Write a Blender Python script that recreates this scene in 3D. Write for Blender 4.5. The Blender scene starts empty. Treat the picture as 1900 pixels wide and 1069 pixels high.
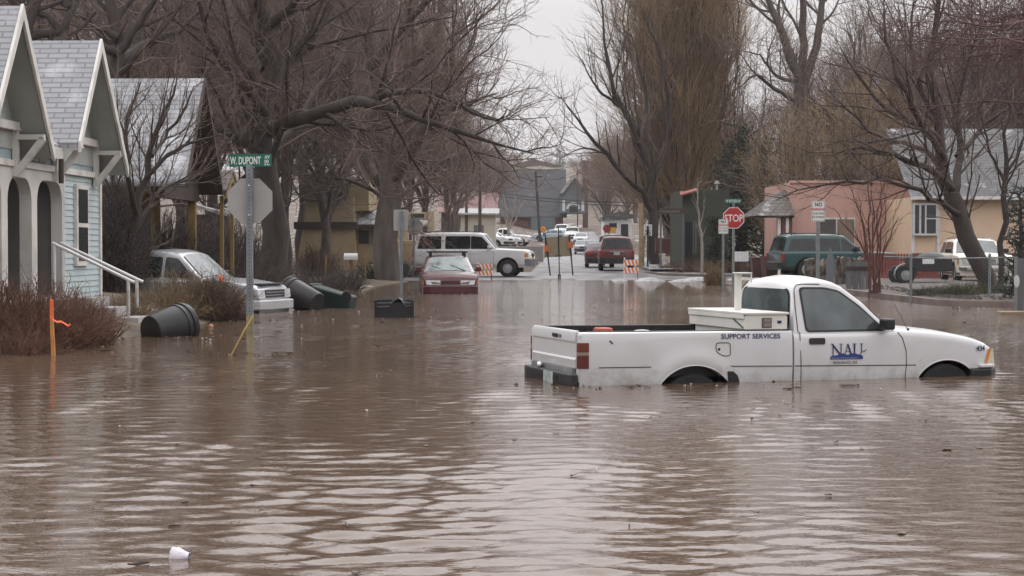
import bpy, bmesh, math, random
import numpy as np
from mathutils import Vector, Matrix, Euler

sc = bpy.context.scene
COL = sc.collection
R_ = math.radians
PI = math.pi
rnd = random.Random(7)

# ---------------------------------------------------------------- camera
H, F, HY, CX, CY = 1.42, 3300.0, 455.0, 950.0, 534.5
TH = math.atan((CY - HY) / F)
cam = bpy.data.cameras.new("camera")
cam.sensor_width = 36.0
cam.lens = 36.0 * F / 1900.0
cam.clip_end = 4000.0
cam.clip_start = 0.1
co = bpy.data.objects.new("camera", cam)
COL.objects.link(co)
co.location = (0, 0, H)
co.rotation_euler = (PI / 2 - TH, 0, 0)
sc.camera = co

# ---------------------------------------------------------------- sky, sun, exposure
SUN_EL, SUN_AZ = R_(46), R_(20)
w = bpy.data.worlds.new("World")
sc.world = w
w.use_nodes = True
nt = w.node_tree
for n in list(nt.nodes):
    nt.nodes.remove(n)
out = nt.nodes.new("ShaderNodeOutputWorld")
bg = nt.nodes.new("ShaderNodeBackground")
sky = nt.nodes.new("ShaderNodeTexSky")
sky.sky_type = 'NISHITA'
sky.sun_disc = False
sky.sun_elevation = SUN_EL
sky.sun_rotation = SUN_AZ
sky.dust_density = 4.0
tc = nt.nodes.new("ShaderNodeTexCoord")
sx = nt.nodes.new("ShaderNodeSeparateXYZ")
ramp = nt.nodes.new("ShaderNodeValToRGB")          # overcast cloud layer: paler low, brighter overhead
ramp.color_ramp.elements[0].position = 0.0
ramp.color_ramp.elements[0].color = (0.44, 0.43, 0.455, 1)
ramp.color_ramp.elements[1].position = 1.0
ramp.color_ramp.elements[1].color = (1.9, 1.87, 1.89, 1)
for ps, vv in ((0.13, .50), (0.30, 1.08), (0.6, 1.62)):
    e = ramp.color_ramp.elements.new(ps)
    e.color = (vv, vv*.98, vv*1.0, 1)
ns = nt.nodes.new("ShaderNodeTexNoise")
ns.inputs["Scale"].default_value = 2.2
ns.inputs["Detail"].default_value = 4
nadd = nt.nodes.new("ShaderNodeMath"); nadd.operation = 'MULTIPLY_ADD'
nadd.inputs[1].default_value = 0.12
nadd.inputs[2].default_value = 0.94
mul = nt.nodes.new("ShaderNodeVectorMath"); mul.operation = 'SCALE'
mul2 = nt.nodes.new("ShaderNodeVectorMath"); mul2.operation = 'SCALE'
mul2.inputs[3].default_value = 12.5
mx = nt.nodes.new("ShaderNodeMix"); mx.data_type = 'RGBA'
mx.inputs[0].default_value = 0.965
L = nt.links.new
L(tc.outputs["Generated"], sx.inputs[0])
L(sx.outputs[2], ramp.inputs[0])
L(tc.outputs["Generated"], ns.inputs["Vector"])
fw0 = nt.nodes.new("ShaderNodeMath"); fw0.operation = 'MULTIPLY_ADD'      # cloud thinner and brighter toward the sun's side
fw0.inputs[1].default_value = 0.29; fw0.inputs[2].default_value = 1.0
fwd = nt.nodes.new("ShaderNodeMath"); fwd.operation = 'MULTIPLY'
L(sx.outputs[1], fw0.inputs[0])
L(ns.outputs[0], nadd.inputs[0])
L(fw0.outputs[0], fwd.inputs[0]); L(nadd.outputs[0], fwd.inputs[1])
L(ramp.outputs[0], mul.inputs[0]); L(fwd.outputs[0], mul.inputs[3])
L(mul.outputs[0], mul2.inputs[0])
L(sky.outputs[0], mx.inputs[6]); L(mul2.outputs[0], mx.inputs[7])
L(mx.outputs[2], bg.inputs[0])
bg.inputs[1].default_value = 0.10
L(bg.outputs[0], out.inputs[0])

sl = bpy.data.lights.new("sun", 'SUN')
sl.energy = 0.5
sl.angle = R_(25)
sl.color = (1.0, 0.97, 0.93)
so = bpy.data.objects.new("sun", sl)
COL.objects.link(so)
# Nishita: rotation measured so that the sun stands over (sin, cos) of the angle
sd = Vector((math.sin(SUN_AZ) * math.cos(SUN_EL), math.cos(SUN_AZ) * math.cos(SUN_EL), math.sin(SUN_EL)))
so.rotation_euler = sd.to_track_quat('Z', 'Y').to_euler()

sc.view_settings.view_transform = 'Standard'
sc.view_settings.look = 'None'
sc.view_settings.exposure = 0.0
sc.view_settings.gamma = 1.0
sc.cycles.use_denoising = True
sc.cycles.max_bounces = 6
sc.cycles.diffuse_bounces = 2
sc.cycles.glossy_bounces = 3
sc.cycles.transmission_bounces = 4
sc.cycles.volume_bounces = 2
sc.cycles.caustics_reflective = False
sc.cycles.caustics_refractive = False

# ---------------------------------------------------------------- photo pixel -> place at distance D
def Wp(x, y, D):
    d = Vector((0, math.cos(TH), -math.sin(TH))) + Vector((1, 0, 0)) * ((x - CX) / F) \
        + Vector((0, math.sin(TH), math.cos(TH))) * ((CY - y) / F)
    return Vector((0, 0, H)) + d * (D / d.y)

def X_(x, D):
    return (x - CX) / F * D

def Z_(y, D):
    return Wp(CX, y, D).z

SL = 0.0303                       # the street runs slightly to the right
SROT = -math.atan(SL)
def S(t, d, z=0.0):
    return Vector((t + SL * d, d, z))

# ---------------------------------------------------------------- ground height
_gd = [-60, 0, 18, 52, 72, 89, 120, 175, 210, 225, 270, 340, 500, 700, 1000, 2500]
_gz = [-.7, -.65, -.53, -.34, -.02, .10, .22, .5, 1.6, 2.3, 3.6, 7, 18, 30.5, 34, 40]
def gs(d):
    return np.interp(d, _gd, _gz)
def sst(x):
    x = np.clip(x, 0, 1)
    return x * x * (3 - 2 * x)
def ground(X, Y):
    X = np.asarray(X, float); Y = np.asarray(Y, float)
    t = X - SL * Y
    z = gs(Y)
    left = sst((-t - 4.2) / 5.2) * np.interp(Y, [0, 22, 27.5, 45, 60, 72, 86, 100, 120, 175], [.3, .45, 1.05, .85, .5, .12, .12, .2, .75, .9])
    far = sst((t - 4.9) / 2.2) * np.interp(Y, [50, 60, 70, 88, 100], [0, .42, .15, .08, .1])
    mid = sst((t - 8.75) / .5) * np.interp(Y, [41.3, 41.9, 60, 70, 75], [0, .56, .40, .2, 0])
    road = np.interp(Y, [69, 72, 86, 88], [1, 0, 0, 1])
    return z + left * np.where(Y < 110, np.maximum(road, .0), 1) + np.maximum(far, mid) * np.maximum(road, .35)
def G(x, y):
    return float(ground(x, y))

# ---------------------------------------------------------------- materials
MATS = {}
def mat(name, col, rough=.6, var=.12, scale=3.0, bump=0.0, bscale=None, metal=0.0, spec=.5, coat=0.0,
        detail=4, emit=None, estr=0, col2=None, thr=None, stretch=None):
    if name in MATS:
        return MATS[name]
    m = bpy.data.materials.new(name)
    m.use_nodes = True
    t = m.node_tree
    b = t.nodes["Principled BSDF"]
    b.inputs["Roughness"].default_value = rough
    b.inputs["Metallic"].default_value = metal
    b.inputs["Specular IOR Level"].default_value = spec
    b.inputs["Coat Weight"].default_value = coat
    b.inputs["Coat Roughness"].default_value = .05
    c = t.nodes.new("ShaderNodeTexCoord")
    n = t.nodes.new("ShaderNodeTexNoise")
    n.inputs["Scale"].default_value = scale
    n.inputs["Detail"].default_value = detail
    src = c.outputs["Object"]
    if stretch:
        mp = t.nodes.new("ShaderNodeMapping")
        mp.inputs["Scale"].default_value = stretch
        t.links.new(src, mp.inputs[0]); src = mp.outputs[0]
    t.links.new(src, n.inputs["Vector"])
    r = t.nodes.new("ShaderNodeValToRGB")
    lo, hi = thr if thr else (.3, .7)
    r.color_ramp.elements[0].position = lo
    r.color_ramp.elements[1].position = hi
    if col2 is None:
        r.color_ramp.elements[0].color = tuple(max(0, x * (1 - var)) for x in col) + (1,)
        r.color_ramp.elements[1].color = tuple(min(1, x * (1 + var)) for x in col) + (1,)
    else:
        r.color_ramp.elements[0].color = tuple(col) + (1,)
        r.color_ramp.elements[1].color = tuple(col2) + (1,)
    t.links.new(n.outputs[0], r.inputs[0])
    t.links.new(r.outputs[0], b.inputs["Base Color"])
    if bump:
        n2 = t.nodes.new("ShaderNodeTexNoise")
        n2.inputs["Scale"].default_value = bscale or scale * 4
        n2.inputs["Detail"].default_value = 5
        t.links.new(src, n2.inputs["Vector"])
        bp = t.nodes.new("ShaderNodeBump")
        bp.inputs["Strength"].default_value = bump
        bp.inputs["Distance"].default_value = .02
        t.links.new(n2.outputs[0], bp.inputs["Height"])
        t.links.new(bp.outputs[0], b.inputs["Normal"])
    if emit:
        b.inputs["Emission Color"].default_value = tuple(emit) + (1,)
        b.inputs["Emission Strength"].default_value = estr
    MATS[name] = m
    return m

def shingle_mat(name, c1, c2, mort, w=.9, h=.16, axis='x', kz=1.2, snow=0.0):
    m = bpy.data.materials.new(name); m.use_nodes = True
    t = m.node_tree; b = t.nodes["Principled BSDF"]
    b.inputs["Roughness"].default_value = .75
    c = t.nodes.new("ShaderNodeTexCoord"); s = t.nodes.new("ShaderNodeSeparateXYZ"); cb = t.nodes.new("ShaderNodeCombineXYZ")
    mz = t.nodes.new("ShaderNodeMath"); mz.operation = 'MULTIPLY'; mz.inputs[1].default_value = kz
    br = t.nodes.new("ShaderNodeTexBrick")
    br.inputs["Scale"].default_value = 1.0
    br.inputs["Brick Width"].default_value = w
    br.inputs["Row Height"].default_value = h
    br.inputs["Mortar Size"].default_value = .018
    br.inputs["Mortar Smooth"].default_value = .3
    br.inputs["Bias"].default_value = 0
    br.inputs["Color1"].default_value = c1 + (1,)
    br.inputs["Color2"].default_value = c2 + (1,)
    br.inputs["Mortar"].default_value = mort + (1,)
    t.links.new(c.outputs["Object"], s.inputs[0])
    t.links.new(s.outputs[0 if axis == 'x' else 1], cb.inputs[0])
    t.links.new(s.outputs[2], mz.inputs[0]); t.links.new(mz.outputs[0], cb.inputs[1])
    t.links.new(cb.outputs[0], br.inputs["Vector"])
    n = t.nodes.new("ShaderNodeTexNoise"); n.inputs["Scale"].default_value = 1.3; n.inputs["Detail"].default_value = 7
    t.links.new(c.outputs["Object"], n.inputs["Vector"])
    r = t.nodes.new("ShaderNodeValToRGB")
    r.color_ramp.elements[0].position = .62 - snow; r.color_ramp.elements[1].position = .80 - snow * .6
    r.color_ramp.elements[1].color = (.6, .6, .6, 1)
    t.links.new(n.outputs[0], r.inputs[0])
    mx = t.nodes.new("ShaderNodeMix"); mx.data_type = 'RGBA'
    mx.inputs[7].default_value = (.72, .73, .76, 1)
    t.links.new(r.outputs[0], mx.inputs[0]); t.links.new(br.outputs[0], mx.inputs[6])
    t.links.new(mx.outputs[2], b.inputs["Base Color"])
    bp = t.nodes.new("ShaderNodeBump"); bp.inputs["Strength"].default_value = .5; bp.inputs["Distance"].default_value = .02
    bp.invert = True
    t.links.new(br.outputs["Fac"], bp.inputs["Height"]); t.links.new(bp.outputs[0], b.inputs["Normal"])
    return m

# ---------------------------------------------------------------- mesh builder
class MB:
    def __init__(s):
        s.v = []; s.f = []
    def add(s, vs, fs):
        o = len(s.v)
        s.v += [tuple(p) for p in vs]
        s.f += [tuple(i + o for i in f) for f in fs]
        return s
    def box(s, x0, x1, y0, y1, z0, z1, M=None):
        vs = [Vector(p) for p in ((x0,y0,z0),(x1,y0,z0),(x1,y1,z0),(x0,y1,z0),(x0,y0,z1),(x1,y0,z1),(x1,y1,z1),(x0,y1,z1))]
        if M is not None: vs = [M @ p for p in vs]
        return s.add(vs, [(0,3,2,1),(4,5,6,7),(0,1,5,4),(1,2,6,5),(2,3,7,6),(3,0,4,7)])
    def bar(s, a, b, w, h=None):
        a = Vector(a); b = Vector(b); d = b - a; L_ = d.length
        q = d.to_track_quat('X', 'Z').to_matrix().to_4x4()
        M = Matrix.Translation(a) @ q
        h = h or w
        return s.box(0, L_, -w/2, w/2, -h/2, h/2, M)
    def extr(s, A, B):
        n = len(A)
        return s.add(list(A) + list(B), [tuple(range(n-1, -1, -1)), tuple(range(n, 2*n))] +
                     [(i, (i+1) % n, n + (i+1) % n, n + i) for i in range(n)])
    def poly(s, P):
        return s.add(P, [tuple(range(len(P)))])
    def tube(s, pts, r, n=8, cap=True):
        pts = [Vector(p) for p in pts]; k = len(pts)
        rs = r if isinstance(r, (list, tuple)) else [r] * k
        vs = []
        u = None
        for i, p in enumerate(pts):
            t = (pts[min(i+1, k-1)] - pts[max(i-1, 0)]).normalized()
            if u is None:
                u = t.orthogonal().normalized()
            else:
                u = (u - t * u.dot(t)).normalized()
            v = t.cross(u)
            for j in range(n):
                a = 2 * PI * j / n
                vs.append(p + (u * math.cos(a) + v * math.sin(a)) * rs[i])
        fs = []
        for i in range(k-1):
            for j in range(n):
                fs.append((i*n+j, i*n+(j+1) % n, (i+1)*n+(j+1) % n, (i+1)*n+j))
        if cap:
            fs.append(tuple(range(n-1, -1, -1))); fs.append(tuple(range((k-1)*n, k*n)))
        return s.add(vs, fs)
    def grid(s, rows, close=False):
        n = len(rows[0]); vs = [p for r in rows for p in r]; fs = []
        m = n if close else n - 1
        for i in range(len(rows)-1):
            for j in range(m):
                fs.append((i*n+j, i*n+(j+1) % n, (i+1)*n+(j+1) % n, (i+1)*n+j))
        return s.add(vs, fs)
    def lathe(s, prof, n=20, M=None, cap=False):
        rows = []
        for r, z in prof:
            row = []
            for j in range(n):
                a = 2*PI*j/n
                p = Vector((r*math.cos(a), r*math.sin(a), z))
                row.append(M @ p if M is not None else p)
            rows.append(row)
        s.grid(rows, True)
        if cap:
            o = len(s.v) - n*len(prof)
            s.f.append(tuple(range(o+n-1, o-1, -1)))
            s.f.append(tuple(range(o+n*(len(prof)-1), o+n*len(prof))))
        return s
    def xf(s, M):
        s.v = [tuple(M @ Vector(p)) for p in s.v]; return s
    def obj(s, name, m, parent=None, smooth=None, bevel=0, solid=0, loc=None):
        me = bpy.data.meshes.new(name)
        me.from_pydata(s.v, [], s.f)
        bm = bmesh.new(); bm.from_mesh(me)
        bmesh.ops.recalc_face_normals(bm, faces=bm.faces)
        bm.to_mesh(me); bm.free()
        if smooth:
            me.polygons.foreach_set("use_smooth", [True]*len(me.polygons))
            me.set_sharp_from_angle(angle=R_(smooth))
        if m: me.materials.append(m)
        o = bpy.data.objects.new(name, me)
        COL.objects.link(o)
        if parent: o.parent = parent
        if loc is not None: o.location = loc
        if solid:
            q = o.modifiers.new("solid", 'SOLIDIFY'); q.thickness = solid; q.offset = -1
        if bevel:
            q = o.modifiers.new("bevel", 'BEVEL'); q.width = bevel; q.segments = 2; q.limit_method = 'ANGLE'; q.angle_limit = R_(40)
        return o

def parts(mb, name, m, parent, **k):
    """one object per separate piece of the builder"""
    n = len(mb.v); up = list(range(n))
    def find(i):
        while up[i] != i: up[i] = up[up[i]]; i = up[i]
        return i
    for f in mb.f:
        for j in f[1:]: up[find(j)] = find(f[0])
    gr = {}
    for f in mb.f: gr.setdefault(find(f[0]), []).append(f)
    for fs in gr.values():
        ids = sorted({i for f in fs for i in f}); mp_ = {i: q for q, i in enumerate(ids)}
        s = MB(); s.add([mb.v[i] for i in ids], [tuple(mp_[i] for i in f) for f in fs]); s.obj(name, m, parent, **k)

def tag(o, label, cat, group=None):
    o["label"] = label; o["category"] = cat
    if group: o["group"] = group
    return o
def thing(name, label, cat, loc=(0,0,0), rotz=0, group=None):
    o = bpy.data.objects.new(name, None)
    COL.objects.link(o)
    o.empty_display_size = .3
    o.location = loc; o.rotation_euler = (0, 0, rotz)
    return tag(o, label, cat, group)
def structure(o):
    o["kind"] = "structure"; return o
def copy_thing(src, loc, rotz, label, scale=1.0, group=None):
    c = src.copy(); COL.objects.link(c)
    c.location = loc; c.rotation_euler = (0, 0, rotz); c.scale = (scale,)*3 if not isinstance(scale, tuple) else scale
    c["label"] = label
    if group: c["group"] = group
    for ch in [q for q in bpy.data.objects if q.parent == src]:
        d = ch.copy(); COL.objects.link(d); d.parent = c
        for g in [q for q in bpy.data.objects if q.parent == ch]:
            k = g.copy(); COL.objects.link(k); k.parent = d
    return c

def rpoly(P, r=.04, n=4):
    """round the corners of a 2-D polygon"""
    o = []
    k = len(P)
    for i in range(k):
        a = Vector(P[i-1]); b = Vector(P[i]); c = Vector(P[(i+1) % k])
        d1 = min(r, (a-b).length*.45); d2 = min(r, (c-b).length*.45)
        p = b + (a-b).normalized()*d1; q = b + (c-b).normalized()*d2
        for j in range(n+1):
            t = j/n
            o.append(tuple(p*(1-t)**2 + b*2*t*(1-t) + q*t*t))
    return o

def text(name, s, size, m, parent, loc, rot=(PI/2, 0, 0), sx=1.0, align='LEFT', ext=.001, bold=0.0):
    cu = bpy.data.curves.new(name, 'FONT')
    cu.body = s; cu.size = size; cu.align_x = align; cu.extrude = ext; cu.offset = bold
    cu.resolution_u = 3
    t = bpy.data.objects.new(name+"_tmp", cu)
    COL.objects.link(t)
    bpy.context.view_layer.update()
    me = bpy.data.meshes.new_from_object(t.evaluated_get(bpy.context.evaluated_depsgraph_get()))
    me.name = name
    bpy.data.objects.remove(t); bpy.data.curves.remove(cu)
    me.materials.clear(); me.materials.append(m)
    o = bpy.data.objects.new(name, me)
    COL.objects.link(o)
    o.parent = parent; o.location = loc; o.rotation_euler = rot; o.scale = (sx, 1, 1)
    return o

def np_mesh(name, V, Q, m, parent=None, smooth=False):
    """V (n,3) floats, Q (m,4) or (m,3) ints"""
    me = bpy.data.meshes.new(name)
    k = Q.shape[1]
    me.vertices.add(len(V)); me.vertices.foreach_set("co", np.ascontiguousarray(V, np.float32).ravel())
    me.loops.add(Q.size); me.loops.foreach_set("vertex_index", np.ascontiguousarray(Q, np.int32).ravel())
    me.polygons.add(len(Q)); me.polygons.foreach_set("loop_start", np.arange(0, Q.size, k, dtype=np.int32))
    if smooth:
        me.polygons.foreach_set("use_smooth", np.ones(len(Q), bool))
    me.update(calc_edges=True)
    me.validate()
    me.materials.append(m)
    o = bpy.data.objects.new(name, me)
    COL.objects.link(o)
    if parent: o.parent = parent
    return o
# ---------------------------------------------------------------- ground, roads, water
def axis(lo, hi, d0, c=0.0, gfac=.03):
    out_ = [c]; x = c
    while x < hi:
        x += d0 + gfac * abs(x - c); out_.append(x)
    x = c; pre = []
    while x > lo:
        x -= d0 + gfac * abs(x - c); pre.append(x)
    return np.array(pre[::-1] + out_)
def quads(nr, nc):
    i = np.arange((nr-1)*(nc-1)); r = i // (nc-1); c = i % (nc-1)
    a = r*nc + c
    return np.stack([a, a+1, a+nc+1, a+nc], 1)

M_earth = mat("winter_ground", (.055,.040,.028), .9, scale=1.4, bump=.8, bscale=14, col2=(.135,.10,.066), detail=10)
_nt = M_earth.node_tree; _b = _nt.nodes["Principled BSDF"]
_c = _nt.nodes.new("ShaderNodeTexCoord"); _n = _nt.nodes.new("ShaderNodeTexNoise"); _n.inputs["Scale"].default_value = .35; _n.inputs["Detail"].default_value = 9
_r = _nt.nodes.new("ShaderNodeValToRGB"); _r.color_ramp.elements[0].position = .60; _r.color_ramp.elements[1].position = .66
_m = _nt.nodes.new("ShaderNodeMix"); _m.data_type = 'RGBA'; _m.inputs[7].default_value = (.42,.42,.44,1)
_src = _b.inputs["Base Color"].links[0].from_socket
L2 = _nt.links.new
L2(_c.outputs["Object"], _n.inputs["Vector"]); L2(_n.outputs[0], _r.inputs[0]); L2(_r.outputs[0], _m.inputs[0]); L2(_src, _m.inputs[6]); L2(_m.outputs[2], _b.inputs["Base Color"])

gx = axis(-440, 440, .6, 2, .05); gy = axis(-30, 790, .6, 45, .03)
XX, YY = np.meshgrid(gx, gy)
nz = .05*np.sin(XX*.9+YY*.31)*np.sin(YY*.7-XX*.2)*np.clip((np.abs(XX-SL*YY)-5)/6, 0, 1)
ZZ = ground(XX, YY) + nz
ZZ = ZZ + np.clip(YY-400, 0, 400)/400*(3.0*np.sin(XX*.021+1)+2*np.sin(XX*.05))
g_ = np_mesh("ground", np.stack([XX, YY, ZZ], -1).reshape(-1, 3), quads(len(gy), len(gx)), M_earth, smooth=True)
structure(g_)

M_road = mat("wet_road", (.060,.057,.060), .48, scale=.5, bump=.5, bscale=9, spec=.35, col2=(.19,.182,.19), detail=9, thr=(.36,.62), stretch=(2.2,.5,1))
def road(name, ts, ds, dz, m):
    T, D = np.meshgrid(ts, ds)
    X = T + SL*D
    Z = ground(X, D) + dz
    return structure(np_mesh(name, np.stack([X, D, Z], -1).reshape(-1,3), quads(len(ds), len(ts)), m, smooth=True))
road("street", np.linspace(-4.2, 4.9, 14), np.linspace(-4, 71, 60), .02, M_road)
road("cross_street", np.linspace(-70, 70, 120), np.linspace(71.3, 86.5, 24), .02, M_road)
road("far_street", np.linspace(-1.7, 4.1, 12), np.linspace(86.6, 262, 110), .03, M_road)
M_walk = mat("snowy_pavement", (.16,.155,.15), .7, scale=1.1, col2=(.36,.355,.365), detail=8, bump=.4)
pv = MB()
rows = []
for d in np.linspace(88, 190, 60):
    z = gs(d)
    rows.append([S(4.15, d, z-.1), S(4.15, d, z+.13), S(4.3, d, z+.14), S(6.2, d, z+.15), S(6.2, d, z-.1)])
pv.grid(rows)
structure(pv.obj("pavement", M_walk, smooth=30))

# flood water: a wind rippled sheet with real waves near the camera, finer rows close by
def waves(X, Y, sp):
    rg = np.random.default_rng(11)
    z = np.zeros_like(X)
    mod = 1 + .55*np.sin(X*.55+.4*np.sin(Y*.21))*np.sin(Y*.33+.7*np.sin(X*.3)+1.0) + .25*np.sin(X*1.3+Y*.9)
    mod += .35*np.sin(X*.21-Y*.47+1.7*np.sin(X*.17))
    mod += .45*np.sin(X*.62+Y*.83+1.3*np.sin(Y*.41-X*.2)+.6) + .3*np.sin(X*1.9-Y*1.1+np.sin(Y*.8))
    mod = np.clip(mod*1.04, .2, 1.8)
    n = 110
    for i in range(n):
        lam = .06 * (7.0 ** (rg.uniform(0, 1)**1.15))
        a = rg.normal(PI/2 + .10, .42)
        k = 2*PI/lam
        slope = .094/math.sqrt(n)*1.414
        amp = slope/k
        att = np.clip((lam/sp - 2.2)/2.5, 0, 1)
        z += amp*att*np.sin(k*(X*math.cos(a)+Y*math.sin(a)) + rg.uniform(0, 2*PI))
    return z*mod
wx = axis(-60, 60, .032, 0.3, .010)
wy = [4.5]
while wy[-1] < 80: wy.append(wy[-1] + .022 + max(0, wy[-1]-7)*.0042)
wy = np.array([-25, -8, 0, 3] + wy)
XX, YY = np.meshgrid(wx, wy)
dxs = np.gradient(wx); dys = np.gradient(wy)
SP = np.maximum(dxs[None, :]*np.ones_like(YY), dys[:, None]*np.ones_like(XX)*1.0)
ZZ = waves(XX, YY, SP)
M_water = bpy.data.materials.new("muddy_water"); M_water.use_nodes = True
t = M_water.node_tree; b = t.nodes["Principled BSDF"]
b.inputs["Roughness"].default_value = .035
b.inputs["IOR"].default_value = 1.36
c = t.nodes.new("ShaderNodeTexCoord")
n0 = t.nodes.new("ShaderNodeTexNoise"); n0.inputs["Scale"].default_value = .25; n0.inputs["Detail"].default_value = 3
r0 = t.nodes.new("ShaderNodeValToRGB")
r0.color_ramp.elements[0].color = (.088,.057,.038,1); r0.color_ramp.elements[1].color = (.118,.081,.057,1)
t.links.new(c.outputs["Object"], n0.inputs["Vector"]); t.links.new(n0.outputs[0], r0.inputs[0]); t.links.new(r0.outputs[0], b.inputs["Base Color"])
mp = t.nodes.new("ShaderNodeMapping"); mp.inputs["Scale"].default_value = (1.0, 1.6, 1)
n1 = t.nodes.new("ShaderNodeTexNoise"); n1.inputs["Scale"].default_value = 4.0; n1.inputs["Detail"].default_value = 4; n1.inputs["Roughness"].default_value = .55
bp = t.nodes.new("ShaderNodeBump"); bp.inputs["Strength"].default_value = .20; bp.inputs["Distance"].default_value = .05
t.links.new(c.outputs["Object"], mp.inputs[0]); t.links.new(mp.outputs[0], n1.inputs["Vector"]); t.links.new(n1.outputs[0], bp.inputs["Height"]); t.links.new(bp.outputs[0], b.inputs["Normal"])
sy = t.nodes.new("ShaderNodeSeparateXYZ"); mr_ = t.nodes.new("ShaderNodeMapRange")     # the open far reach is ruffled more by the wind
mr_.inputs["From Min"].default_value = 17; mr_.inputs["From Max"].default_value = 40; mr_.inputs["To Min"].default_value = .20; mr_.inputs["To Max"].default_value = .80
n2 = t.nodes.new("ShaderNodeTexNoise"); n2.inputs["Scale"].default_value = .12; n2.inputs["Detail"].default_value = 2
mm_ = t.nodes.new("ShaderNodeMath"); mm_.operation = 'MULTIPLY'; ma_ = t.nodes.new("ShaderNodeMath"); ma_.operation = 'MULTIPLY_ADD'; ma_.inputs[1].default_value = 1.6; ma_.inputs[2].default_value = .2
t.links.new(c.outputs["Object"], sy.inputs[0]); t.links.new(sy.outputs[1], mr_.inputs["Value"]); t.links.new(c.outputs["Object"], n2.inputs["Vector"]); t.links.new(n2.outputs[0], ma_.inputs[0])
t.links.new(mr_.outputs[0], mm_.inputs[0]); t.links.new(ma_.outputs[0], mm_.inputs[1]); t.links.new(mm_.outputs[0], bp.inputs["Strength"])
water = structure(np_mesh("water", np.stack([XX, YY, ZZ], -1).reshape(-1,3), quads(len(wy), len(wx)), M_water, smooth=True))

# ---------------------------------------------------------------- bare trees
def tubes(P, R, n):
    """P (N,K,3), R (N,K) -> verts, quads of tapered tubes"""
    N, K, _ = P.shape
    T = np.empty_like(P)
    T[:, 1:-1] = P[:, 2:] - P[:, :-2] if K > 2 else T[:, 1:-1]
    T[:, 0] = P[:, 1] - P[:, 0]; T[:, -1] = P[:, -1] - P[:, -2]
    T /= np.linalg.norm(T, axis=2, keepdims=True) + 1e-9
    ref = np.where(np.abs(T[:, :1, 2:3]) > .8, np.array([1.,.1,0]), np.array([.1,0,1.]))
    U = np.cross(T, np.broadcast_to(ref, T.shape)); U /= np.linalg.norm(U, axis=2, keepdims=True) + 1e-9
    Vv = np.cross(T, U)
    a = np.arange(n)*2*PI/n
    V = P[:, :, None] + R[:, :, None, None]*(np.cos(a)[None,None,:,None]*U[:, :, None] + np.sin(a)[None,None,:,None]*Vv[:, :, None])
    V = V.reshape(-1, 3)
    i = np.arange(N)[:, None, None]*K*n; k = np.arange(K-1)[None, :, None]*n; j = np.arange(n)[None, None, :]; j2 = (j+1) % n
    Q = np.stack([i+k+j, i+k+j2, i+k+n+j2, i+k+n+j], -1).reshape(-1, 4)
    return V, Q

def resample(pts, rad, K, rg, jit=0.0):
    pts = np.array([list(p) for p in pts], float); rad = np.array(rad, float)
    d = np.r_[0, np.cumsum(np.linalg.norm(np.diff(pts, axis=0), axis=1))]; d /= d[-1]
    tt = np.linspace(0, 1, K)
    m = len(pts)
    # smooth (Catmull-Rom style) interpolation
    tan = np.gradient(pts, d, axis=0) if m > 2 else np.repeat((pts[1:]-pts[:1]), m, 0)
    o = np.empty((K, 3))
    for q, t_ in enumerate(tt):
        i = min(max(np.searchsorted(d, t_) - 1, 0), m-2)
        h = d[i+1]-d[i]; s = (t_-d[i])/h
        o[q] = (2*s**3-3*s**2+1)*pts[i] + (s**3-2*s**2+s)*h*tan[i] + (-2*s**3+3*s**2)*pts[i+1] + (s**3-s**2)*h*tan[i+1]
    Ln = np.linalg.norm(pts[-1]-pts[0])
    if jit: o[1:-1] += rg.normal(0, jit*Ln, (K-2, 3))
    return o, np.interp(tt, d, rad)

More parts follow.
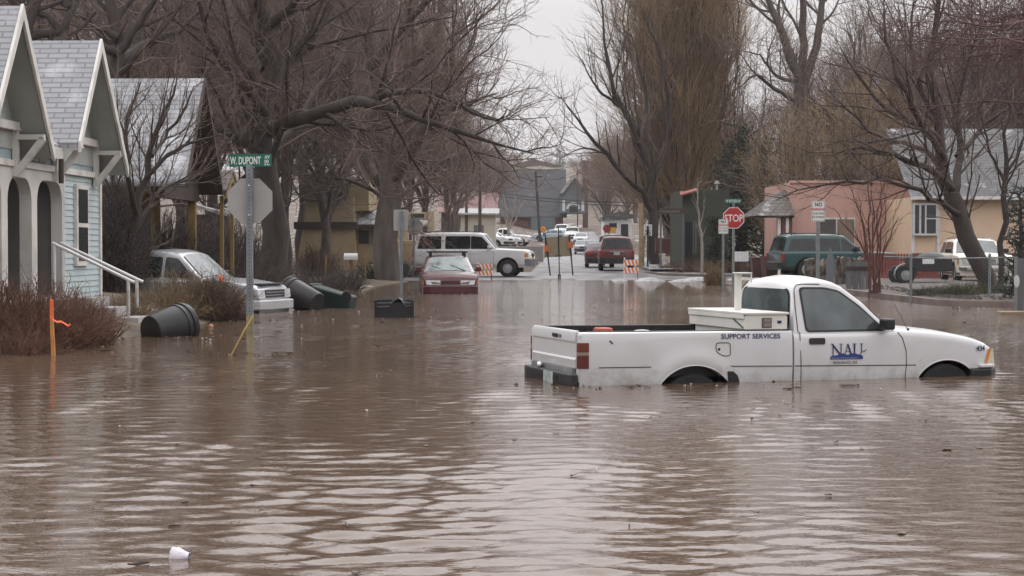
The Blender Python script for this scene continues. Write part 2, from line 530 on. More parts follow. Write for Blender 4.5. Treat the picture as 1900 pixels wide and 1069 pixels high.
def grow(limbs, specs, seed, K=12, jit=.008):
    rg = np.random.default_rng(seed)
    Ps, Rs = [], []
    for pts, rad in limbs:
        p, r = resample(pts, rad, K, rg, jit); Ps.append(p); Rs.append(r)
    P = np.array(Ps); R = np.array(Rs)
    levels = [(P, R)]
    for s in specs:
        N, Kp, _ = P.shape
        plen = np.linalg.norm(np.diff(P, axis=1), axis=2).sum(1)
        if 'd' in s:
            cnt = np.maximum(s.get('min', 1), np.round(plen*s['d']*rg.uniform(.8, 1.2, N))).astype(int)
        else:
            cnt = np.full(N, s['n'])
        par = np.repeat(np.arange(N), cnt); M = len(par)
        first = np.repeat(np.cumsum(cnt)-cnt, cnt)
        order = np.arange(M) - first
        t0 = s.get('t0', .2); t1 = s.get('t1', 1.0)
        t_ = t0 + (t1-t0)*(order + rg.uniform(0, 1, M))/cnt[par]
        f = np.clip(t_, 0, .9999)*(Kp-1); i = f.astype(int); fr = (f-i)[:, None]
        p0 = P[par, i]*(1-fr) + P[par, i+1]*fr
        tg = P[par, i+1]-P[par, i]; tg /= np.linalg.norm(tg, axis=1, keepdims=True)+1e-9
        rp = R[par, i]*(1-fr[:, 0]) + R[par, i+1]*fr[:, 0]
        rndv = rg.normal(0, 1, (M, 3)); rndv[:, 1] *= s.get('flat', 1.0)
        pv_ = rndv - tg*(rndv*tg).sum(1, keepdims=True); pv_ /= np.linalg.norm(pv_, axis=1, keepdims=True)+1e-9
        an = np.radians(rg.uniform(*s['ang'], M))[:, None]
        d = tg*np.cos(an) + pv_*np.sin(an)
        base = s['la'] if 'la' in s else s['l']*plen[par]
        ln = base*(1-s.get('lt', .4)*t_)*rg.uniform(.6, 1.3, M)
        if 'lmax' in s: ln = np.minimum(ln, s['lmax'])
        Kc = s.get('K', 5)
        pts = np.empty((M, Kc, 3)); pts[:, 0] = p0
        st = (ln/(Kc-1))[:, None]
        up = np.array(s.get('dir', (0, 0, 1.0)))*s.get('up', .0)
        wg = s.get('wig', .15)
        for k in range(1, Kc):
            d = d + up + rg.normal(0, wg, (M, 3))
            d /= np.linalg.norm(d, axis=1, keepdims=True)
            pts[:, k] = pts[:, k-1] + d*st
        r0 = np.clip(rp*s.get('rr', .6), s.get('rmin', .004), s.get('rmax', 9))
        tip = s.get('tip', .35)
        rad = r0[:, None]*np.linspace(1, tip, Kc)[None, :]
        P, R = pts, np.maximum(rad, s.get('rtip', .002))
        levels.append((P, R))
    return levels

def levels_mesh(name, levels, sides, m, parent, smooth=True):
    Vs, Qs, o = [], [], 0
    for (P, R), n in zip(levels, sides):
        V, Q = tubes(P, R, n)
        Vs.append(V); Qs.append(Q+o); o += len(V)
    return np_mesh(name, np.concatenate(Vs), np.concatenate(Qs), m, parent, smooth)

def tree(name, label, base, limbs, specs, seed, mbark, mtwig, group=None, ntrunk=2, K=12, jit=.008, cat="tree", sides=None):
    """limbs in world coordinates; trunk = the limbs and the first levels, crown = the finer levels"""
    base = Vector(base)
    limbs = [(list(p), r) for p, r in limbs]
    limbs[0][0][0] = Vector((limbs[0][0][0].x, limbs[0][0][0].y, base.z - .25))
    limbs = [([Vector(p)-base for p in pts], rad) for pts, rad in limbs]
    lv = grow(limbs, specs, seed, K, jit)
    ntrunk = min(ntrunk, len(lv)-1)
    th = thing(name, label, cat, base, 0, group)
    sd = sides or ([9, 6, 4] + [3]*9)
    levels_mesh("trunk", lv[:ntrunk], sd[:ntrunk], mbark, th)
    levels_mesh("crown", lv[ntrunk:], sd[ntrunk:len(lv)], mtwig, th)
    return th

M_bark = mat("bark", (.050,.039,.034), .9, scale=3, bump=.8, bscale=9, var=.4, stretch=(1,1,.25))
M_bark2 = mat("bark_pale", (.088,.072,.063), .9, scale=3, bump=.8, bscale=9, var=.35, stretch=(1,1,.25))
M_twig = mat("twigs_grey_brown", (.150,.108,.090), .85, scale=.6, var=.3)
M_twig2 = mat("twigs_brown", (.180,.128,.104), .85, scale=.5, var=.3)
M_twig_pop = mat("twigs_olive", (.38,.265,.15), .85, scale=.25, col2=(.21,.15,.108), thr=(.35,.65))
M_twig_red = mat("twigs_red_brown", (.105,.062,.058), .85, scale=.5, var=.3)
M_twig_wil = mat("twigs_willow", (.33,.245,.150), .85, scale=.4, var=.2)
M_twig_pale = mat("twigs_pale", (.30,.26,.22), .85, scale=.5, var=.2)

def PL(D, *xy):
    """polyline of photo points at distance D (a point may carry its own distance)"""
    return [Wp(p[0], p[1], p[2] if len(p) > 2 else D) for p in xy]

# --- big cottonwood beside the second house
DA = 56
tree("cottonwood_tree", "massive dark bare cottonwood leaning a long level limb toward the street", (X_(500,DA), DA, G(X_(500,DA), DA)-.1), [
    (PL(DA, (502,500), (498,330), (492,180), (486,40), (470,-200), (455,-640)), [.46,.40,.34,.27,.2,.06]),
    (PL(DA, (500,245), (560,222,55), (670,190,54), (745,208,53), (830,238,52), (905,262,52), (990,285,52)), [.22,.20,.18,.12,.085,.055,.02]),
    (PL(DA, (690,190,54), (730,168,53), (800,172,53), (870,205,52), (930,225,52)), [.12,.10,.08,.06,.02]),
    (PL(DA, (492,165), (540,110,57), (600,40,58), (650,-140,59), (680,-420,60)), [.18,.15,.12,.08,.03]),
    (PL(DA, (488,60), (540,10,55), (590,-90,54), (620,-380,53)), [.16,.13,.1,.03]),
    (PL(DA, (494,215), (450,150,54), (400,90,53), (355,-60,52), (320,-420,51)), [.16,.13,.1,.07,.03]),
    (PL(DA, (490,130), (430,60,58), (395,-120,59), (380,-480,60)), [.15,.12,.09,.03]),
    (PL(DA, (497,280), (540,240,58), (590,170,60), (640,110,62), (700,20,64)), [.15,.12,.09,.06,.02]),
    (PL(DA, (498,300), (450,260,55), (400,240,54), (330,240,53)), [.16,.12,.08,.03]),
  ], [dict(d=1.6, t0=.12, la=4.6, lt=.72, ang=(25,65), up=.06, wig=.16, rr=.42, K=7, rmin=.03, rmax=.12, flat=.9),
      dict(d=2.5, t0=.1, la=2.2, lt=.4, ang=(25,60), up=.06, wig=.18, rr=.55, K=5, rmin=.014, rmax=.04),
      dict(d=2.7, t0=.1, la=.95, lt=.3, ang=(20,60), up=.04, wig=.18, rr=.6, K=4, rmin=.008, rmax=.016),
      dict(d=2.4, t0=.1, la=.5, lt=.3, ang=(20,60), up=.03, wig=.15, rr=.7, K=3, rmin=.006, rmax=.009)], 3, M_bark, M_twig, jit=.006)
# --- second large tree beside it
DB = 72
tb = tree("cottonwood_tree", "broad bare cottonwood with a thick pale trunk behind the stalled red car", (X_(720,DB), DB, G(X_(720,DB), DB)-.1), [
    (PL(DB, (722,480), (720,380), (728,320), (705,220), (690,110), (680,-100), (670,-480)), [.56,.50,.46,.32,.24,.15,.05]),
    (PL(DB, (728,335), (770,270,71), (805,215,70), (835,150,69), (840,90,68), (840,10,68)), [.32,.27,.22,.16,.10,.03]),
    (PL(DB, (726,320), (690,330,74), (672,260,75), (655,150,76), (640,-20,77), (640,-360,77)), [.30,.28,.24,.18,.12,.03]),
    (PL(DB, (700,200), (760,130,72), (810,60,72), (815,-80,73), (815,-330,73)), [.24,.2,.16,.11,.03]),
    (PL(DB, (812,212,70), (860,195,69), (890,185,68), (925,172,68)), [.14,.11,.07,.02]),
    (PL(DB, (790,240,71), (850,250,69), (900,300,68), (940,330,68)), [.12,.1,.06,.02]),
    (PL(DB, (693,130), (740,60,70), (790,0,69), (830,-60,68), (870,-110,68)), [.2,.16,.12,.08,.02]),
    (PL(DB, (838,150,69), (865,100,69), (880,60,69), (885,20,69)), [.12,.08,.05,.02]),
    (PL(DB, (722,400), (700,360,76), (660,340,77), (610,330,78)), [.12,.1,.08,.03]),
  ], [dict(d=1.4, t0=.12, la=3.9, lt=.70, ang=(20,60), up=.09, wig=.15, rr=.42, K=7, rmin=.03, rmax=.12),
      dict(d=2.3, t0=.1, la=2.6, lt=.4, ang=(20,55), up=.09, wig=.16, rr=.55, K=5, rmin=.016, rmax=.04),
      dict(d=2.5, t0=.1, la=1.15, lt=.3, ang=(20,55), up=.07, wig=.16, rr=.6, K=4, rmin=.010, rmax=.018),
      dict(d=2.2, t0=.1, la=.6, lt=.3, ang=(20,55), up=.05, wig=.14, rr=.7, K=3, rmin=.007, rmax=.010)], 5, M_bark2, M_twig2, jit=.005)
# --- crooked tree behind the blue house
DC = 50
tree("old_tree", "crooked dark bare tree rising behind the grey shingled roofs", (X_(222,DC), DC, G(X_(222,DC), DC)-.1), [
    (PL(DC, (226,420), (222,200), (218,100), (205,40), (190,-140), (170,-480)), [.28,.24,.21,.15,.10,.03]),
    (PL(DC, (222,95), (260,40), (300,-20), (350,-100)), [.13,.11,.08,.03]),
    (PL(DC, (220,70), (170,40), (120,10), (60,-30)), [.12,.1,.07,.03]),
    (PL(DC, (220,120), (270,80,52), (320,60,53), (380,20,54)), [.16,.12,.09,.03]),
    (PL(DC, (219,100), (180,90,49), (140,100,48), (90,70,47)), [.14,.11,.08,.03]),
  ], [dict(d=1.3, t0=.1, la=3.4, lt=.4, ang=(25,65), up=.05, wig=.2, rr=.45, K=7, rmin=.025, rmax=.1),
      dict(d=2.0, t0=.1, la=1.7, lt=.4, ang=(25,60), up=.05, wig=.2, rr=.55, K=5, rmin=.014, rmax=.04),
      dict(d=2.8, t0=.1, la=.75, lt=.3, ang=(20,60), up=.04, wig=.18, rr=.6, K=4, rmin=.007, rmax=.014)], 9, M_bark, M_twig)
DC2 = 44
tree("old_tree", "tree with thick twisted limbs at the top left corner above the first gable", (X_(60,DC2), DC2, G(X_(60,DC2), DC2)-.1), [
    (PL(DC2, (40,460), (30,200), (40,80), (60,10), (70,-160), (60,-480)), [.26,.22,.19,.15,.10,.03]),
    (PL(DC2, (38,85), (80,60), (110,62), (128,30), (118,-10), (90,-60)), [.13,.11,.105,.10,.08,.04]),
    (PL(DC2, (50,30), (20,0), (-30,-40)), [.10,.08,.03]),
    (PL(DC2, (110,62), (90,30), (60,20), (50,-10)), [.09,.08,.06,.04]),
  ], [dict(d=1.3, t0=.1, la=2.6, lt=.4, ang=(25,65), up=.05, wig=.2, rr=.45, K=7, rmin=.02, rmax=.1),
      dict(d=2.0, t0=.1, la=1.3, lt=.4, ang=(25,60), up=.05, wig=.2, rr=.55, K=5, rmin=.012, rmax=.04),
      dict(d=3.0, t0=.1, la=.6, lt=.3, ang=(20,60), up=.04, wig=.18, rr=.6, K=4, rmin=.006, rmax=.012)], 19, M_bark, M_twig)
# --- small tree in front of the second house
DD = 36
tree("small_tree", "small leaning bare tree in front of the snow dusted shingle roof", (X_(238,DD), DD, G(X_(238,DD), DD)-.1), [
    (PL(DD, (232,560), (246,440), (270,330), (292,235), (312,190), (330,140)), [.10,.085,.07,.045,.03,.012]),
    (PL(DD, (270,330), (310,290), (360,262), (410,250)), [.05,.04,.03,.01]),
    (PL(DD, (255,400), (235,300,35), (238,210,35), (262,150,35)), [.06,.05,.035,.01]),
    (PL(DD, (282,290), (310,250,37), (345,200,37), (360,160,37)), [.045,.035,.025,.01]),
    (PL(DD, (250,430), (300,350,37), (360,330,38), (400,310,38)), [.045,.04,.025,.01]),
    (PL(DD, (246,440), (215,360,36), (205,290,36), (215,230,36)), [.05,.04,.03,.01]),
  ], [dict(d=3.6, t0=.12, la=1.6, lt=.5, ang=(18,50), up=.12, wig=.12, rr=.5, K=6, rmin=.009, rmax=.022),
      dict(d=4.6, t0=.1, la=.8, lt=.4, ang=(18,50), up=.10, wig=.13, rr=.55, K=5, rmin=.006, rmax=.012),
      dict(d=4.5, t0=.1, la=.34, lt=.3, ang=(20,55), up=.05, wig=.15, rr=.65, K=3, rmin=.004, rmax=.006)], 21, M_bark, M_twig)
# --- tall upright poplar right of the street
DP = 112
rg = np.random.default_rng(4)
bx_ = X_(1262, DP)
lim = [(PL(DP, (1262,490), (1268,330), (1285,180), (1300,0), (1305,-200), (1305,-420)), [.55,.46,.34,.24,.14,.04])]
for i in range(72):
    y0 = rg.uniform(150, 485); a = rg.uniform(0, 2*PI)
    tx = math.cos(a)*rg.uniform(25, 106); td = math.sin(a)*3.6
    top = rg.uniform(-330, 60) + abs(tx)*.9
    xs = np.interp(y0, [-420, 180, 490], [1305, 1285, 1262])
    lim.append((PL(DP, (xs, y0, DP), (xs+tx*.45, y0-70, DP+td*.45), (xs+tx*.85, y0-190, DP+td*.85), (xs+tx*1.02, (y0-190)*.4+top*.6, DP+td), (xs+tx*.70, top, DP+td*.7)),
                [.09,.07,.052,.034,.012]))
tree("poplar_tree", "tall broad upright poplar with dense olive brown twigs behind the stop sign", (bx_, DP, G(bx_, DP)-.1), lim,
     [dict(d=1.1, t0=.05, la=5.0, lt=.45, ang=(14,44), up=.12, wig=.11, rr=.5, K=6, rmin=.022, rmax=.045),
      dict(d=1.5, t0=.05, la=2.8, lt=.4, ang=(12,42), up=.10, wig=.11, rr=.6, K=5, rmin=.015, rmax=.025),
      dict(d=1.6, t0=.05, la=1.6, lt=.3, ang=(12,45), up=.07, wig=.12, rr=.7, K=4, rmin=.010, rmax=.016)], 6, M_bark, M_twig_pop, ntrunk=1)
# --- tree leaning left out of the poplar's foot
tree("leaning_tree", "bare tree fanning leftward over the street beside the tall poplar", (X_(1218,104), 84, G(X_(1218,104), 84)-.1), [
    (PL(104, (1222,480), (1214,420), (1210,340), (1188,270), (1150,195), (1128,120), (1118,40), (1115,-20)), [.36,.32,.26,.20,.15,.10,.06,.025]),
    (PL(104, (1216,400), (1180,345,103), (1130,290,102), (1095,250,102), (1060,215,102), (1040,180,102)), [.2,.17,.13,.1,.06,.02]),
    (PL(104, (1209,340), (1235,270,105), (1240,190,105), (1225,110,105), (1200,30,105)), [.2,.16,.12,.08,.03]),
    (PL(104, (1185,268), (1200,190,106), (1185,120,106), (1170,60,106)), [.15,.11,.07,.02]),
    (PL(104, (1150,198), (1105,160,103), (1080,110,103)), [.1,.07,.02]),
    (PL(104, (1132,290,102), (1085,275,102), (1055,285,102)), [.07,.05,.02]),
  ], [dict(d=1.05, t0=.15, la=3.8, lt=.6, ang=(18,50), up=.13, wig=.09, rr=.42, K=7, rmin=.03, rmax=.08),
      dict(d=1.4, t0=.1, la=2.1, lt=.4, ang=(18,50), up=.12, wig=.10, rr=.55, K=5, rmin=.016, rmax=.03),
      dict(d=2.0, t0=.1, la=1.0, lt=.3, ang=(18,50), up=.09, wig=.10, rr=.65, K=4, rmin=.010, rmax=.016)], 8, M_bark, M_twig)
# --- pollarded tree behind the willows
tree("cottonwood_tree", "bare tree with a stubby forked trunk behind the pink house", (X_(1487,95), 95, G(X_(1487,95), 95)-.1), [
    (PL(95, (1487,470), (1487,300), (1488,210), (1488,150)), [.6,.5,.46,.40]),
    (PL(95, (1488,160), (1465,100), (1440,40), (1415,-40), (1400,-120)), [.28,.24,.2,.12,.03]),
    (PL(95, (1488,155), (1492,80), (1490,0), (1485,-120)), [.26,.22,.17,.04]),
    (PL(95, (1489,155), (1512,90), (1525,10), (1540,-110)), [.26,.22,.17,.04]),
    (PL(95, (1480,190), (1430,160,94), (1400,140,93), (1370,165,93)), [.12,.1,.07,.03]),
    (PL(95, (1482,150), (1440,140,94), (1410,100,93)), [.12,.09,.04]),
    (PL(95, (1492,170), (1540,210,94), (1600,240,94)), [.12,.09,.03]),
  ], [dict(d=1.1, t0=.25, la=4.6, lt=.45, ang=(18,55), up=.08, wig=.12, rr=.42, K=7, rmin=.04, rmax=.09),
      dict(d=1.4, t0=.1, la=2.4, lt=.4, ang=(18,55), up=.08, wig=.12, rr=.55, K=5, rmin=.02, rmax=.035),
      dict(d=1.8, t0=.1, la=1.2, lt=.3, ang=(18,55), up=.06, wig=.12, rr=.65, K=4, rmin=.012, rmax=.018)], 12, M_bark2, M_twig2)
# --- leaning yard tree on the right with the fan of limbs
DR = 46
tree("yard_tree", "bare yard tree leaning left with a fan of limbs in front of the cream house", (X_(1836,DR), DR, G(X_(1836,DR), DR)-.1), [
    (PL(DR, (1838,520), (1812,455), (1780,395), (1764,345), (1748,280), (1738,200), (1730,110), (1740,0), (1750,-120)), [.25,.235,.22,.20,.15,.11,.085,.06,.02]),
    (PL(DR, (1782,398), (1740,375,45), (1690,352,44), (1640,338,44), (1560,342,43), (1500,350,43), (1440,372,43)), [.085,.07,.055,.042,.032,.022,.008]),
    (PL(DR, (1766,350), (1720,310,45), (1660,290,44), (1600,270,44), (1540,290,44)), [.1,.085,.065,.045,.012]),
    (PL(DR, (1770,365), (1782,290,47), (1775,210,47), (1800,110,47), (1830,20,47)), [.12,.095,.07,.05,.015]),
    (PL(DR, (1752,295), (1715,240,45), (1680,170,44), (1650,90,44), (1640,0,44)), [.1,.08,.06,.045,.012]),
    (PL(DR, (1740,215), (1700,150,46), (1690,70,46), (1700,-40,46)), [.075,.06,.045,.012]),
    (PL(DR, (1776,290,47), (1830,230,48), (1880,190,48), (1930,160,48)), [.08,.06,.045,.012]),
    (PL(DR, (1745,260), (1700,230,45), (1640,200,45), (1590,140,45), (1560,90,45)), [.08,.065,.05,.035,.01]),
    (PL(DR, (1755,310), (1690,270,47), (1620,250,48), (1570,200,48), (1530,160,48)), [.075,.06,.045,.03,.01]),
  ], [dict(d=2.1, t0=.12, la=2.6, lt=.5, ang=(18,50), up=.05, wig=.10, rr=.45, K=7, rmin=.012, rmax=.032),
      dict(d=3.0, t0=.1, la=1.3, lt=.4, ang=(18,50), up=.04, wig=.12, rr=.55, K=5, rmin=.007, rmax=.013),
      dict(d=3.6, t0=.1, la=.6, lt=.3, ang=(18,55), up=.03, wig=.12, rr=.65, K=4, rmin=.004, rmax=.007)], 14, M_bark, M_twig)
tree("young_tree", "thin straight dark trunk right of the white wagon with a small fine crown", (X_(1862,47), 47, G(X_(1862,47), 47)-.1), [
    (PL(47, (1862,520), (1861,400), (1862,340), (1866,280), (1870,210), (1872,130)), [.085,.08,.075,.055,.035,.012]),
    (PL(47, (1863,335), (1840,290), (1825,240), (1815,190)), [.045,.035,.025,.01]),
    (PL(47, (1864,330), (1890,280), (1905,230), (1910,180)), [.045,.035,.025,.01]),
  ], [dict(d=2.2, t0=.25, la=1.4, lt=.4, ang=(20,50), up=.08, wig=.1, rr=.5, K=6, rmin=.010, rmax=.03),
      dict(d=3.0, t0=.1, la=.6, lt=.4, ang=(20,50), up=.06, wig=.1, rr=.55, K=4, rmin=.006, rmax=.012)], 15, M_bark, M_twig)
# --- red budded branches of a nearer tree reaching in from the right
lim = [(PL(30, (2260,620), (2250,300), (2230,60), (2200,-150)), [.3,.26,.2,.1])]
rg = np.random.default_rng(23)
for i in range(15):
    y1 = rg.uniform(-160, 190); xe = rg.uniform(1640, 1800); y0 = y1*.55 + rg.uniform(60, 180); dd = rg.uniform(-2.2, 2.2)
    lim.append((PL(30, (2240, y0, 30), (2110, y1+rg.uniform(-15,15)+15, 30+dd*.5), (1990, y1+rg.uniform(-20,20), 30+dd*.8), (1880, y1+rg.uniform(-22,22), 29.5+dd), (xe, y1+rg.uniform(-30,40), 29.5+dd)), [.055,.040,.028,.017,.006]))
tree("budding_tree", "near tree with reddish budding branches hanging in at the top right", (X_(2260,30), 30, G(X_(2260,30), 30)-.1), lim,
     [dict(d=3.2, t0=.2, la=1.3, lt=.3, ang=(25,75), up=.03, wig=.2, rr=.5, K=6, rmin=.007, rmax=.02),
      dict(d=4.4, t0=.1, la=.65, lt=.3, ang=(20,65), up=.03, wig=.18, rr=.55, K=5, rmin=.005, rmax=.009),
      dict(d=6.5, t0=.1, la=.22, lt=.2, ang=(20,60), up=.03, wig=.12, rr=.9, K=3, rmin=.0045, rmax=.006, tip=1.1)], 16, M_twig_red, M_twig_red)
# --- willows behind the pink house: dense upright fuzz
def willow(label, x, D, ytop, wpx, seed, n=26):
    r = np.random.default_rng(seed); lim = []
    bx = X_(x, D); bz = G(bx, D) - .1
    ht = Z_(ytop, D) - bz; hw = wpx/2/F*D
    for i in range(n):
        a = r.uniform(0, 2*PI); q = math.sqrt(r.uniform(0, 1))
        dx, dy = math.cos(a)*q*hw, math.sin(a)*q*hw*.7
        h = ht*(1-.45*q*q)*r.uniform(.8, 1.0)
        lim.append(([Vector((bx+dx*.15, D+dy*.15, bz)), Vector((bx+dx*.6, D+dy*.6, bz+h*.45)), Vector((bx+dx*.95, D+dy*.95, bz+h*.8)), Vector((bx+dx*1.1, D+dy*1.1, bz+h))], [.07,.05,.03,.01]))
    return tree("willow_tree", label, (bx, D, bz), lim,
        [dict(d=2.0, t0=.12, la=1.8, lt=.4, ang=(12,45), up=.05, wig=.09, rr=.5, K=6, rmin=.016, rmax=.03),
         dict(d=3.2, t0=.05, la=1.0, lt=.3, ang=(12,50), up=.02, wig=.12, rr=.6, K=4, rmin=.009, rmax=.013),
         dict(d=3.2, t0=.05, la=.55, lt=.3, ang=(12,60), up=.0, wig=.12, rr=.7, K=3, rmin=.007, rmax=.009)], seed, M_bark2, M_twig_wil)
willow("fuzzy tan willow clump between the evergreens and the pink house", 1478, 92, 185, 170, 31, 36)
willow("tall olive tan willow clump behind the pink house roof", 1590, 92, 105, 165, 32, 40)
willow("tan willow clump behind the join of pink and cream houses", 1690, 94, 150, 165, 33, 34)
# ---------------------------------------------------------------- trees that fill the background
BG = [dict(d=1.5, t0=.15, la=5.0, lt=.6, ang=(20,60), up=.09, wig=.15, rr=.42, K=6, rmin=.028, rmax=.07),
      dict(d=1.9, t0=.1, la=2.7, lt=.4, ang=(20,55), up=.08, wig=.16, rr=.55, K=5, rmin=.015, rmax=.03),
      dict(d=1.7, t0=.1, la=1.25, lt=.3, ang=(20,55), up=.06, wig=.16, rr=.6, K=4, rmin=.010, rmax=.016),
      dict(d=1.3, t0=.1, la=.7, lt=.3, ang=(20,55), up=.05, wig=.14, rr=.7, K=3, rmin=.008, rmax=.010)]
def bg_proto(label, x, D, h, spread, seed, mt, group, n=9):
    r = np.random.default_rng(seed)
    bx = X_(x, D); bz = G(bx, D)
    B = Vector((bx, D, bz-.1))
    lim = [([B, B+Vector((.1,.1,h*.25)), B+Vector((-.2,.2,h*.55)), B+Vector((.2,-.1,h*.8)), B+Vector((0,0,h))], [.30,.26,.19,.11,.03])]
    for i in range(n):
        a = r.uniform(0, 2*PI); z0 = h*r.uniform(.18, .55)
        dx, dy = math.cos(a)*spread, math.sin(a)*spread
        q = r.uniform(.5, 1.0)
        lim.append(([B+Vector((0,0,z0)), B+Vector((dx*.35*q,dy*.35*q,z0+h*.13)), B+Vector((dx*.75*q,dy*.75*q,z0+h*.26)), B+Vector((dx*q,dy*q,z0+h*(.30+.22*r.uniform(0,1))))], [.13,.10,.065,.02]))
    return tree("bare_tree", label, B, lim, BG, seed, M_bark2, mt, group)
GL = "bare trees massed behind the houses on the left"
LBL = "bare brown tree in the thicket massed behind the left houses"
p1 = bg_proto(LBL, 560, 96, 18, 6.0, 41, M_twig2, GL)
p2 = bg_proto(LBL, 330, 90, 17, 6.5, 42, M_twig, GL)
p3 = bg_proto(LBL, 120, 92, 18.5, 6.5, 43, M_twig2, GL)
k_ = 0
for x, D, s, z in [(30,75,.9,.3),(400,78,.9,3.0),(640,98,.95,4.0),(720,104,.95,5.1),(600,84,.8,1.7),(690,118,.95,.4),(790,112,.8,2.6),
                   (350,74,.8,5.5),(-40,84,1.0,.2),(530,74,.8,2.8),(760,126,.9,5.0),(830,132,.72,1.1),(510,100,1.1,3.9),(260,84,1.0,.5),]:
    p = (p1, p2, p3)[k_ % 3]; k_ += 1
    c = copy_thing(p, (X_(x, D), D, G(X_(x, D), D)-.15), z, LBL, s, GL)
GF = "far bare trees on both sides of the street ahead"
LBF = "hazy bare tree among the far trees around the dark roofed house"
q1 = bg_proto(LBF, 845, 165, 11, 4.5, 44, M_twig2, GF, 8)
for x, D, s, z in [(905,190,.8,1),(870,215,.95,2),(890,320,1.2,4),(1130,250,1.0,3.4),(1160,215,1.0,4.4),(1190,190,1.0,5.2),(1118,380,1.0,.8),(1150,420,1.3,1.8),(935,330,.7,.6),(1105,420,.7,2.2),(960,640,.55,3.1),(1015,660,.5,1.2),(1065,650,.5,4.4),(1130,610,.7,5.0),(925,600,.7,2.0),
                   (1210,160,.95,3.6),(1120,210,.75,4.1),(830,260,1.2,1.1),(1180,300,1.3,2.0),(1240,150,1.0,.9),(1240,210,1.4,2.5)]:
    copy_thing(q1, (X_(x, D), D, G(X_(x, D), D)-.15), z, LBF, s, GF)
GR = "bare trees massed behind the houses on the right"
LBR = "bare brown tree in the row behind the right hand houses"
r1 = bg_proto(LBR, 1600, 112, 15, 6, 45, M_twig2, GR)
for x, D, s, z in [(1700,106,1.0,1.0),(1800,104,1.05,2.0),(1900,102,1.0,3.0),(1660,128,1.1,4.0),(1770,132,1.15,5.0),(1860,125,1.1,.5),(1540,130,.9,1.6),(1420,140,.9,2.8),(1380,125,.8,4.2),(1990,110,1.0,3.7),(1340,120,.75,.3)]:
    copy_thing(r1, (X_(x, D), D, G(X_(x, D), D)-.15), z, LBR, s, GR)

# pale little tree by the parked white pickup
tree("pale_tree", "slender pale barked tree behind the parked white pickup", (X_(943,168), 168, gs(168)+.7), [
    (PL(168, (943,440), (944,420), (940,395), (934,360)), [.16,.14,.09,.03]),
    (PL(168, (944,424), (952,395), (958,365)), [.10,.07,.03]),
    (PL(168, (944,428), (958,405), (968,375)), [.09,.06,.02]),
    (PL(168, (943,425), (934,400), (926,385)), [.08,.05,.02])],
    [dict(d=1.4, t0=.3, la=1.2, lt=.4, ang=(15,40), up=.1, wig=.08, rr=.5, K=4, rmin=.02, rmax=.04),
     dict(d=2.0, t0=.1, la=.6, ang=(15,40), up=.06, wig=.08, rr=.6, K=3, rmin=.014, rmax=.02)], 51, M_twig_pale, M_twig_pale)
tree("pale_tree", "slim pale sapling trunk standing before the dark green house", (X_(1302,80), 80, G(X_(1302,80), 80)), [
    (PL(80, (1304,490), (1301,450), (1298,420), (1296,380), (1294,330)), [.07,.06,.05,.035,.01]),
    (PL(80, (1298,420), (1304,400), (1306,370)), [.03,.02,.008])],
    [dict(d=1.6, t0=.3, la=1.0, lt=.4, ang=(15,40), up=.1, wig=.08, rr=.5, K=4, rmin=.012, rmax=.02)], 52, M_twig_pale, M_twig_pale)
# red stemmed shrub on the right
sh = []
for i, (x1, y1, x2, y2, x3, y3) in enumerate([(1606,440,1590,380,1580,345),(1612,430,1612,370,1606,330),(1622,450,1627,400,1640,340),(1632,470,1640,410,1660,365),(1618,440,1622,390,1618,350),(1640,470,1655,430,1668,402),(1600,460,1570,420,1545,385),(1628,440,1634,380,1632,330),(1608,470,1600,420,1592,385)]):
    sh.append((PL(47+.1*i, (1615+i*2.5,545), (x1,y1), (x2,y2), (x3,y3)), [.030,.024,.017,.006]))
tree("vase_shrub", "multi stemmed reddish shrub standing in front of the pink house", (X_(1622,47), 47, G(X_(1622,47), 47)), sh,
     [dict(d=2.0, t0=.35, la=.9, lt=.4, ang=(15,40), up=.08, wig=.08, rr=.5, K=5, rmin=.008, rmax=.018),
      dict(d=2.6, t0=.1, la=.45, ang=(15,45), up=.06, wig=.08, rr=.6, K=3, rmin=.005, rmax=.009)], 53, mat("stems_red", (.12,.055,.045), .8), mat("stems_red", (.12,.055,.045)), cat="shrub")

# ---------------------------------------------------------------- evergreens
M_needle = mat("needles_dark", (.028,.040,.024), .85, scale=1.2, var=.45)
M_needle_b = mat("needles_blue", (.055,.075,.070), .85, scale=2, var=.4)
M_needle_y = mat("needles_olive", (.075,.075,.035), .85, scale=1.5, var=.4)
def conifer(name, label, x, D, ytop, wpx, ybase, seed, mn, dens=1.0, lt=.85, tip_r=.03, group=None):
    bx = X_(x, D); bz = Z_(ybase, D)
    h = Z_(ytop, D) - bz; hw = wpx/2/F*D
    B = Vector((bx, D, bz))
    lim = [([B, B+Vector((0,0,h*.3)), B+Vector((0,0,h*.7)), B+Vector((0,0,h))], [h*.02+.04, h*.016+.03, h*.008+.02, .012])]
    return tree(name, label, B, lim,
        [dict(n=int(60*dens), t0=.03, t1=.99, la=hw*1.15, lt=lt, ang=(65,95), up=.04, wig=.10, rr=.3, K=6, rmin=.012, rmax=.05),
         dict(d=6.5/ max(hw,.6)*1.1, t0=.1, la=hw*.33, lt=.5, ang=(30,70), up=.02, wig=.12, rr=.5, K=4, rmin=.010, rmax=.02),
         dict(d=16/ max(hw,.6), t0=.02, la=hw*.11, lt=.1, ang=(25,70), up=.03, wig=.1, rr=.9, K=2, rmin=tip_r*.5, rmax=tip_r, tip=.4)], seed, M_bark, mn, group, cat="evergreen")
conifer("pine_tree", "dark green pine directly behind the red stop sign", 1372, 96, 235, 95, 495, 61, M_needle, 2.2, .5, .075)
conifer("pine_tree", "dark evergreen between the stop sign and the shingled porch", 1420, 100, 262, 95, 495, 62, M_needle, 2.2, .5, .075)
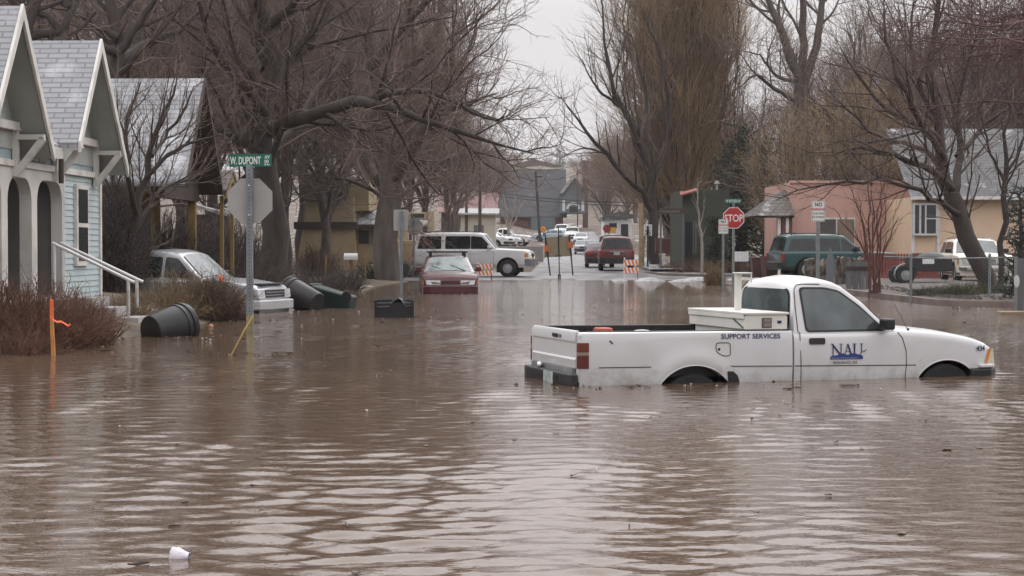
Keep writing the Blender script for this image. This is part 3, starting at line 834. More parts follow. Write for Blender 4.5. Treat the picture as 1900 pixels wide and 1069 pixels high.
conifer("pine_tree", "dark evergreen rising over the green house", 1338, 104, 290, 80, 490, 63, M_needle, 2.0, .5, .075)
conifer("spruce_tree", "blue green spruce at the right edge beside the white wagon", 1894, 42, 345, 80, 556, 64, M_needle_b, 2.2, .55, .03)
conifer("pine_tree", "hazy lone pine on the far ridge", 1038, 640, 277, 30, 312, 65, M_needle, .8, .6, .12)
conifer("pine_tree", "smaller hazy pine beside the brick chimney on the ridge", 1079, 600, 286, 16, 312, 66, M_needle, .7, .6, .12)

# ---------------------------------------------------------------- bushes and hedges
def bush(name, label, x, D, w, h, depth, seed, m, n=60, zb=None, lean=(0,0), tw=.008, d2=5, l2=.45, cat="bush", group=None, flat=False):
    r = np.random.default_rng(seed); bx = X_(x, D); bz = (G(bx, D) if zb is None else zb) - .05
    B = Vector((bx, D, bz)); lim = []
    for i in range(n):
        a = r.uniform(0, 2*PI); q = math.sqrt(r.uniform(0, 1))
        ox, oy = math.cos(a)*q*w/2, math.sin(a)*q*depth/2
        hh = h*(1-.55*q**2.2)*r.uniform(.72, 1.0)
        lim.append(([B+Vector((ox*.45, oy*.45, 0)), B+Vector((ox*.8+lean[0]*.4, oy*.8, hh*.55)), B+Vector((ox*1.05+lean[0], oy*1.05, hh))], [tw*1.8, tw*1.3, tw*.6]))
    lv = grow(lim, [dict(d=d2, t0=.1, la=l2, lt=.3, ang=(20,65), up=.06, wig=.18, rr=.7, K=4, rmin=tw*.7, rmax=tw*1.2),
                    dict(d=d2*1.3, t0=.05, la=l2*.5, lt=.3, ang=(20,70), up=.03, wig=.18, rr=.8, K=3, rmin=tw*.5, rmax=tw*.8)], seed, K=5, jit=.03)
    lv = [(P - np.array(B) * 0, R) for P, R in lv]
    th = thing(name, label, cat, B, 0, group)
    Pm = [(P - np.array(list(B)), R) for P, R in lv]
    levels_mesh("stems", Pm[:1], [4], m, th); levels_mesh("twigs", Pm[1:], [3,3], m, th)
    return th
M_bred = mat("twigs_wine", (.135,.066,.045), .85, scale=1.2, var=.4)
M_bbrn = mat("twigs_dry_brown", (.125,.082,.055), .85, scale=1.2, var=.4)
M_btan = mat("twigs_straw", (.19,.135,.078), .85, scale=1.2, var=.4)
M_bdrk = mat("twigs_dark", (.070,.054,.048), .85, scale=1.2, var=.4)
bush("bush", "dense reddish twiggy bush behind the orange marking stake", 62, 24.6, 2.2, 1.14, 2.4, 71, M_bred, 260, zb=-.1, tw=.006, d2=7, l2=.32)
bush("bush", "reddish twiggy bush at the left edge of the water", -20, 25.2, 1.7, 1.2, 2.0, 72, M_bred, 170, zb=-.1, tw=.006, d2=7, l2=.32)
bush("bush", "sprawling reddish bush end touching the grassy bank", 152, 25.6, 1.2, .85, 1.5, 73, M_bred, 140, zb=-.1, tw=.006, d2=7, l2=.30)
bush("bush", "drooping brown bush in front of the silver pickup", 390, 33.5, 1.15, 1.02, 1.2, 74, M_bbrn, 220, zb=-.05, lean=(.15,0), tw=.006, d2=7, l2=.34)
bush("bush", "straw coloured bush between the handrail and the grey can", 300, 33.0, 2.2, .72, 1.5, 75, M_btan, 170, zb=.0, tw=.006, d2=6, l2=.28)
bush("bush", "straw brown shrub at the foot of the silver pickup door", 340, 34.4, 1.7, 1.05, 1.2, 76, M_btan, 170, zb=.0, tw=.006, d2=6, l2=.3)
bush("bush", "dark tangled bush between the blue house and the small tree", 212, 36.0, 1.4, 2.6, 1.6, 77, M_bdrk, 190, zb=.3, tw=.008, d2=5, l2=.5)
bush("bush", "tall dark brush behind the silver pickup cab", 300, 42, 2.4, 2.1, 2.0, 78, M_bdrk, 160, zb=.35, tw=.008, d2=5, l2=.5)
bush("bush", "tall dark brush under the porch of the yellow house", 222, 38, 1.3, 2.5, 1.6, 79, M_bdrk, 170, zb=.4, tw=.008, d2=5, l2=.5)
bush("bush", "rounded dry grass clump standing at the water edge by the no parking sign", 1326, 63.5, .78, .80, .8, 80, M_btan, 240, zb=-.08, tw=.010, d2=5, l2=.22)
hb_ = []
for i, (x, D, w_, h_) in enumerate([(475,47,2.2,1.05),(520,48,2.0,1.0),(565,50,2.0,.95),(610,53,1.9,.9),(640,56,1.6,.85),(445,44,1.8,1.1)]):
    bush("hedge", "low dark bush %s" % ("behind the fallen bins, nearest the sign pole", "second along the dark hedge from the sign pole", "in the middle of the hedge behind the bins", "in the hedge left of the tan wall", "at the mailbox end of the dark hedge", "between the silver pickup and the hedge")[i],
         x, D, w_, h_, 1.3, 90+i, M_bdrk, 75, zb=-.02, tw=.009, d2=5, l2=.36, group="dark hedge along the left yard")
for i, (x, D, w_, h_, c_) in enumerate([(1250,90,2.0,.55,M_bbrn),(1285,86,2.2,.7,M_bbrn),(1330,84,2.4,.75,M_btan),(1375,84,2.2,.7,M_btan),(1410,82,1.6,.8,M_bbrn)]):
    bush("bush", "low dry shrub %s" % ("nearest the speed sign along the corner yard", "by the green fence posts", "behind the round grass clump", "beside the stop sign pole", "under the shingled porch")[i], x, D, w_, h_, 1.6, 110+i, c_, 55, tw=.014, d2=3.5, l2=.4, group="dry shrubs in the corner yard")
for i, (x, D, w_, h_) in enumerate([(1770,44.5,1.6,.42),(1820,45,1.9,.50),(1725,45.5,1.2,.30)]):
    bush("juniper_bush", "low spreading juniper %s" % ("in front of the white wagon's bumper", "at the foot of the leaning yard tree", "beside the chain link post")[i], x, D, w_, h_, 1.3, 120+i, M_needle_y if i < 2 else M_needle, 130, zb=.10, tw=.008, d2=8, l2=.2, group="low junipers in the gravel yard")
bush("bush", "dark evergreen shrub in front of the tan building", 705, 74, 2.6, .95, 1.8, 130, M_needle, 90, tw=.014, d2=5, l2=.35)
bush("bush", "dark brush at the foot of the thick cottonwood trunk", 745, 77, 2.4, .8, 1.8, 131, M_bdrk, 70, tw=.014, d2=5, l2=.4)
bush("bush", "brown vine thicket climbing the yard beside the cottonwood", 455, 58, 3.0, 2.3, 2.4, 132, M_bdrk, 120, tw=.010, d2=4, l2=.6)
bush("bush", "brown undergrowth against the tan tower wall", 590, 78, 2.2, 1.6, 1.6, 133, M_bbrn, 80, tw=.012, d2=4, l2=.6)
bush("bush", "dry grass tuft at the foot of the mailbox", 640, 64, 1.5, .38, .9, 134, M_btan, 80, zb=.02, tw=.009, d2=6, l2=.22)

bush("bush", "tall brown brush filling the gap between the street name post and the cottonwood", 395, 47, 2.6, 2.5, 2.0, 140, M_bdrk, 110, zb=.1, tw=.009, d2=4.5, l2=.55)
bush("bush", "straw coloured weeds on the bank left of the tipped grey can", 235, 30.6, 1.3, .55, 1.0, 141, M_btan, 150, zb=.05, tw=.006, d2=6, l2=.25)
bush("bush", "brown weeds in the water between the grey can and the silver pickup's wheel", 438, 33.6, .55, .42, .5, 142, M_bbrn, 110, zb=-.1, tw=.006, d2=6, l2=.26)

bush("bush", "straggling wine brown twigs at the lower left corner of the bank", 25, 23.2, 1.5, .55, 1.2, 143, M_bred, 120, zb=-.15, tw=.006, d2=7, l2=.28)
conifer("evergreen_shrub", "dark rounded evergreen shrub against the green house wall", 1330, 87, 400, 50, 497, 67, M_needle, 1.8, .4, .06)
# ---------------------------------------------------------------- paints used by many things
M_white = mat("white_paint", (.62,.62,.62), .32, var=.04, scale=1.5, coat=.3)
M_truckw = mat("white_truck_paint", (.60,.60,.61), .30, scale=1.2, detail=8, col2=(.51,.50,.49), thr=(.45,.75), coat=.25)
def add_mud(m, z0, z1, col=(.20,.155,.12), amt=.75, s=5.0):
    """dried mud spatter: irregular blotches that thin out with height on the panel"""
    t = m.node_tree; b = t.nodes["Principled BSDF"]; src = b.inputs["Base Color"].links[0].from_socket
    c = t.nodes.new("ShaderNodeTexCoord"); sp = t.nodes.new("ShaderNodeSeparateXYZ"); mr = t.nodes.new("ShaderNodeMapRange")
    mr.inputs["From Min"].default_value = z0; mr.inputs["From Max"].default_value = z1; mr.inputs["To Min"].default_value = .26; mr.inputs["To Max"].default_value = -.12
    n = t.nodes.new("ShaderNodeTexNoise"); n.inputs["Scale"].default_value = s; n.inputs["Detail"].default_value = 10; n.inputs["Roughness"].default_value = .72
    ad = t.nodes.new("ShaderNodeMath"); ad.operation = 'ADD'
    r = t.nodes.new("ShaderNodeValToRGB"); r.color_ramp.elements[0].position = .60; r.color_ramp.elements[1].position = .82; r.color_ramp.elements[1].color = (amt, amt, amt, 1)
    mx = t.nodes.new("ShaderNodeMix"); mx.data_type = 'RGBA'; mx.inputs[7].default_value = col + (1,)
    k = t.links.new
    k(c.outputs["Object"], sp.inputs[0]); k(sp.outputs[2], mr.inputs["Value"]); k(c.outputs["Object"], n.inputs["Vector"])
    k(n.outputs[0], ad.inputs[0]); k(mr.outputs[0], ad.inputs[1]); k(ad.outputs[0], r.inputs[0]); k(r.outputs[0], mx.inputs[0]); k(src, mx.inputs[6]); k(mx.outputs[2], b.inputs["Base Color"])
add_mud(M_truckw, .50, .90, amt=.45)
add_mud(M_white, .30, 1.05, amt=.6)
M_black = mat("black_plastic", (.012,.012,.014), .45, var=.3)
M_rub = mat("tyre_rubber", (.010,.010,.011), .75, var=.3, scale=8)
M_dark = mat("dark_void", (.010,.009,.010), .9)
M_glass = mat("car_glass", (.012,.015,.017), .06, var=.3, scale=.8, spec=.5)
M_glassp = mat("misted_glass", (.060,.078,.082), .09, var=.6, scale=2.2, spec=.9, detail=6)
M_glassb = mat("wet_windscreen", (.13,.175,.18), .12, scale=3.2, spec=.9, detail=8, col2=(.035,.045,.05), thr=(.45,.62), stretch=(1,1,.35))
M_chrome = mat("chrome", (.62,.62,.64), .22, var=.08, metal=1)
M_alu = mat("bare_aluminium", (.36,.355,.345), .55, var=.12, scale=2.5, metal=.15, detail=7)
M_galv = mat("galvanised_steel", (.22,.24,.25), .5, var=.2, scale=6, metal=.4)
M_red = mat("red_lens", (.28,.018,.014), .2, var=.15)
M_redl = mat("red_lens_faded", (.115,.020,.016), .3, var=.25, scale=9)
M_amb = mat("amber_lens", (.55,.18,.03), .25, var=.15)
M_lens = mat("clear_lens", (.50,.51,.50), .15, var=.2, scale=8)
M_lamp = mat("lit_headlamp", (.8,.7,.5), .2, emit=(1.0,.80,.52), estr=1.3)
M_navy = mat("navy_lettering", (.012,.018,.10), .4, var=.1)
M_navy2 = mat("blue_emblem", (.022,.040,.20), .4, var=.1)
M_blk = mat("black_lettering", (.012,.012,.012), .5)
M_grn = mat("sign_green", (.006,.125,.085), .4, var=.1)
M_wht = mat("sign_white", (.72,.73,.72), .5, var=.06, scale=5)
M_rsign = mat("sign_red", (.42,.022,.026), .42, var=.1)
M_orange = mat("orange_paint", (.75,.16,.03), .6, var=.15)
M_wood = mat("weathered_wood", (.19,.11,.05), .8, scale=6, bump=.3, var=.35, stretch=(1,1,.2))
M_rim = mat("steel_rim", (.40,.40,.41), .35, var=.15, metal=.5)
M_seam = mat("panel_gap", (.03,.03,.03), .8)
M_plate = mat("number_plate", (.36,.42,.40), .5, var=.3, scale=20)
M_snow = mat("dirty_snow", (.38,.38,.395), .8, scale=3, col2=(.20,.185,.175), thr=(.42,.68), bump=.6, bscale=8)

# ---------------------------------------------------------------- vehicles
def uniq(a):
    a = sorted(a); o = [a[0]]
    for x in a[1:]:
        if x - o[-1] > 1e-4: o.append(x)
    return o
class Veh:
    """lower body and cab lofted along the length; x forward, y to the left, z up from the road"""
    def __init__(s, P): s.P = P
    def zt(s, x): return float(np.interp(x, [p[0] for p in s.P['top']], [p[1] for p in s.P['top']]))
    def zr(s, x): return float(np.interp(x, [p[0] for p in s.P['gh']], [p[1] for p in s.P['gh']]))
    def plan(s, x):
        P = s.P; x0, x1 = P['top'][0][0], P['top'][-1][0]; q = P.get('nose', .45)
        k = 1.0
        if x1 - x < q: k -= P.get('taper', .14)*(1-(x1-x)/q)**2.2
        if x - x0 < q*.7: k -= P.get('rtaper', .07)*(1-(x-x0)/(q*.7))**2.2
        return P['hw']*k
    def prof(s, z):
        zm = s.P.get('zmid', .72)
        return 1 - s.P.get('curve', .10)*((z-zm)/.5)**2*.35
    def ys(s, x, z): return s.plan(x)*s.prof(z)
    def zb(s, x):
        z = s.P.get('zb', .28)
        for (xc, r, zc) in s.P['arch']:
            if abs(x-xc) < r: z = max(z, zc + math.sqrt(r*r-(x-xc)**2)*s.P.get('archk', 1.0))
        return z
    def hb(s, x): return s.plan(x)*s.prof(s.zt(x)) - s.P.get('ins', .05)
    def yg(s, x, z): return s.hb(x) - s.P['tum']*(z - s.zt(x))
    def shell(s, x0=None, x1=None):
        P = s.P; xs = [p[0] for p in P['top']]
        x0 = xs[0] if x0 is None else x0; x1 = xs[-1] if x1 is None else x1
        st = [x for x in xs if x0 <= x <= x1] + list(np.linspace(x0, x1, 26))
        st += [x1 - P.get('nose', .45)*q for q in (.05,.12,.25,.45,.7)]
        for (xc, r, zc) in P['arch']:
            st += [xc + r*math.cos(a) for a in np.linspace(0.02, PI-.02, 19)] + [xc-r-.002, xc+r+.002]
        rows = []
        for x in uniq([q for q in st if x0 <= q <= x1]):
            zb, zt = s.zb(x), s.zt(x); half = []
            sr = P.get('shr', .05); zs = max(zb+.01, zt - sr)
            for q in (0, .12, .3, .5, .7, .88, 1.0):
                z = zb + (zs-zb)*q; half.append((s.ys(x, z), z))
            y1 = half[-1][0]
            for a in (30, 60, 90):
                a = R_(a); half.append((y1 - sr*(1-math.cos(a)), zs + sr*math.sin(a)))
            yc = half[-1][0]; cr = P.get('crown', .04)
            for q in (.8, .5, .2): half.append((yc*q, zt + cr*(1-q*q)))
            ring = [(x, y, z) for y, z in half] + [(x, -y, z) for y, z in half[::-1]]
            rows.append(ring)
        mb = MB(); mb.grid(rows)
        n = len(rows[0]); mb.f.append(tuple(range(n))); o = (len(rows)-1)*n; mb.f.append(tuple(range(o, o+n)))
        return mb
    def cab(s):
        P = s.P; gx = [p[0] for p in P['gh']]; rows = []
        for x in uniq(gx + list(np.linspace(gx[0], gx[-1], 22))):
            zt, zr = s.zt(x) - .02, max(s.zr(x), s.zt(x))
            half = []; rr = min(P.get('rr', .09), max(.005, (zr-zt)*.45)); z1 = zr - rr
            for q in (0, .35, .7, 1.0):
                z = zt + (z1-zt)*q; half.append((s.yg(x, z), z))
            y1 = half[-1][0]
            for a in (25, 50, 75):
                a = R_(a); half.append((y1 - rr*1.2*(1-math.cos(a)), z1 + rr*math.sin(a)))
            yc = half[-1][0]; ze = half[-1][1]
            for q in (.75, .4, 0.12): half.append((yc*q, ze + .04*(1-q*q)))
            rows.append([(x, y, z) for y, z in half] + [(x, -y, z) for y, z in half[::-1]])
        mb = MB(); mb.grid(rows)
        n = len(rows[0]); mb.f.append(tuple(range(n))); o = (len(rows)-1)*n; mb.f.append(tuple(range(o, o+n)))
        return mb
    def pane(s, poly, side, off, lower=False, r=.05):
        P_ = rpoly(poly, r); mb = MB()
        f = s.ys if lower else s.yg
        mb.poly([(x, side*(f(x, z)+off), z) for x, z in P_]); return mb
    def slant(s, a, b, off, m=.09, n=7):
        """a pane between bottom line a=(x,z) and top line b=(x,z) across the car"""
        (xa, za), (xb, zb_) = a, b
        d = Vector((xb-xa, zb_-za)).normalized(); nrm = Vector((d.y, -d.x))
        if (nrm.x < 0) != (xa < xb): nrm = nrm
        sg = 1 if xa > xb else -1
        nrm = Vector((abs(d.y)*sg, abs(d.x)))
        rows = []
        for q in (0, .5, 1):
            x = xa+(xb-xa)*q; z = za+(zb_-za)*q
            yh = s.yg(x, z) - m
            rows.append([(x+nrm.x*off, yh*(1-2*j/(n-1)), z+nrm.y*off+.035*(1-(1-2*j/(n-1))**2)) for j in range(n)])
        mb = MB(); mb.grid(rows); return mb

def wheel(parent, x, y, r, w_=.2, side=1, rimr=.62, zc=None):
    M = Matrix.Translation((x, y, r if zc is None else zc)) @ Matrix.Rotation(PI/2, 4, 'X')
    mb = MB()
    mb.lathe([(r*.55,-w_/2),(r*.9,-w_/2),(r,-w_*.38),(r,w_*.38),(r*.9,w_/2),(r*.55,w_/2)], 28, M)
    o = mb.obj("wheel", M_rub, parent, smooth=35)
    rb = MB(); sg = -side
    pr = [(r*rimr, sg*w_*.42), (r*rimr*.9, sg*w_*.30), (r*rimr*.45, sg*w_*.34), (r*.14, sg*w_*.40), (0.001, sg*w_*.40)]
    rb.lathe(pr, 24, M)
    for j in range(5):
        a = j*2*PI/5
        rb.box(-.02, .02, r*.2, r*rimr*.9, -.01, .012, M @ Matrix.Translation((0,0,sg*w_*.36)) @ Matrix.Rotation(a, 4, 'Z'))
    rb.obj("rim", M_rim, o, smooth=35)
    return o

def vehicle(name, label, cat, loc, rotz, P, paint, glass=M_glass, group=None, wheels=True, detail=True):
    v = Veh(P); t = thing(name, label, cat, loc, rotz, group)
    body = v.shell(); c = v.cab()
    body.obj("body", paint, t, smooth=38)
    c.obj("cab", P.get('roofpaint', paint), t, smooth=38)
    if P.get('lowtrim'):
        tm = MB(); z0, z1 = P['lowtrim']
        x0, x1 = P['top'][0][0], P['top'][-1][0]
        for sd in (1, -1):
            xs = [x for x in np.linspace(x0+.02, x1-.02, 50) if v.zb(x) < z0+.02]
            segs = []; cur = []
            for x in np.linspace(x0+.02, x1-.02, 80):
                if v.zb(x) <= z0: cur.append(x)
                else:
                    if len(cur) > 1: segs.append(cur)
                    cur = []
            if len(cur) > 1: segs.append(cur)
            for sg in segs:
                tm.grid([[(x, sd*(v.ys(x, z0)+.004), z0) for x in sg], [(x, sd*(v.ys(x, z1)+.006), z1) for x in sg]])
        parts(tm, "lower_trim", P.get('trimmat', M_black), t, smooth=40)
    wb = MB()
    for (xc, r, zc) in P['arch']:
        for sd in (1, -1):
            y = v.ys(xc, .5)
            wb.box(xc-r-.03, xc+r+.03, min(sd*(y-.32), sd*(y-.30)), max(sd*(y-.32), sd*(y-.30)), .2, zc+r*P.get('archk',1)+.02)
    parts(wb, "wheel_well", M_dark, t)
    if wheels:
        for (xc, r, zc) in P['arch']:
            for sd in (1, -1):
                wheel(t, xc, sd*(v.ys(xc, .5)-.13), P['wr'], .22, sd)
    for poly in P.get('win', []):
        for sd in (1, -1):
            v.pane(poly, sd, .006).obj("side_window", P.get('sideglass', glass), t)
    if 'ws' in P: v.slant(P['ws'][0], P['ws'][1], .008).obj("windscreen", P.get('wsglass', glass), t, smooth=60)
    if 'rw' in P: v.slant(P['rw'][0], P['rw'][1], .008).obj("rear_window", glass, t, smooth=60)
    x1 = P['top'][-1][0]; x0 = P['top'][0][0]
    if detail:
        sm = MB()
        for xd in P.get('doors', []):
            for sd in (1, -1):
                zz = np.linspace(v.zb(xd)+.05, v.zt(xd)-.02, 6)
                sm.grid([[(xd-.006, sd*(v.ys(xd, z)+.002), z) for z in zz], [(xd+.006, sd*(v.ys(xd, z)+.002), z) for z in zz]])
        if P.get('doors'): parts(sm, "door_seam", M_seam, t)
        hd = MB()
        for xh, zh in P.get('handles', []):
            for sd in (1, -1):
                y = v.ys(xh, zh)
                hd.box(xh-.09, xh+.09, min(sd*y, sd*(y+.02)), max(sd*y, sd*(y+.02)), zh-.025, zh+.025)
        if P.get('handles'): parts(hd, "door_handle", P.get('handlemat', M_black), t, bevel=.006)
        if 'mir' in P:
            for sd in (1, -1):
                xm, zm = P['mir']; y = v.yg(xm, zm)
                m_ = MB(); m_.box(xm-.07, xm+.07, min(sd*(y+.04), sd*(y+.22)), max(sd*(y+.04), sd*(y+.22)), zm-.02, zm+.13)
                m_.bar((xm+.03, sd*(y-.02), zm+.0), (xm+.02, sd*(y+.08), zm+.03), .05)
                m_.obj("wing_mirror", P.get('mirmat', M_black), t, bevel=.025)
        def lamp(nm, poly, sd, m):
            return v.pane(poly, sd, .007, True, .02).obj(nm, m, t)
        # front lamps and grille lie on the nose face
        f = P.get('front')
        if f:
            z0, z1 = f['z']; yi, yo = f['y']
            for sd in (1, -1):
                mb = MB(); xq = x1
                pts = [(xq+.006, sd*yi, z0), (xq+.006, sd*yo, z0), (xq+.006-f.get('sw',.03), sd*(yo+.03), z1), (xq+.006-f.get('sw',.03)*.6, sd*yi, z1)]
                bk = [(p[0]-.08, p[1], p[2]) for p in pts]
                mb.extr(bk, pts)
                mb.obj("headlight", f.get('mat', M_lens), t)
                if f.get('corner'):
                    c0, c1 = f['corner']
                    v.pane([(c0, z0), (c1, z0), (c1-.01, z1), (c0, z1)], sd, .008, True, .015).obj("turn_signal", f.get('cmat', M_amb), t)
            g = MB(); g.box(x1-.05, x1+.012, -yi+.03, yi-.03, z0+.01, z1-.01)
            go = g.obj("grille", f.get('gm', M_black), t)
            if f.get('bars'):
                gb = MB()
                for q in range(f['bars']):
                    zq = z0 + (z1-z0)*(q+1)/(f['bars']+1)
                    gb.box(x1+.0, x1+.02, -yi+.03, yi-.03, zq-.012, zq+.012)
                gb.obj("grille_bar", f.get('bm', M_chrome), go)
        for bk_ in ('fb', 'rb'):
            if bk_ in P:
                z0, z1, dp, m_ = P[bk_]
                hw = P['hw']*.97; mb = MB()
                xx = x1 if bk_ == 'fb' else x0; sg = 1 if bk_ == 'fb' else -1
                A = [(xx-sg*.25, -hw*1.02), (xx+sg*dp*.2, -hw*.98), (xx+sg*dp, -hw*.72), (xx+sg*dp, hw*.72), (xx+sg*dp*.2, hw*.98), (xx-sg*.25, hw*1.02)]
                mb.extr([(x, y, z0) for x, y in A], [(x, y, z1) for x, y in A])
                mb.obj("bumper", m_, t, bevel=.02)
        if 'tl' in P:
            z0, z1, wl = P['tl']
            for sd in (1, -1):
                y = v.ys(x0+.04, z0)
                mb = MB(); mb.box(x0-.012, x0+.09, min(sd*(y-wl), sd*(y+.012)), max(sd*(y-wl), sd*(y+.012)), z0, z1)
                mb.obj("tail_light", M_red, t, bevel=.008)
        if 'plate' in P:
            mb = MB(); xx, zz = P['plate']
            mb.box(xx-.008, xx+.008, -.15, .15, zz-.075, zz+.075); mb.obj("number_plate", M_plate, t)
        if 'rack' in P:
            xa, xb = P['rack']; mb = MB()
            for sd in (1, -1):
                pts = [(x, sd*(v.yg(x, v.zr(x)-.09)-.10), v.zr(x)+.05) for x in np.linspace(xa, xb, 6)]
                mb.tube(pts, .018, 6)
                for q in (0, 5): mb.bar(pts[q], (pts[q][0], pts[q][1], pts[q][2]-.09), .03)
            for xq in (xa+.2, xb-.2):
                y = v.yg(xq, v.zr(xq)-.09)-.10
                mb.bar((xq, -y, v.zr(xq)+.06), (xq, y, v.zr(xq)+.06), .03)
            mb.obj("roof_rack", P.get('rackm', M_black), t)
    return t, v

def suv_profile(Lf, Lr, hw, hood, belt, roof, cowl, wst, rear_top, wr, xf, xr, zb=.38, tum=.22, nosez=None):
    """a boxy wagon: front end Lf, rear end -Lr"""
    nz_ = nosez or hood - .12
    return dict(top=[(-Lr, belt-.12), (-Lr+.03, belt-.03), (-Lr+.1, belt), (cowl-.02, belt+.005), (cowl+.05, hood+.02), (Lf-.6, hood-.02), (Lf-.25, (hood+nz_)/2+.02), (Lf-.06, nz_), (Lf, nz_-.10)],
                gh=[(-Lr+.06, belt), (-rear_top-.0, roof-.09), (-rear_top+.12, roof-.02), (-rear_top+.4, roof), (wst-.35, roof), (wst, roof-.05), (cowl, belt+.01)],
                hw=hw, zb=zb, tum=tum, arch=[(xf, wr+.10, wr), (xr, wr+.10, wr)], wr=wr)

# --- the white moving SUV at the crossing
P = suv_profile(2.60, 2.60, .99, 1.20, 1.19, 1.93, 1.10, .50, 2.42, .385, 1.60, -1.43, .42, .24, 1.10)
P.update(win=[[(-2.40,1.23),(-1.34,1.23),(-1.34,1.78),(-2.28,1.78)], [(-1.16,1.23),(-.05,1.23),(-.05,1.79),(-1.16,1.79)], [(-.03,1.23),(.94,1.23),(.44,1.76),(-.03,1.79)]],
         ws=((1.06,1.24),(.56,1.82)), rw=((-2.53,1.25),(-2.43,1.78)), doors=[-1.25,-.04,.98], handles=[(-1.05,1.05),(.12,1.05)], handlemat=M_white, mir=(.80,1.26), mirmat=M_white,
         front=dict(z=(.86,1.04), y=(.50,.84), corner=(2.34,2.50), mat=M_lamp, bars=2), fb=(.52,.80,.14,mat("grey_bumper", (.16,.16,.17), .4)), rb=(.50,.72,.12,mat("grey_bumper", (.16,.16,.17), .4)),
         tl=(.85,1.18,.14), rack=(-2.2,.3), lowtrim=(.44,.56), trimmat=mat("grey_cladding", (.36,.36,.37), .5), curve=.12)
vehicle("suv", "white full size SUV with lit headlights driving across the flooded crossing", "car", (X_(880,78.6), 78.6, G(X_(880,78.6), 78.6)+.0), R_(-7), P, M_white)

# --- stalled red wagon nose-on
P = suv_profile(2.28, 2.30, .845, .93, .93, 1.42, .92, .12, 2.05, .30, 1.32, -1.28, .22, .36, .80)
P['top'][-1] = (2.28, .60)
P['top'][-2] = (2.22, .76)
M_maroon = mat("maroon_paint", (.075,.012,.018), .28, var=.2, coat=.35)
P.update(win=[[(-2.0,.97),(-1.15,.97),(-1.15,1.33),(-1.85,1.33)], [(-1.07,.97),(-.12,.97),(-.12,1.34),(-1.07,1.34)], [(-.06,.97),(.72,.97),(.18,1.32),(-.06,1.34)]],
         ws=((.90,.96),(.18,1.37)), wsglass=M_glassb, rw=((-2.22,.98),(-2.06,1.36)), doors=[-1.1,-.09,.80], mir=(.66,.98), mirmat=M_maroon,
         front=dict(z=(.60,.725), y=(.30,.70), corner=(2.05,2.2), mat=M_lens, sw=.05, gm=M_maroon), fb=(.34,.56,.13,M_maroon), rb=(.34,.56,.12,M_maroon), tl=(.62,.9,.2), lowtrim=(.24,.30), curve=.14)
t_, v_ = vehicle("stalled_wagon", "stalled dark red station wagon nose on in bumper deep water", "car", (X_(831,54.6), 54.6, -.34), R_(-90+4), P, M_maroon)
sv = MB()
sv.box(2.29,2.305,-.70,.70,.578,.590); sv.obj("chrome_strip", M_chrome, t_)
rk = MB()
for xq, dz in ((-.1,.10), (-1.3,.10)):
    rk.bar((xq, -.62, 1.45+dz), (xq, .62, 1.45+dz), .05, .04)
    for sd in (1,-1): rk.bar((xq, sd*.52, 1.36), (xq, sd*.52, 1.45+dz), .07, .06)
rk.obj("roof_rack", M_black, t_)
wp = MB(); wp.bar((.92,.5,.985),(.62,.05,1.16),.02); wp.bar((.92,-.1,.985),(.65,-.5,1.13),.02); wp.obj("wiper", M_black, t_)

# --- silver extended cab pickup in the left driveway
M_silver = mat("silver_paint", (.42,.43,.45), .28, var=.10, scale=1, metal=.35, coat=.4)
P = dict(top=[(-2.45,.86),(-2.42,.92),(-.52,.93),(-.50,.95),(.92,.96),(.98,.975),(1.5,.95),(1.95,.885),(2.15,.84),(2.25,.76),(2.27,.64)],
         gh=[(-1.12,.95),(-1.04,1.43),(-.9,1.50),(-.1,1.535),(.15,1.52),(.35,1.46),(.95,.96)],
         hw=.86, zb=.34, tum=.27, arch=[(1.45,.40,.34),(-1.45,.40,.34)], wr=.33, curve=.12,
         win=[[(-.98,1.0),(-.50,1.0),(-.50,1.40),(-.90,1.40)], [(-.42,1.0),(-.02,1.0),(-.02,1.41),(-.42,1.41)], [(.05,1.0),(.76,1.0),(.34,1.38),(.05,1.41)]],
         ws=((.92,1.0),(.40,1.44)), wsglass=M_glassp, rw=((-1.10,1.02),(-1.05,1.38)), doors=[.0,.88,-.46], handles=[(.13,.86)], mir=(.66,1.02),
         front=dict(z=(.60,.78), y=(.50,.80), corner=(2.02,2.17), mat=M_lens, sw=.03, bars=2), fb=(.40,.56,.16,mat("silver_bumper", (.50,.51,.52), .35, metal=.3)), rb=(.40,.56,.12,M_chrome), tl=(.6,.85,.1),
         lowtrim=(.36,.40))
for k_2 in ('top','gh'): P[k_2] = [(x, z*1.085) for x, z in P[k_2]]
P['win'] = [[(x, z*1.085) for x, z in p_] for p_ in P['win']]
P['ws'] = tuple((x, z*1.085) for x, z in P['ws']); P['rw'] = tuple((x, z*1.085) for x, z in P['rw'])
P['front']['z'] = (.66,.84); P['fb'] = (.42,.62)+P['fb'][2:]; P['arch'] = [(1.45,.44,.37),(-1.45,.44,.37)]; P['wr'] = .36; P['mir'] = (.66,1.10)
tS, vS = vehicle("silver_pickup", "silver extended cab pickup nosing out of the bushes on the left", "pickup truck", (X_(332,38.6), 38.6, -.36), R_(-17), P, M_silver, M_glass)
bd = MB(); bd.box(-2.36,-1.16,-.72,.72,1.005,1.03); bd.obj("bed_cover", M_black, tS)
hs = MB(); hs.box(2.0,2.24,-.6,.6,.945,.97); hs.obj("bug_deflector", M_black, tS, bevel=.01)

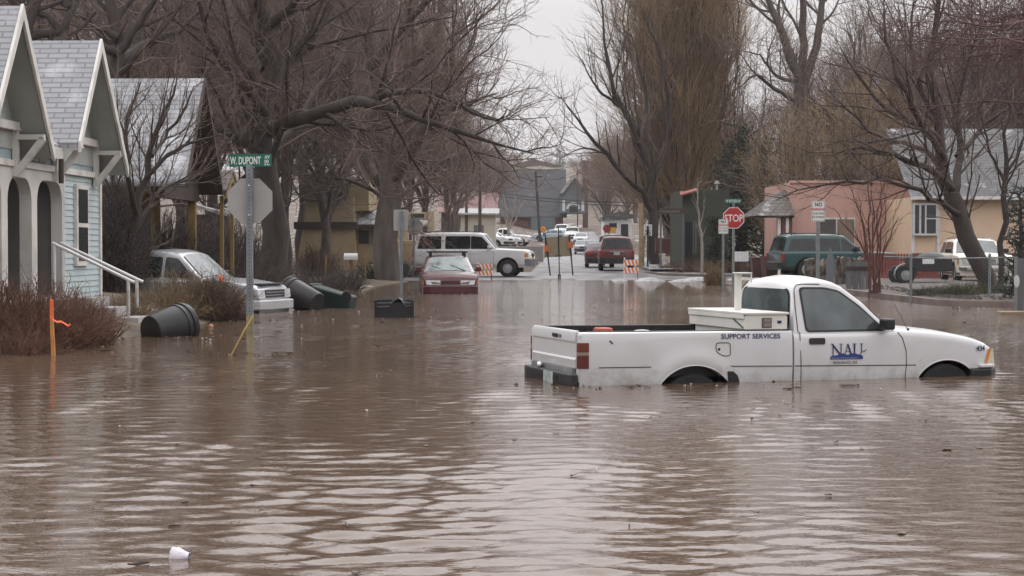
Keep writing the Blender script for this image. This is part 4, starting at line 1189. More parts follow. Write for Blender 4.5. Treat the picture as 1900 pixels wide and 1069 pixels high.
# --- teal SUV parked by the pink house
P = suv_profile(2.35, 2.35, .90, 1.0, 1.0, 1.66, .88, .20, 2.12, .35, 1.40, -1.40, .34, .27, .90)
M_teal = mat("teal_paint", (.011,.055,.056), .3, var=.15, coat=.4)
P.update(win=[[(-2.12,1.05),(-1.02,1.05),(-1.02,1.50),(-1.95,1.50)], [(-.90,1.05),(-.02,1.05),(-.02,1.51),(-.90,1.51)], [(.04,1.05),(.72,1.05),(.22,1.48),(.04,1.51)]],
         ws=((.84,1.04),(.26,1.55)), rw=((-2.28,1.05),(-2.15,1.52)), doors=[-.96,.01,.80], mir=(.6,1.07), front=dict(z=(.68,.84), y=(.45,.78)), fb=(.42,.62,.1,M_black), rb=(.42,.62,.1,M_black), tl=(.66,.95,.12), rack=(-1.9,.0), lowtrim=(.36,.46))
vehicle("parked_suv", "dark teal SUV parked beside the stone wall of the pink house", "car", (X_(1545,68), 68, G(X_(1545,68),68)), R_(12), P, M_teal)

# --- white diesel wagon facing us on the right
P = suv_profile(2.35, 2.35, .89, .93, .93, 1.43, .95, .25, 2.0, .31, 1.40, -1.40, .24, .30, .86)
P['top'][-1] = (2.35, .62); P['top'][-2] = (2.32, .84)
M_cream = mat("cream_car_paint", (.66,.62,.52), .35, var=.06)
P.update(win=[[(-2.0,.98),(-1.15,.98),(-1.15,1.34),(-1.85,1.34)], [(-1.07,.98),(-.08,.98),(-.08,1.35),(-1.07,1.35)], [(-.02,.98),(.78,.98),(.30,1.33),(-.02,1.35)]],
         ws=((.92,.97),(.33,1.37)), wsglass=M_glassp, rw=((-2.26,.98),(-2.05,1.35)), doors=[-1.1,-.05,.85], mir=(.7,1.0), nose=.25, taper=.06,
         front=dict(z=(.60,.80), y=(.34,.74), corner=(2.16,2.30), mat=M_lens, sw=.0, bars=4, gm=M_black), fb=(.42,.54,.12,M_chrome), rb=(.40,.54,.12,M_chrome), tl=(.62,.85,.2), lowtrim=(.26,.34), rack=(-1.7,-.1), rackm=M_chrome)
vehicle("diesel_wagon", "cream white old station wagon facing out of the yard behind the leaning tree", "car", (X_(1812,60), 60.4, G(X_(1816,59), 59)), R_(-95), P, M_cream)

# --- parked cars beyond the crossing
M_rsuv = mat("red_suv_paint", (.105,.016,.016), .3, var=.15, coat=.4)
P = suv_profile(2.3, 2.25, .90, 1.05, 1.05, 1.72, .85, .25, 2.08, .36, 1.40, -1.35, .36, .27, .95)
P.update(win=[[(-2.02,1.10),(-1.02,1.10),(-1.02,1.56),(-1.92,1.56)], [(-.90,1.10),(-.02,1.10),(-.02,1.57),(-.90,1.57)], [(.04,1.10),(.70,1.10),(.27,1.54),(.04,1.57)]],
         ws=((.81,1.09),(.31,1.61)), rw=((-2.19,1.10),(-2.10,1.57)), fb=(.45,.65,.1,M_black), rb=(.42,.66,.12,M_black), tl=(.72,1.0,.13), plate=(-2.39,.86), rack=(-1.9,.0), lowtrim=(.38,.58), front=dict(z=(.7,.88), y=(.45,.78)))
def back_bar(t):
    b_ = MB(); b_.box(-2.285,-2.262,-.36,.36,.955,.985); b_.obj("tailgate_strip", M_chrome, t)
tR, vR = vehicle("parked_suv", "dark red SUV parked at the right kerb past the barricade", "car", (X_(1143,91), 91.3, G(X_(1143,91),91)+.03), R_(88), P, M_rsuv)
back_bar(tR)
tB = MB()
Pc = suv_profile(2.2, 2.2, .84, .90, .90, 1.38, .85, .15, 1.55, .30, 1.30, -1.28, .22, .34, .78)
Pc.update(win=[[(-1.55,.95),(-.95,.95),(-.95,1.28),(-1.40,1.28)], [(-.88,.95),(-.08,.95),(-.08,1.29),(-.88,1.29)], [(-.02,.95),(.64,.95),(.18,1.27),(-.02,1.29)]],
         ws=((.80,.94),(.2,1.32)), rw=((-2.0,.93),(-1.62,1.30)), fb=(.34,.54,.1,M_black), rb=(.34,.54,.1,M_black), tl=(.66,.84,.3), plate=(-2.30,.6), front=dict(z=(.60,.74), y=(.35,.68)), lowtrim=(.24,.30))
import copy as _cp
def sedan(name, label, x, D, rot, paint, P=Pc, glass=M_glassp, group=None, z=None):
    return vehicle(name, label, "car", (X_(x,D), D, (G(X_(x,D), D)+.03) if z is None else z), R_(rot), P, paint, glass, group)
M_dkred = mat("dark_red_sedan", (.10,.018,.026), .3, coat=.4)
sedan("parked_sedan", "dark red sedan half hidden behind the red SUV", 1112, 101, 88, M_dkred)
M_greyc = mat("grey_car_paint", (.24,.26,.27), .3, coat=.4)
M_whitec = mat("plain_white_car", (.68,.68,.69), .3, coat=.3)
M_bluec = mat("dark_blue_car", (.03,.045,.11), .3, coat=.3)
sedan("parked_sedan", "grey compact car facing us in the middle of the far street", 1081, 175, -92, M_greyc)
sedan("parked_sedan", "white sedan facing us just above the grey compact car", 1078, 204, -94, M_whitec)
Pv = suv_profile(2.4, 2.4, .95, 1.1, 1.1, 1.85, 1.0, .35, 2.2, .37, 1.45, -1.45, .38, .22, 1.0)
Pv.update(win=[[(-2.2,1.16),(-1.1,1.16),(-1.1,1.68),(-2.1,1.68)], [(-1.0,1.16),(-.02,1.16),(-.02,1.69),(-1.0,1.69)], [(.04,1.16),(.82,1.16),(.38,1.66),(.04,1.69)]],
          ws=((.95,1.14),(.42,1.74)), rw=((-2.35,1.15),(-2.24,1.70)), fb=(.45,.66,.1,M_black), rb=(.45,.66,.1,M_black), tl=(.72,1.0,.13), front=dict(z=(.75,.92), y=(.45,.8)))
vehicle("parked_suv", "white SUV parked up the hill behind the portable sign", "car", (X_(1043,222), 222, G(X_(1043,222),222)), R_(-100), Pv, M_whitec)
vehicle("parked_suv", "white van like SUV to the right of the uphill white SUV", "car", (X_(1062,212), 213, G(X_(1062,213),213)), R_(-92), Pv, M_whitec)
sedan("parked_sedan", "dark blue car beside the grey compact on the far street", 1102, 165, -90, M_bluec)
vehicle("parked_suv", "blue minivan ahead of the red SUV at the right kerb", "car", (X_(1130,120), 118, G(X_(1130,118),118)+.02), R_(88), Pv, M_bluec)
sedan("parked_sedan", "pale blue car left of the uphill SUV", 1022, 216, 170, mat("pale_blue_car", (.42,.50,.55), .3))
# lot on the left: white pickup, wagon, sedan
Pp = dict(top=[(-2.7,1.0),(-2.66,1.08),(-.62,1.09),(-.6,1.10),(1.02,1.11),(1.08,1.13),(1.7,1.10),(2.35,1.02),(2.6,.94),(2.66,.80)],
          gh=[(-.72,1.1),(-.66,1.66),(-.5,1.74),(0,1.77),(.25,1.74),(.45,1.66),(1.05,1.12)], hw=.97, zb=.42, tum=.25, arch=[(1.72,.46,.38),(-1.6,.46,.38)], wr=.37,
          win=[[(-.05,1.16),(.84,1.16),(.42,1.60),(-.05,1.64)],[(-.56,1.16),(-.16,1.16),(-.16,1.63),(-.5,1.63)]], ws=((1.02,1.16),(.49,1.66)), rw=((-.71,1.18),(-.69,1.58)), doors=[-.1,1.0], fb=(.46,.70,.1,M_chrome), rb=(.46,.66,.1,M_chrome),
          front=dict(z=(.74,.92), y=(.5,.85)))
vehicle("white_pickup", "white pickup parked in the raised lot past the moving SUV", "pickup truck", (X_(938,176), 176, 1.42-(455-431-24)*0 + gs(176)*0 + Z_(457,176)-1.42), R_(-12), Pp, M_whitec)
sedan("parked_sedan", "white sedan parked in front of the white pickup in the lot", 925, 166, -10, M_whitec, z=Z_(459,166))
vehicle("parked_suv", "white wagon parked in the lot directly behind the moving SUV's hood", "car", (X_(902,158), 158, Z_(462,158)), R_(-25), Pv, M_whitec)
# ---------------------------------------------------------------- hero: the drowned white university pickup
a_tr = math.atan2(1.435, 4.545)
tail = Vector((0.677, 17.885, 0))
dirx = Vector((math.cos(a_tr), math.sin(a_tr), 0)); diry = Vector((-math.sin(a_tr), math.cos(a_tr), 0))
HWT = .77
ZR = -.53
T0 = thing("white_pickup", "white university pickup truck standing in floodwater up to its door sills", "pickup truck", tail + diry*HWT + Vector((0,0,ZR)), a_tr)
XB0, XB1, XC0 = 0.0, 2.325, 2.345
TP = dict(top=[(XC0,1.055),(3.40,1.055),(3.50,1.07),(3.62,1.068),(3.9,1.050),(4.2,1.018),(4.45,.972),(4.62,.918),(4.715,.862),(4.755,.79)],
          gh=[(2.355,1.06),(2.385,1.50),(2.45,1.575),(2.6,1.605),(2.75,1.60),(2.87,1.575),(2.97,1.53),(3.19,1.365),(3.44,1.115),(3.52,1.06)],
          hw=HWT, zb=.30, tum=.235, ins=.02, arch=[(4.135,.405,.365)], archk=.93, wr=.32, shr=.07, crown=.035, curve=.16, zmid=.74, nose=.42, taper=.10, rtaper=0, rr=.085)
class HV(Veh):
    def plan(s, x):
        k = 1.0
        if 4.755 - x < .42: k -= .11*(1-(4.755-x)/.42)**2.4
        return HWT*k
hv = HV(TP)
hv.shell().obj("cab_body", M_truckw, T0, smooth=40)
hv.cab().obj("cab", M_truckw, T0, smooth=42)
# bed sides, each a closed panel with its wheel arch, rail and inner wall
BA = (1.235, .455, .30)
def bed_zb(x):
    xc, r, zc = BA
    return max(.30, zc + math.sqrt(max(0, r*r-(x-xc)**2))*.93) if abs(x-xc) < r else .30
xs = uniq(list(np.linspace(XB0, XB1, 24)) + [BA[0]+BA[1]*math.cos(a) for a in np.linspace(.02, PI-.02, 25)] + [BA[0]-BA[1]-.002, BA[0]+BA[1]+.002])
def flare(x, z):
    """a soft bulge of the panel over the rear wheel"""
    d = math.hypot(x-BA[0], (z-.32))
    return .022*math.exp(-((d-.46)/.10)**2)
for sd in (1, -1):
    rows = []
    for x in xs:
        zb = bed_zb(x); o = []
        for q in (0,.1,.22,.36,.5,.64,.78,.9,1.0):
            z = zb + (1.035-zb)*q; o.append((x, sd*(HWT*hv.prof(z)+flare(x, z)), z))
        yt = HWT*hv.prof(1.035)
        o += [(x, sd*(yt-.008), 1.058), (x, sd*(yt-.025), 1.068), (x, sd*(yt-.075), 1.068), (x, sd*(yt-.085), 1.05), (x, sd*(yt-.085), max(.60, zb))]
        rows.append(o)
    mb = MB(); mb.grid(rows)
    n = len(rows[0]); mb.f.append(tuple(range(n))); oo = (len(rows)-1)*n; mb.f.append(tuple(range(oo, oo+n)))
    mb.obj("bed_side", M_truckw, T0, smooth=40)
bl = MB()
yi = HWT*hv.prof(1.0)-.09
bl.box(.02, XB1-.01, -yi, yi, .60, .625)
for sd in (1, -1):                                               # black bed liner standing against the walls
    bl.box(.02, XB1-.02, min(sd*(yi-.02), sd*yi), max(sd*(yi-.02), sd*yi), .626, 1.072)
    for q in range(14): bl.box(.1+q*.158, .14+q*.158, min(sd*(yi-.035), sd*(yi-.021)), max(sd*(yi-.035), sd*(yi-.021)), .63, 1.04)
bl.box(XB1-.035, XB1-.012, -yi+.03, yi-.03, .626, 1.05)
bl.obj("bed_liner", M_black, T0)
rl = MB()
for sd in (-1, 1):
    yt = HWT*hv.prof(1.035)
    rl.box(.10, XB1-.02, min(sd*(yt-.09), sd*(yt-.035)), max(sd*(yt-.09), sd*(yt-.035)), 1.0685, 1.078)
parts(rl, "rail_cap", M_black, T0, bevel=.004)
# tailgate
tg = MB()
prof_t = [(-.012,.70),(-.020,.76),(-.026,.79),(-.012,.81),(-.012,.955),(-.024,.975),(-.024,1.06),(-.010,1.085),(.02,1.085),(.02,.70)]
tg.extr([(x, -.69, z) for x, z in prof_t], [(x, .69, z) for x, z in prof_t])
tgo = tg.obj("tailgate", M_truckw, T0, smooth=30, bevel=.006)
hd = MB(); hd.box(-.034,-.018,-.17,.0,.995,1.035); hd.obj("tailgate_handle", M_black, tgo, bevel=.006)
text("lettering", "434", .058, M_navy, tgo, (-.0255,-.19,.992), (PI/2, 0, -PI/2), .95, bold=.001)
pc = MB()
for sd in (1,-1): pc.box(-.012,.03, min(sd*.697, sd*(HWT*.985)), max(sd*.697, sd*(HWT*.985)), .56, 1.05)
parts(pc, "rear_pillar", M_truckw, T0, bevel=.01)
gp = MB()
for sd in (1,-1): gp.box(-.008,.0,min(sd*.6905,sd*.6965),max(sd*.6905,sd*.6965),.60,1.05)
parts(gp, "tailgate_seam", M_seam, T0)
# wrap-round tail lights
for sd in (1, -1):
    mb = MB()
    ya = HWT*hv.prof(.8)
    A = [(-.022, sd*.74), (-.022, sd*(ya-.02)), (-.004, sd*(ya+.007)), (.095, sd*(ya+.009)), (.095, sd*(ya-.05)), (.0, sd*.74)]
    def seg(z0, z1, m, nm, par=T0):
        q = MB(); q.extr([(x, y, z0) for x, y in A], [(x, y, z1) for x, y in A]); return q.obj(nm, m, par, bevel=.004)
    tl = seg(.705, .835, M_redl, "tail_light")
    seg(.836, .868, mat("clear_lens_dull", (.30,.20,.18), .3), "reverse_lens", tl)
    seg(.869, .965, mat("amber_red_lens", (.15,.035,.02), .3, var=.2), "turn_lens", tl)
# bumper, plate, ball
bp_ = MB()
A = [(-.02,-.78),(-.09,-.76),(-.115,-.60),(-.115,.60),(-.09,.76),(-.02,.78)]
bp_.extr([(x, y, .515) for x, y in A], [(x, y, .655) for x, y in A])
bo = bp_.obj("rear_bumper", mat("bumper_black", (.022,.023,.026), .45, var=.4, scale=6), T0, bevel=.02)
b2 = MB(); b2.box(-.124,-.117,-.42,.42,.565,.61); b2.obj("bumper_step", M_black, bo)
b3 = MB(); b3.box(-.126,-.118,-.30,.0,.53,.645); b3.obj("number_plate", M_plate, bo)
b4 = MB(); b4.lathe([(.001,.66),(.03,.67),(.036,.70),(.03,.73),(.001,.74)], 12, Matrix.Translation((-.08,.25,-.02))); b4.obj("tow_ball", M_chrome, bo, smooth=60)
us = MB(); us.box(-.04,.0,-.66,.66,.64,.70); us.obj("sill_panel", mat("dirty_sill", (.20,.20,.20), .6, var=.3), T0)
# wheels, wells, mudflap
for xc, r, zc in ((BA[0], .33, BA[2]), (4.135, .33, .36)):
    for sd in (1, -1): wheel(T0, xc, sd*(HWT-.12), .335, .2, sd, zc=zc-.0)
ww = MB()
for xc in (BA[0], 4.135):
    for sd in (1, -1):
        y1, y0 = HWT-.05, HWT-.42
        n = 14; rows = []
        for j in range(n+1):
            a = PI*j/n; rr_ = .50
            rows.append([(xc+rr_*math.cos(a), sd*y0, .32+rr_*math.sin(a)*.97), (xc+rr_*math.cos(a), sd*y1, .32+rr_*math.sin(a)*.97)])
        o_ = len(ww.v); ww.grid(rows); ww.f.append(tuple(o_+2*j for j in range(n+1)))
parts(ww, "wheel_well", M_dark, T0)
lip = MB()
for xc, r, zc, k in ((BA[0], BA[1], BA[2], .93), (4.135, .405, .365, .93)):
    for sd in (1, -1):
        pts = []
        for j in range(25):
            a = PI*j/24; x = xc + r*math.cos(a); z = zc + r*k*math.sin(a)
            y = (HWT*hv.prof(z)+flare(x, z)) if xc < 2 else hv.ys(x, z)
            pts.append((x, sd*(y-.004), z))
        lip.tube(pts, .009, 5)
parts(lip, "arch_lip", M_truckw, T0, smooth=60)
mf = MB()
for sd in (1, -1):
    y = HWT*1.025
    mf.extr([(1.60, sd*(y+.012), .50), (1.735, sd*(y+.012), .50), (1.70, sd*(y+.012), .615), (1.655, sd*(y+.012), .655), (1.585, sd*(y+.012), .66)],
            [(1.60, sd*(y-.05), .50), (1.735, sd*(y-.05), .50), (1.70, sd*(y-.05), .615), (1.655, sd*(y-.05), .655), (1.585, sd*(y-.05), .66)])
parts(mf, "mud_flap", M_black, T0, bevel=.01)
# glass and its rubber
for sd in (1, -1):
    wpoly = [(2.475,1.502),(2.74,1.500),(2.90,1.470),(3.12,1.315),(3.385,1.078),(2.505,1.068)]
    wout = [(2.452,1.523),(2.75,1.522),(2.912,1.488),(3.14,1.325),(3.425,1.058),(2.486,1.048)]
    hv.pane(wout, sd, .004, r=.05).obj("window_seal", M_black, T0)
    hv.pane(wpoly, sd, .008, r=.045).obj("side_window", M_glassp, T0)
hv.slant((3.50,1.085),(3.0,1.51), .010, .075).obj("windscreen", M_glass, T0, smooth=60)
rwn = MB()
rp = rpoly([(-.60,1.10),(.60,1.10),(.56,1.46),(.45,1.50),(-.45,1.50),(-.56,1.46)], .07)
def rx(z): return float(np.interp(z, [1.06,1.50,1.575], [2.355,2.385,2.45]))
rwn.poly([(rx(z)-.012, y, z) for y, z in rp]); rwn.obj("rear_window", M_glassp, T0)
rs = MB(); rp2 = rpoly([(-.63,1.075),(.63,1.075),(.585,1.475),(.47,1.52),(-.47,1.52),(-.585,1.475)], .08)
rs.poly([(rx(z)-.007, y, z) for y, z in rp2]); rs.obj("rear_window_seal", M_black, T0)
# seams and the waist line
sm = MB()
def seam(pts, w_, side, cabside=False):
    rows = []
    for i, (x, z) in enumerate(pts):
        a = Vector(pts[max(0,i-1)]); b = Vector(pts[min(len(pts)-1,i+1)]); d = (b-a).normalized(); n_ = Vector((-d.y, d.x))*w_/2
        row = []
        for s_ in (-1, 1):
            xx, zz = x+n_.x*s_, z+n_.y*s_
            y = hv.yg(xx, zz) if zz > 1.056 else ((HWT*hv.prof(zz)+flare(xx, zz)) if xx < 2.33 else hv.ys(xx, zz))
            row.append((xx, side*(y+.003), zz))
        rows.append(row)
    sm.grid(rows)
for sd in (1, -1):
    seam([(2.425,.50),(2.42,.75),(2.41,1.05),(2.40,1.06),(2.395,1.3),(2.40,1.50),(2.43,1.545),(2.5,1.555),(2.7,1.553)], .010, sd)
    seam([(3.63,.50),(3.645,.7),(3.64,.85),(3.60,.98),(3.545,1.045)], .009, sd)
    seam([(.20,.712),(.76,.712)], .009, sd)
    seam([(1.63,.708),(2.32,.700)], .009, sd)
    seam([(2.35,.700),(3.62,.690),(3.76,.689)], .009, sd)
sm.box(XB1-.004, XC0+.004, -HWT*.93, HWT*.93, .45, 1.0)
fd = rpoly([(1.468,.95),(1.625,.95),(1.625,.815),(1.54,.815),(1.468,.86)], .03)
fd2 = [(x+.0, z) for x, z in fd]
seam(fd2+[fd2[0]], .009, -1)
parts(sm, "panel_seam", M_seam, T0)
kd = MB(); kd.lathe([(.001,0),(.014,0),(.014,.004),(.001,.005)], 10, Matrix.Translation((1.50,-(HWT*hv.prof(.885)+.004),.885)) @ Matrix.Rotation(PI/2,4,'X')); kd.obj("fuel_lock", M_black, T0)
dh = MB()
for sd in (1,-1):
    y = hv.ys(2.6,.955); dp = rpoly([(2.515,.925),(2.695,.925),(2.695,.99),(2.515,.99)], .02)
    dh.extr([(x, sd*(y-.01), z) for x, z in dp], [(x, sd*(y+.012), z) for x, z in dp])
parts(dh, "door_handle", mat("handle_brown_black", (.03,.022,.026), .4), T0)
for sd in (1,-1):
    y = hv.yg(3.32,1.1); mr = MB(); mr.box(3.31,3.42,min(sd*(y+.05),sd*(y+.22)),max(sd*(y+.05),sd*(y+.22)),1.075,1.195)
    mr.extr([(3.30,sd*y,1.065),(3.46,sd*y,1.062),(3.40,sd*y,1.13)],[(3.33,sd*(y+.07),1.09),(3.42,sd*(y+.07),1.09),(3.40,sd*(y+.07),1.15)])
    mr.obj("wing_mirror", M_black, T0, bevel=.025)
# front end
for sd in (1,-1):
    v1 = [(4.60,.700),(4.735,.705),(4.73,.855),(4.66,.855)]
    mb = MB(); mb.poly([(x, sd*(hv.ys(x, z)+.006), z) for x, z in v1]); mb.obj("corner_lamp", mat("corner_lens", (.58,.52,.34), .2, var=.15), T0)
    mb = MB(); v2 = [(4.605,.700),(4.645,.70),(4.70,.855),(4.655,.855)]
    mb.poly([(x, sd*(hv.ys(x, z)+.009), z) for x, z in v2]); mb.obj("turn_signal", M_amb, T0)
    mb = MB(); mb.box(4.74,4.768,min(sd*.40,sd*.66),max(sd*.40,sd*.66),.70,.81); mb.obj("headlight", M_lens, T0, bevel=.01)
gr = MB(); gr.box(4.74,4.764,-.38,.38,.70,.81); gr.obj("grille", M_black, T0)
fb = MB(); A = [(4.40,-.80),(4.66,-.79),(4.79,-.66),(4.83,-.4),(4.83,.4),(4.79,.66),(4.66,.79),(4.40,.80)]
fb.extr([(x, y, .50) for x, y in A], [(x, y, .645) for x, y in A]); fb.obj("front_bumper", M_black, T0, bevel=.02)
fv = MB(); A2 = [(4.52,-.802),(4.66,-.795),(4.78,-.66),(4.82,-.4),(4.82,.4),(4.78,.66),(4.66,.795),(4.52,.802)]
fv.extr([(x, y, .652) for x, y in A2], [(x, y, .685) for x, y in A2]); fv.obj("bumper_trim", M_truckw, T0, bevel=.008)
an = MB(); an.tube([(3.70,-.70,1.055),(3.64,-.68,1.18),(3.56,-.65,1.34)], [.004,.003,.002], 5); an.lathe([(.001,0),(.016,.0),(.012,.03),(.001,.035)], 8, Matrix.Translation((3.70,-.70,1.05))); an.obj("antenna", M_black, T0)
wi = MB(); wi.bar((3.53,-.5,1.095),(3.30,-.02,1.27),.012); wi.bar((3.54,.1,1.10),(3.3,.5,1.27),.012); wi.box(3.50,3.57,-.64,.64,1.075,1.092); wi.obj("wiper", M_black, T0)
dt = MB(); dt.bar((.318,-(HWT*hv.prof(.97)+.004),.985),(.350,-(HWT*hv.prof(.95)+.004),.955),.006,.012); dt.obj("paint_scratch", M_blk, T0)
# toolbox and rack
tbx = MB()
yb = HWT*.94
tbx.extr([(1.80,-yb,1.082),(2.285,-yb,1.082),(2.285,-yb,1.215),(2.27,-yb,1.235),(1.82,-yb,1.235),(1.80,-yb,1.215)], [(1.80,yb,1.082),(2.285,yb,1.082),(2.285,yb,1.215),(2.27,yb,1.235),(1.82,yb,1.235),(1.80,yb,1.215)])
tbx.box(1.83,2.26,-yi+.04,yi-.04,.70,1.081)
M_box = mat("toolbox_white", (.66,.65,.60), .45, var=.08, scale=3, detail=7)
to = tbx.obj("toolbox", M_box, T0, bevel=.008)
ld = MB(); ld.box(1.785,2.30,-yb-.012,yb+.012,1.236,1.262); ld.box(1.786,1.798,-yb,yb,1.19,1.2355); ld.obj("toolbox_lid", M_box, to, bevel=.005)
dl = MB(); dl.bar((1.795,-yb+.02,1.10),(1.795,-.35,1.225),.010); dl.bar((1.795,-.35,1.225),(1.795,.1,1.20),.008); dl.obj("lid_stay", M_seam, to)
lk = MB(); lk.box(1.995,2.105,-yb-.010,-yb+.01,1.10,1.205); lo = lk.obj("toolbox_latch", mat("latch_grey", (.10,.085,.08), .5), to, bevel=.006)
l2_ = MB(); l2_.box(2.01,2.09,-yb-.013,-yb-.0095,1.112,1.15); l2_.box(2.01,2.09,-yb-.013,-yb-.0095,1.158,1.195); l2_.obj("latch_plate", mat("latch_tan", (.23,.19,.17), .5), lo)
l3 = MB(); l3.box(2.17,2.215,-yb-.004,-yb+.005,1.145,1.175); l3.obj("badge", M_navy, to)
rkp = MB()
for yq in (-.05,):
    rkp.box(2.00,2.06,yq-.03,yq+.03,1.262,1.655)
rkp.box(1.985,2.15,-.15,.0,1.656,1.670)
rkp.box(2.135,2.148,-.148,-.135,1.56,1.655)
rkp.obj("ladder_rack", M_box, to, bevel=.004)
cg = MB(); cg.box(.62,.80,.40,.60,.626,1.06); cg.obj("fuel_can", mat("red_can", (.30,.04,.02), .5), T0, bevel=.03)
sn = MB(); sn.lathe([(.20,0),(.19,.05),(.14,.10),(.06,.13),(.001,.135)], 14, Matrix.Translation((1.0,.10,.92))); sn.box(.83,1.17,-.07,.27,.63,.925); sn.obj("snow_heap", M_snow, T0, smooth=50)
# writing on the near side
yn = lambda x, z: -((HWT*hv.prof(z)+flare(x, z)) if x < 2.33 else hv.ys(x, z)) - .004
text("lettering", "SUPPORT SERVICES", .0725, M_navy, T0, (1.525, yn(1.9,1.02)-.002, .992), sx=1.065, bold=.0009)
text("lettering", "434", .082, M_navy, T0, (4.485, yn(4.50,.86)-.012, .832), (PI/2, 0, .20), .95, bold=.001)
# serif monogram with mountains
nb = MB(); X0, Z0, hh = 2.765, .800, .125
yq = yn(2.9,.85) - .002
def stroke(x0, z0, x1, z1, w_):
    d = Vector((x1-x0, z1-z0)); n_ = Vector((-d.y, d.x)).normalized()*w_/2
    nb.extr([(x0-n_.x, yq, z0-n_.y), (x0+n_.x, yq, z0+n_.y), (x1+n_.x, yq, z1+n_.y), (x1-n_.x, yq, z1-n_.y)],
            [(x0-n_.x, yq-.0015, z0-n_.y), (x0+n_.x, yq-.0015, z0+n_.y), (x1+n_.x, yq-.0015, z1+n_.y), (x1-n_.x, yq-.0015, z1-n_.y)])
def serif(x, z, w_=.036): stroke(x-w_/2, z, x+w_/2, z, .006)
stroke(X0+.02,Z0-.015,X0+.02,Z0+hh,.010); stroke(X0+.012,Z0+hh-.003,X0+.105,Z0+.012,.017); stroke(X0+.112,Z0+.01,X0+.112,Z0+hh,.010)
serif(X0+.005,Z0+hh,.03); serif(X0+.112,Z0+hh,.04); serif(X0+.02,Z0-.015,.03)
stroke(X0+.158,Z0+.015,X0+.192,Z0+hh,.008); stroke(X0+.188,Z0+hh,X0+.232,Z0+.01,.017); stroke(X0+.168,Z0+.045,X0+.212,Z0+.045,.006)
stroke(X0+.268,Z0+.0,X0+.268,Z0+hh,.016); serif(X0+.268,Z0+hh,.045); stroke(X0+.350,Z0+.03,X0+.350,Z0+hh,.009); serif(X0+.350,Z0+hh,.036)
stroke(X0+.268,Z0+.01,X0+.295,Z0-.006,.011); stroke(X0+.295,Z0-.006,X0+.33,Z0+.0,.009); stroke(X0+.33,Z0+.0,X0+.350,Z0+.035,.009)
stroke(X0+.362,Z0+.045,X0+.385,Z0+.042,.008); stroke(X0+.385,Z0+.042,X0+.405,Z0+.065,.007)
nb.obj("emblem_letters", M_navy, T0)
mt = MB(); yq2 = yq - .0022
prm = [(X0-.01,Z0-.004),(X0+.07,Z0+.008),(X0+.135,Z0+.026),(X0+.17,Z0+.012),(X0+.19,Z0+.010),(X0+.215,Z0+.018),(X0+.265,Z0+.026),(X0+.32,Z0+.010),(X0+.365,Z0-.002),(X0+.365,Z0-.036),(X0-.01,Z0-.036)]
mt.extr([(x, yq2, z) for x, z in prm], [(x, yq2-.0015, z) for x, z in prm]); mt.obj("emblem_mountains", M_navy2, T0)
text("lettering", "NORTHERN ARIZONA UNIVERSITY", .0215, mat("pale_blue_print", (.30,.34,.48), .5), T0, (X0, yq2-.0028, Z0-.031), sx=.93)
text("lettering", "RESIDENCE LIFE", .036, mat("grey_print", (.16,.13,.13), .5), T0, (X0+.02, yq-.001, Z0-.083), sx=1.12)
# tip of the whole truck nose down a little
T0.rotation_euler = (0, R_(.35), a_tr)
T0.scale = (1.018, 1, 1)
# ---------------------------------------------------------------- houses
M_roofg = shingle_mat("grey_shingles_x", (.29,.295,.31), (.33,.335,.35), (.20,.20,.21), .34, .115, 'x', 1.25, .05)
M_roofw = shingle_mat("snow_dusted_shingles", (.24,.245,.255), (.29,.295,.31), (.17,.17,.175), .36, .13, 'x', 1.2, .14)
M_roofd = shingle_mat("dark_shingles", (.055,.058,.066), (.070,.072,.080), (.035,.035,.04), .8, .25, 'x', 1.3, -.04)
M_roofs = shingle_mat("grey_shingles_far", (.085,.085,.088), (.115,.115,.117), (.06,.06,.06), .5, .2, 'x', 1.6, .03)
M_roofb = shingle_mat("brown_shakes", (.07,.055,.048), (.115,.096,.086), (.03,.026,.025), .3, .22, 'x', 1.6, .02)
M_sid = mat("pale_blue_siding", (.46,.545,.555), .6, var=.08, scale=2)
M_stuc = mat("pale_blue_stucco", (.30,.385,.405), .75, var=.1, scale=3, bump=.2)
M_trim = mat("aged_white_trim", (.70,.68,.64), .65, scale=2.2, col2=(.48,.46,.43), thr=(.45,.7), detail=8)
M_porch = mat("porch_plaster", (.64,.62,.59), .75, scale=1.3, col2=(.46,.44,.41), thr=(.45,.7), detail=8, bump=.15)
M_gable = mat("grey_green_boards", (.36,.39,.365), .8, var=.12, scale=2)
M_win = mat("house_window_glass", (.030,.033,.036), .08, spec=.8)
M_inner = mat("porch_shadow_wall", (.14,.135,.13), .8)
M_yel = mat("yellow_boards", (.25,.17,.06), .7, var=.15, scale=2)
M_brn = mat("dark_brown_boards", (.055,.038,.032), .85, var=.25, scale=2)
M_tan = mat("tan_stucco", (.36,.28,.17), .85, var=.12, scale=1.2, bump=.2)
M_tan2 = mat("pale_tan_stucco", (.46,.375,.27), .85, var=.1, scale=1.2, bump=.2)
M_pink = mat("pink_stucco", (.56,.345,.29), .85, var=.07, scale=1.1, bump=.25, bscale=12, detail=8)
M_peach = mat("peach_siding", (.66,.49,.34), .75, var=.06, scale=1.3, detail=7)
M_brick = mat("red_brick", (.13,.055,.045), .85, var=.25, scale=4)
M_dgrn = mat("dark_green_paint", (.040,.047,.033), .8, var=.15, scale=2)
M_gfen = mat("grey_green_fence", (.085,.105,.09), .8, var=.2, scale=4, stretch=(3,3,.3))
M_conc = mat("pale_concrete", (.36,.345,.335), .8, var=.12, scale=1.5, bump=.2, detail=8)
M_kerb = mat("dark_wet_kerb", (.13,.095,.085), .6, scale=1.6, col2=(.24,.20,.18), detail=8, bump=.3)
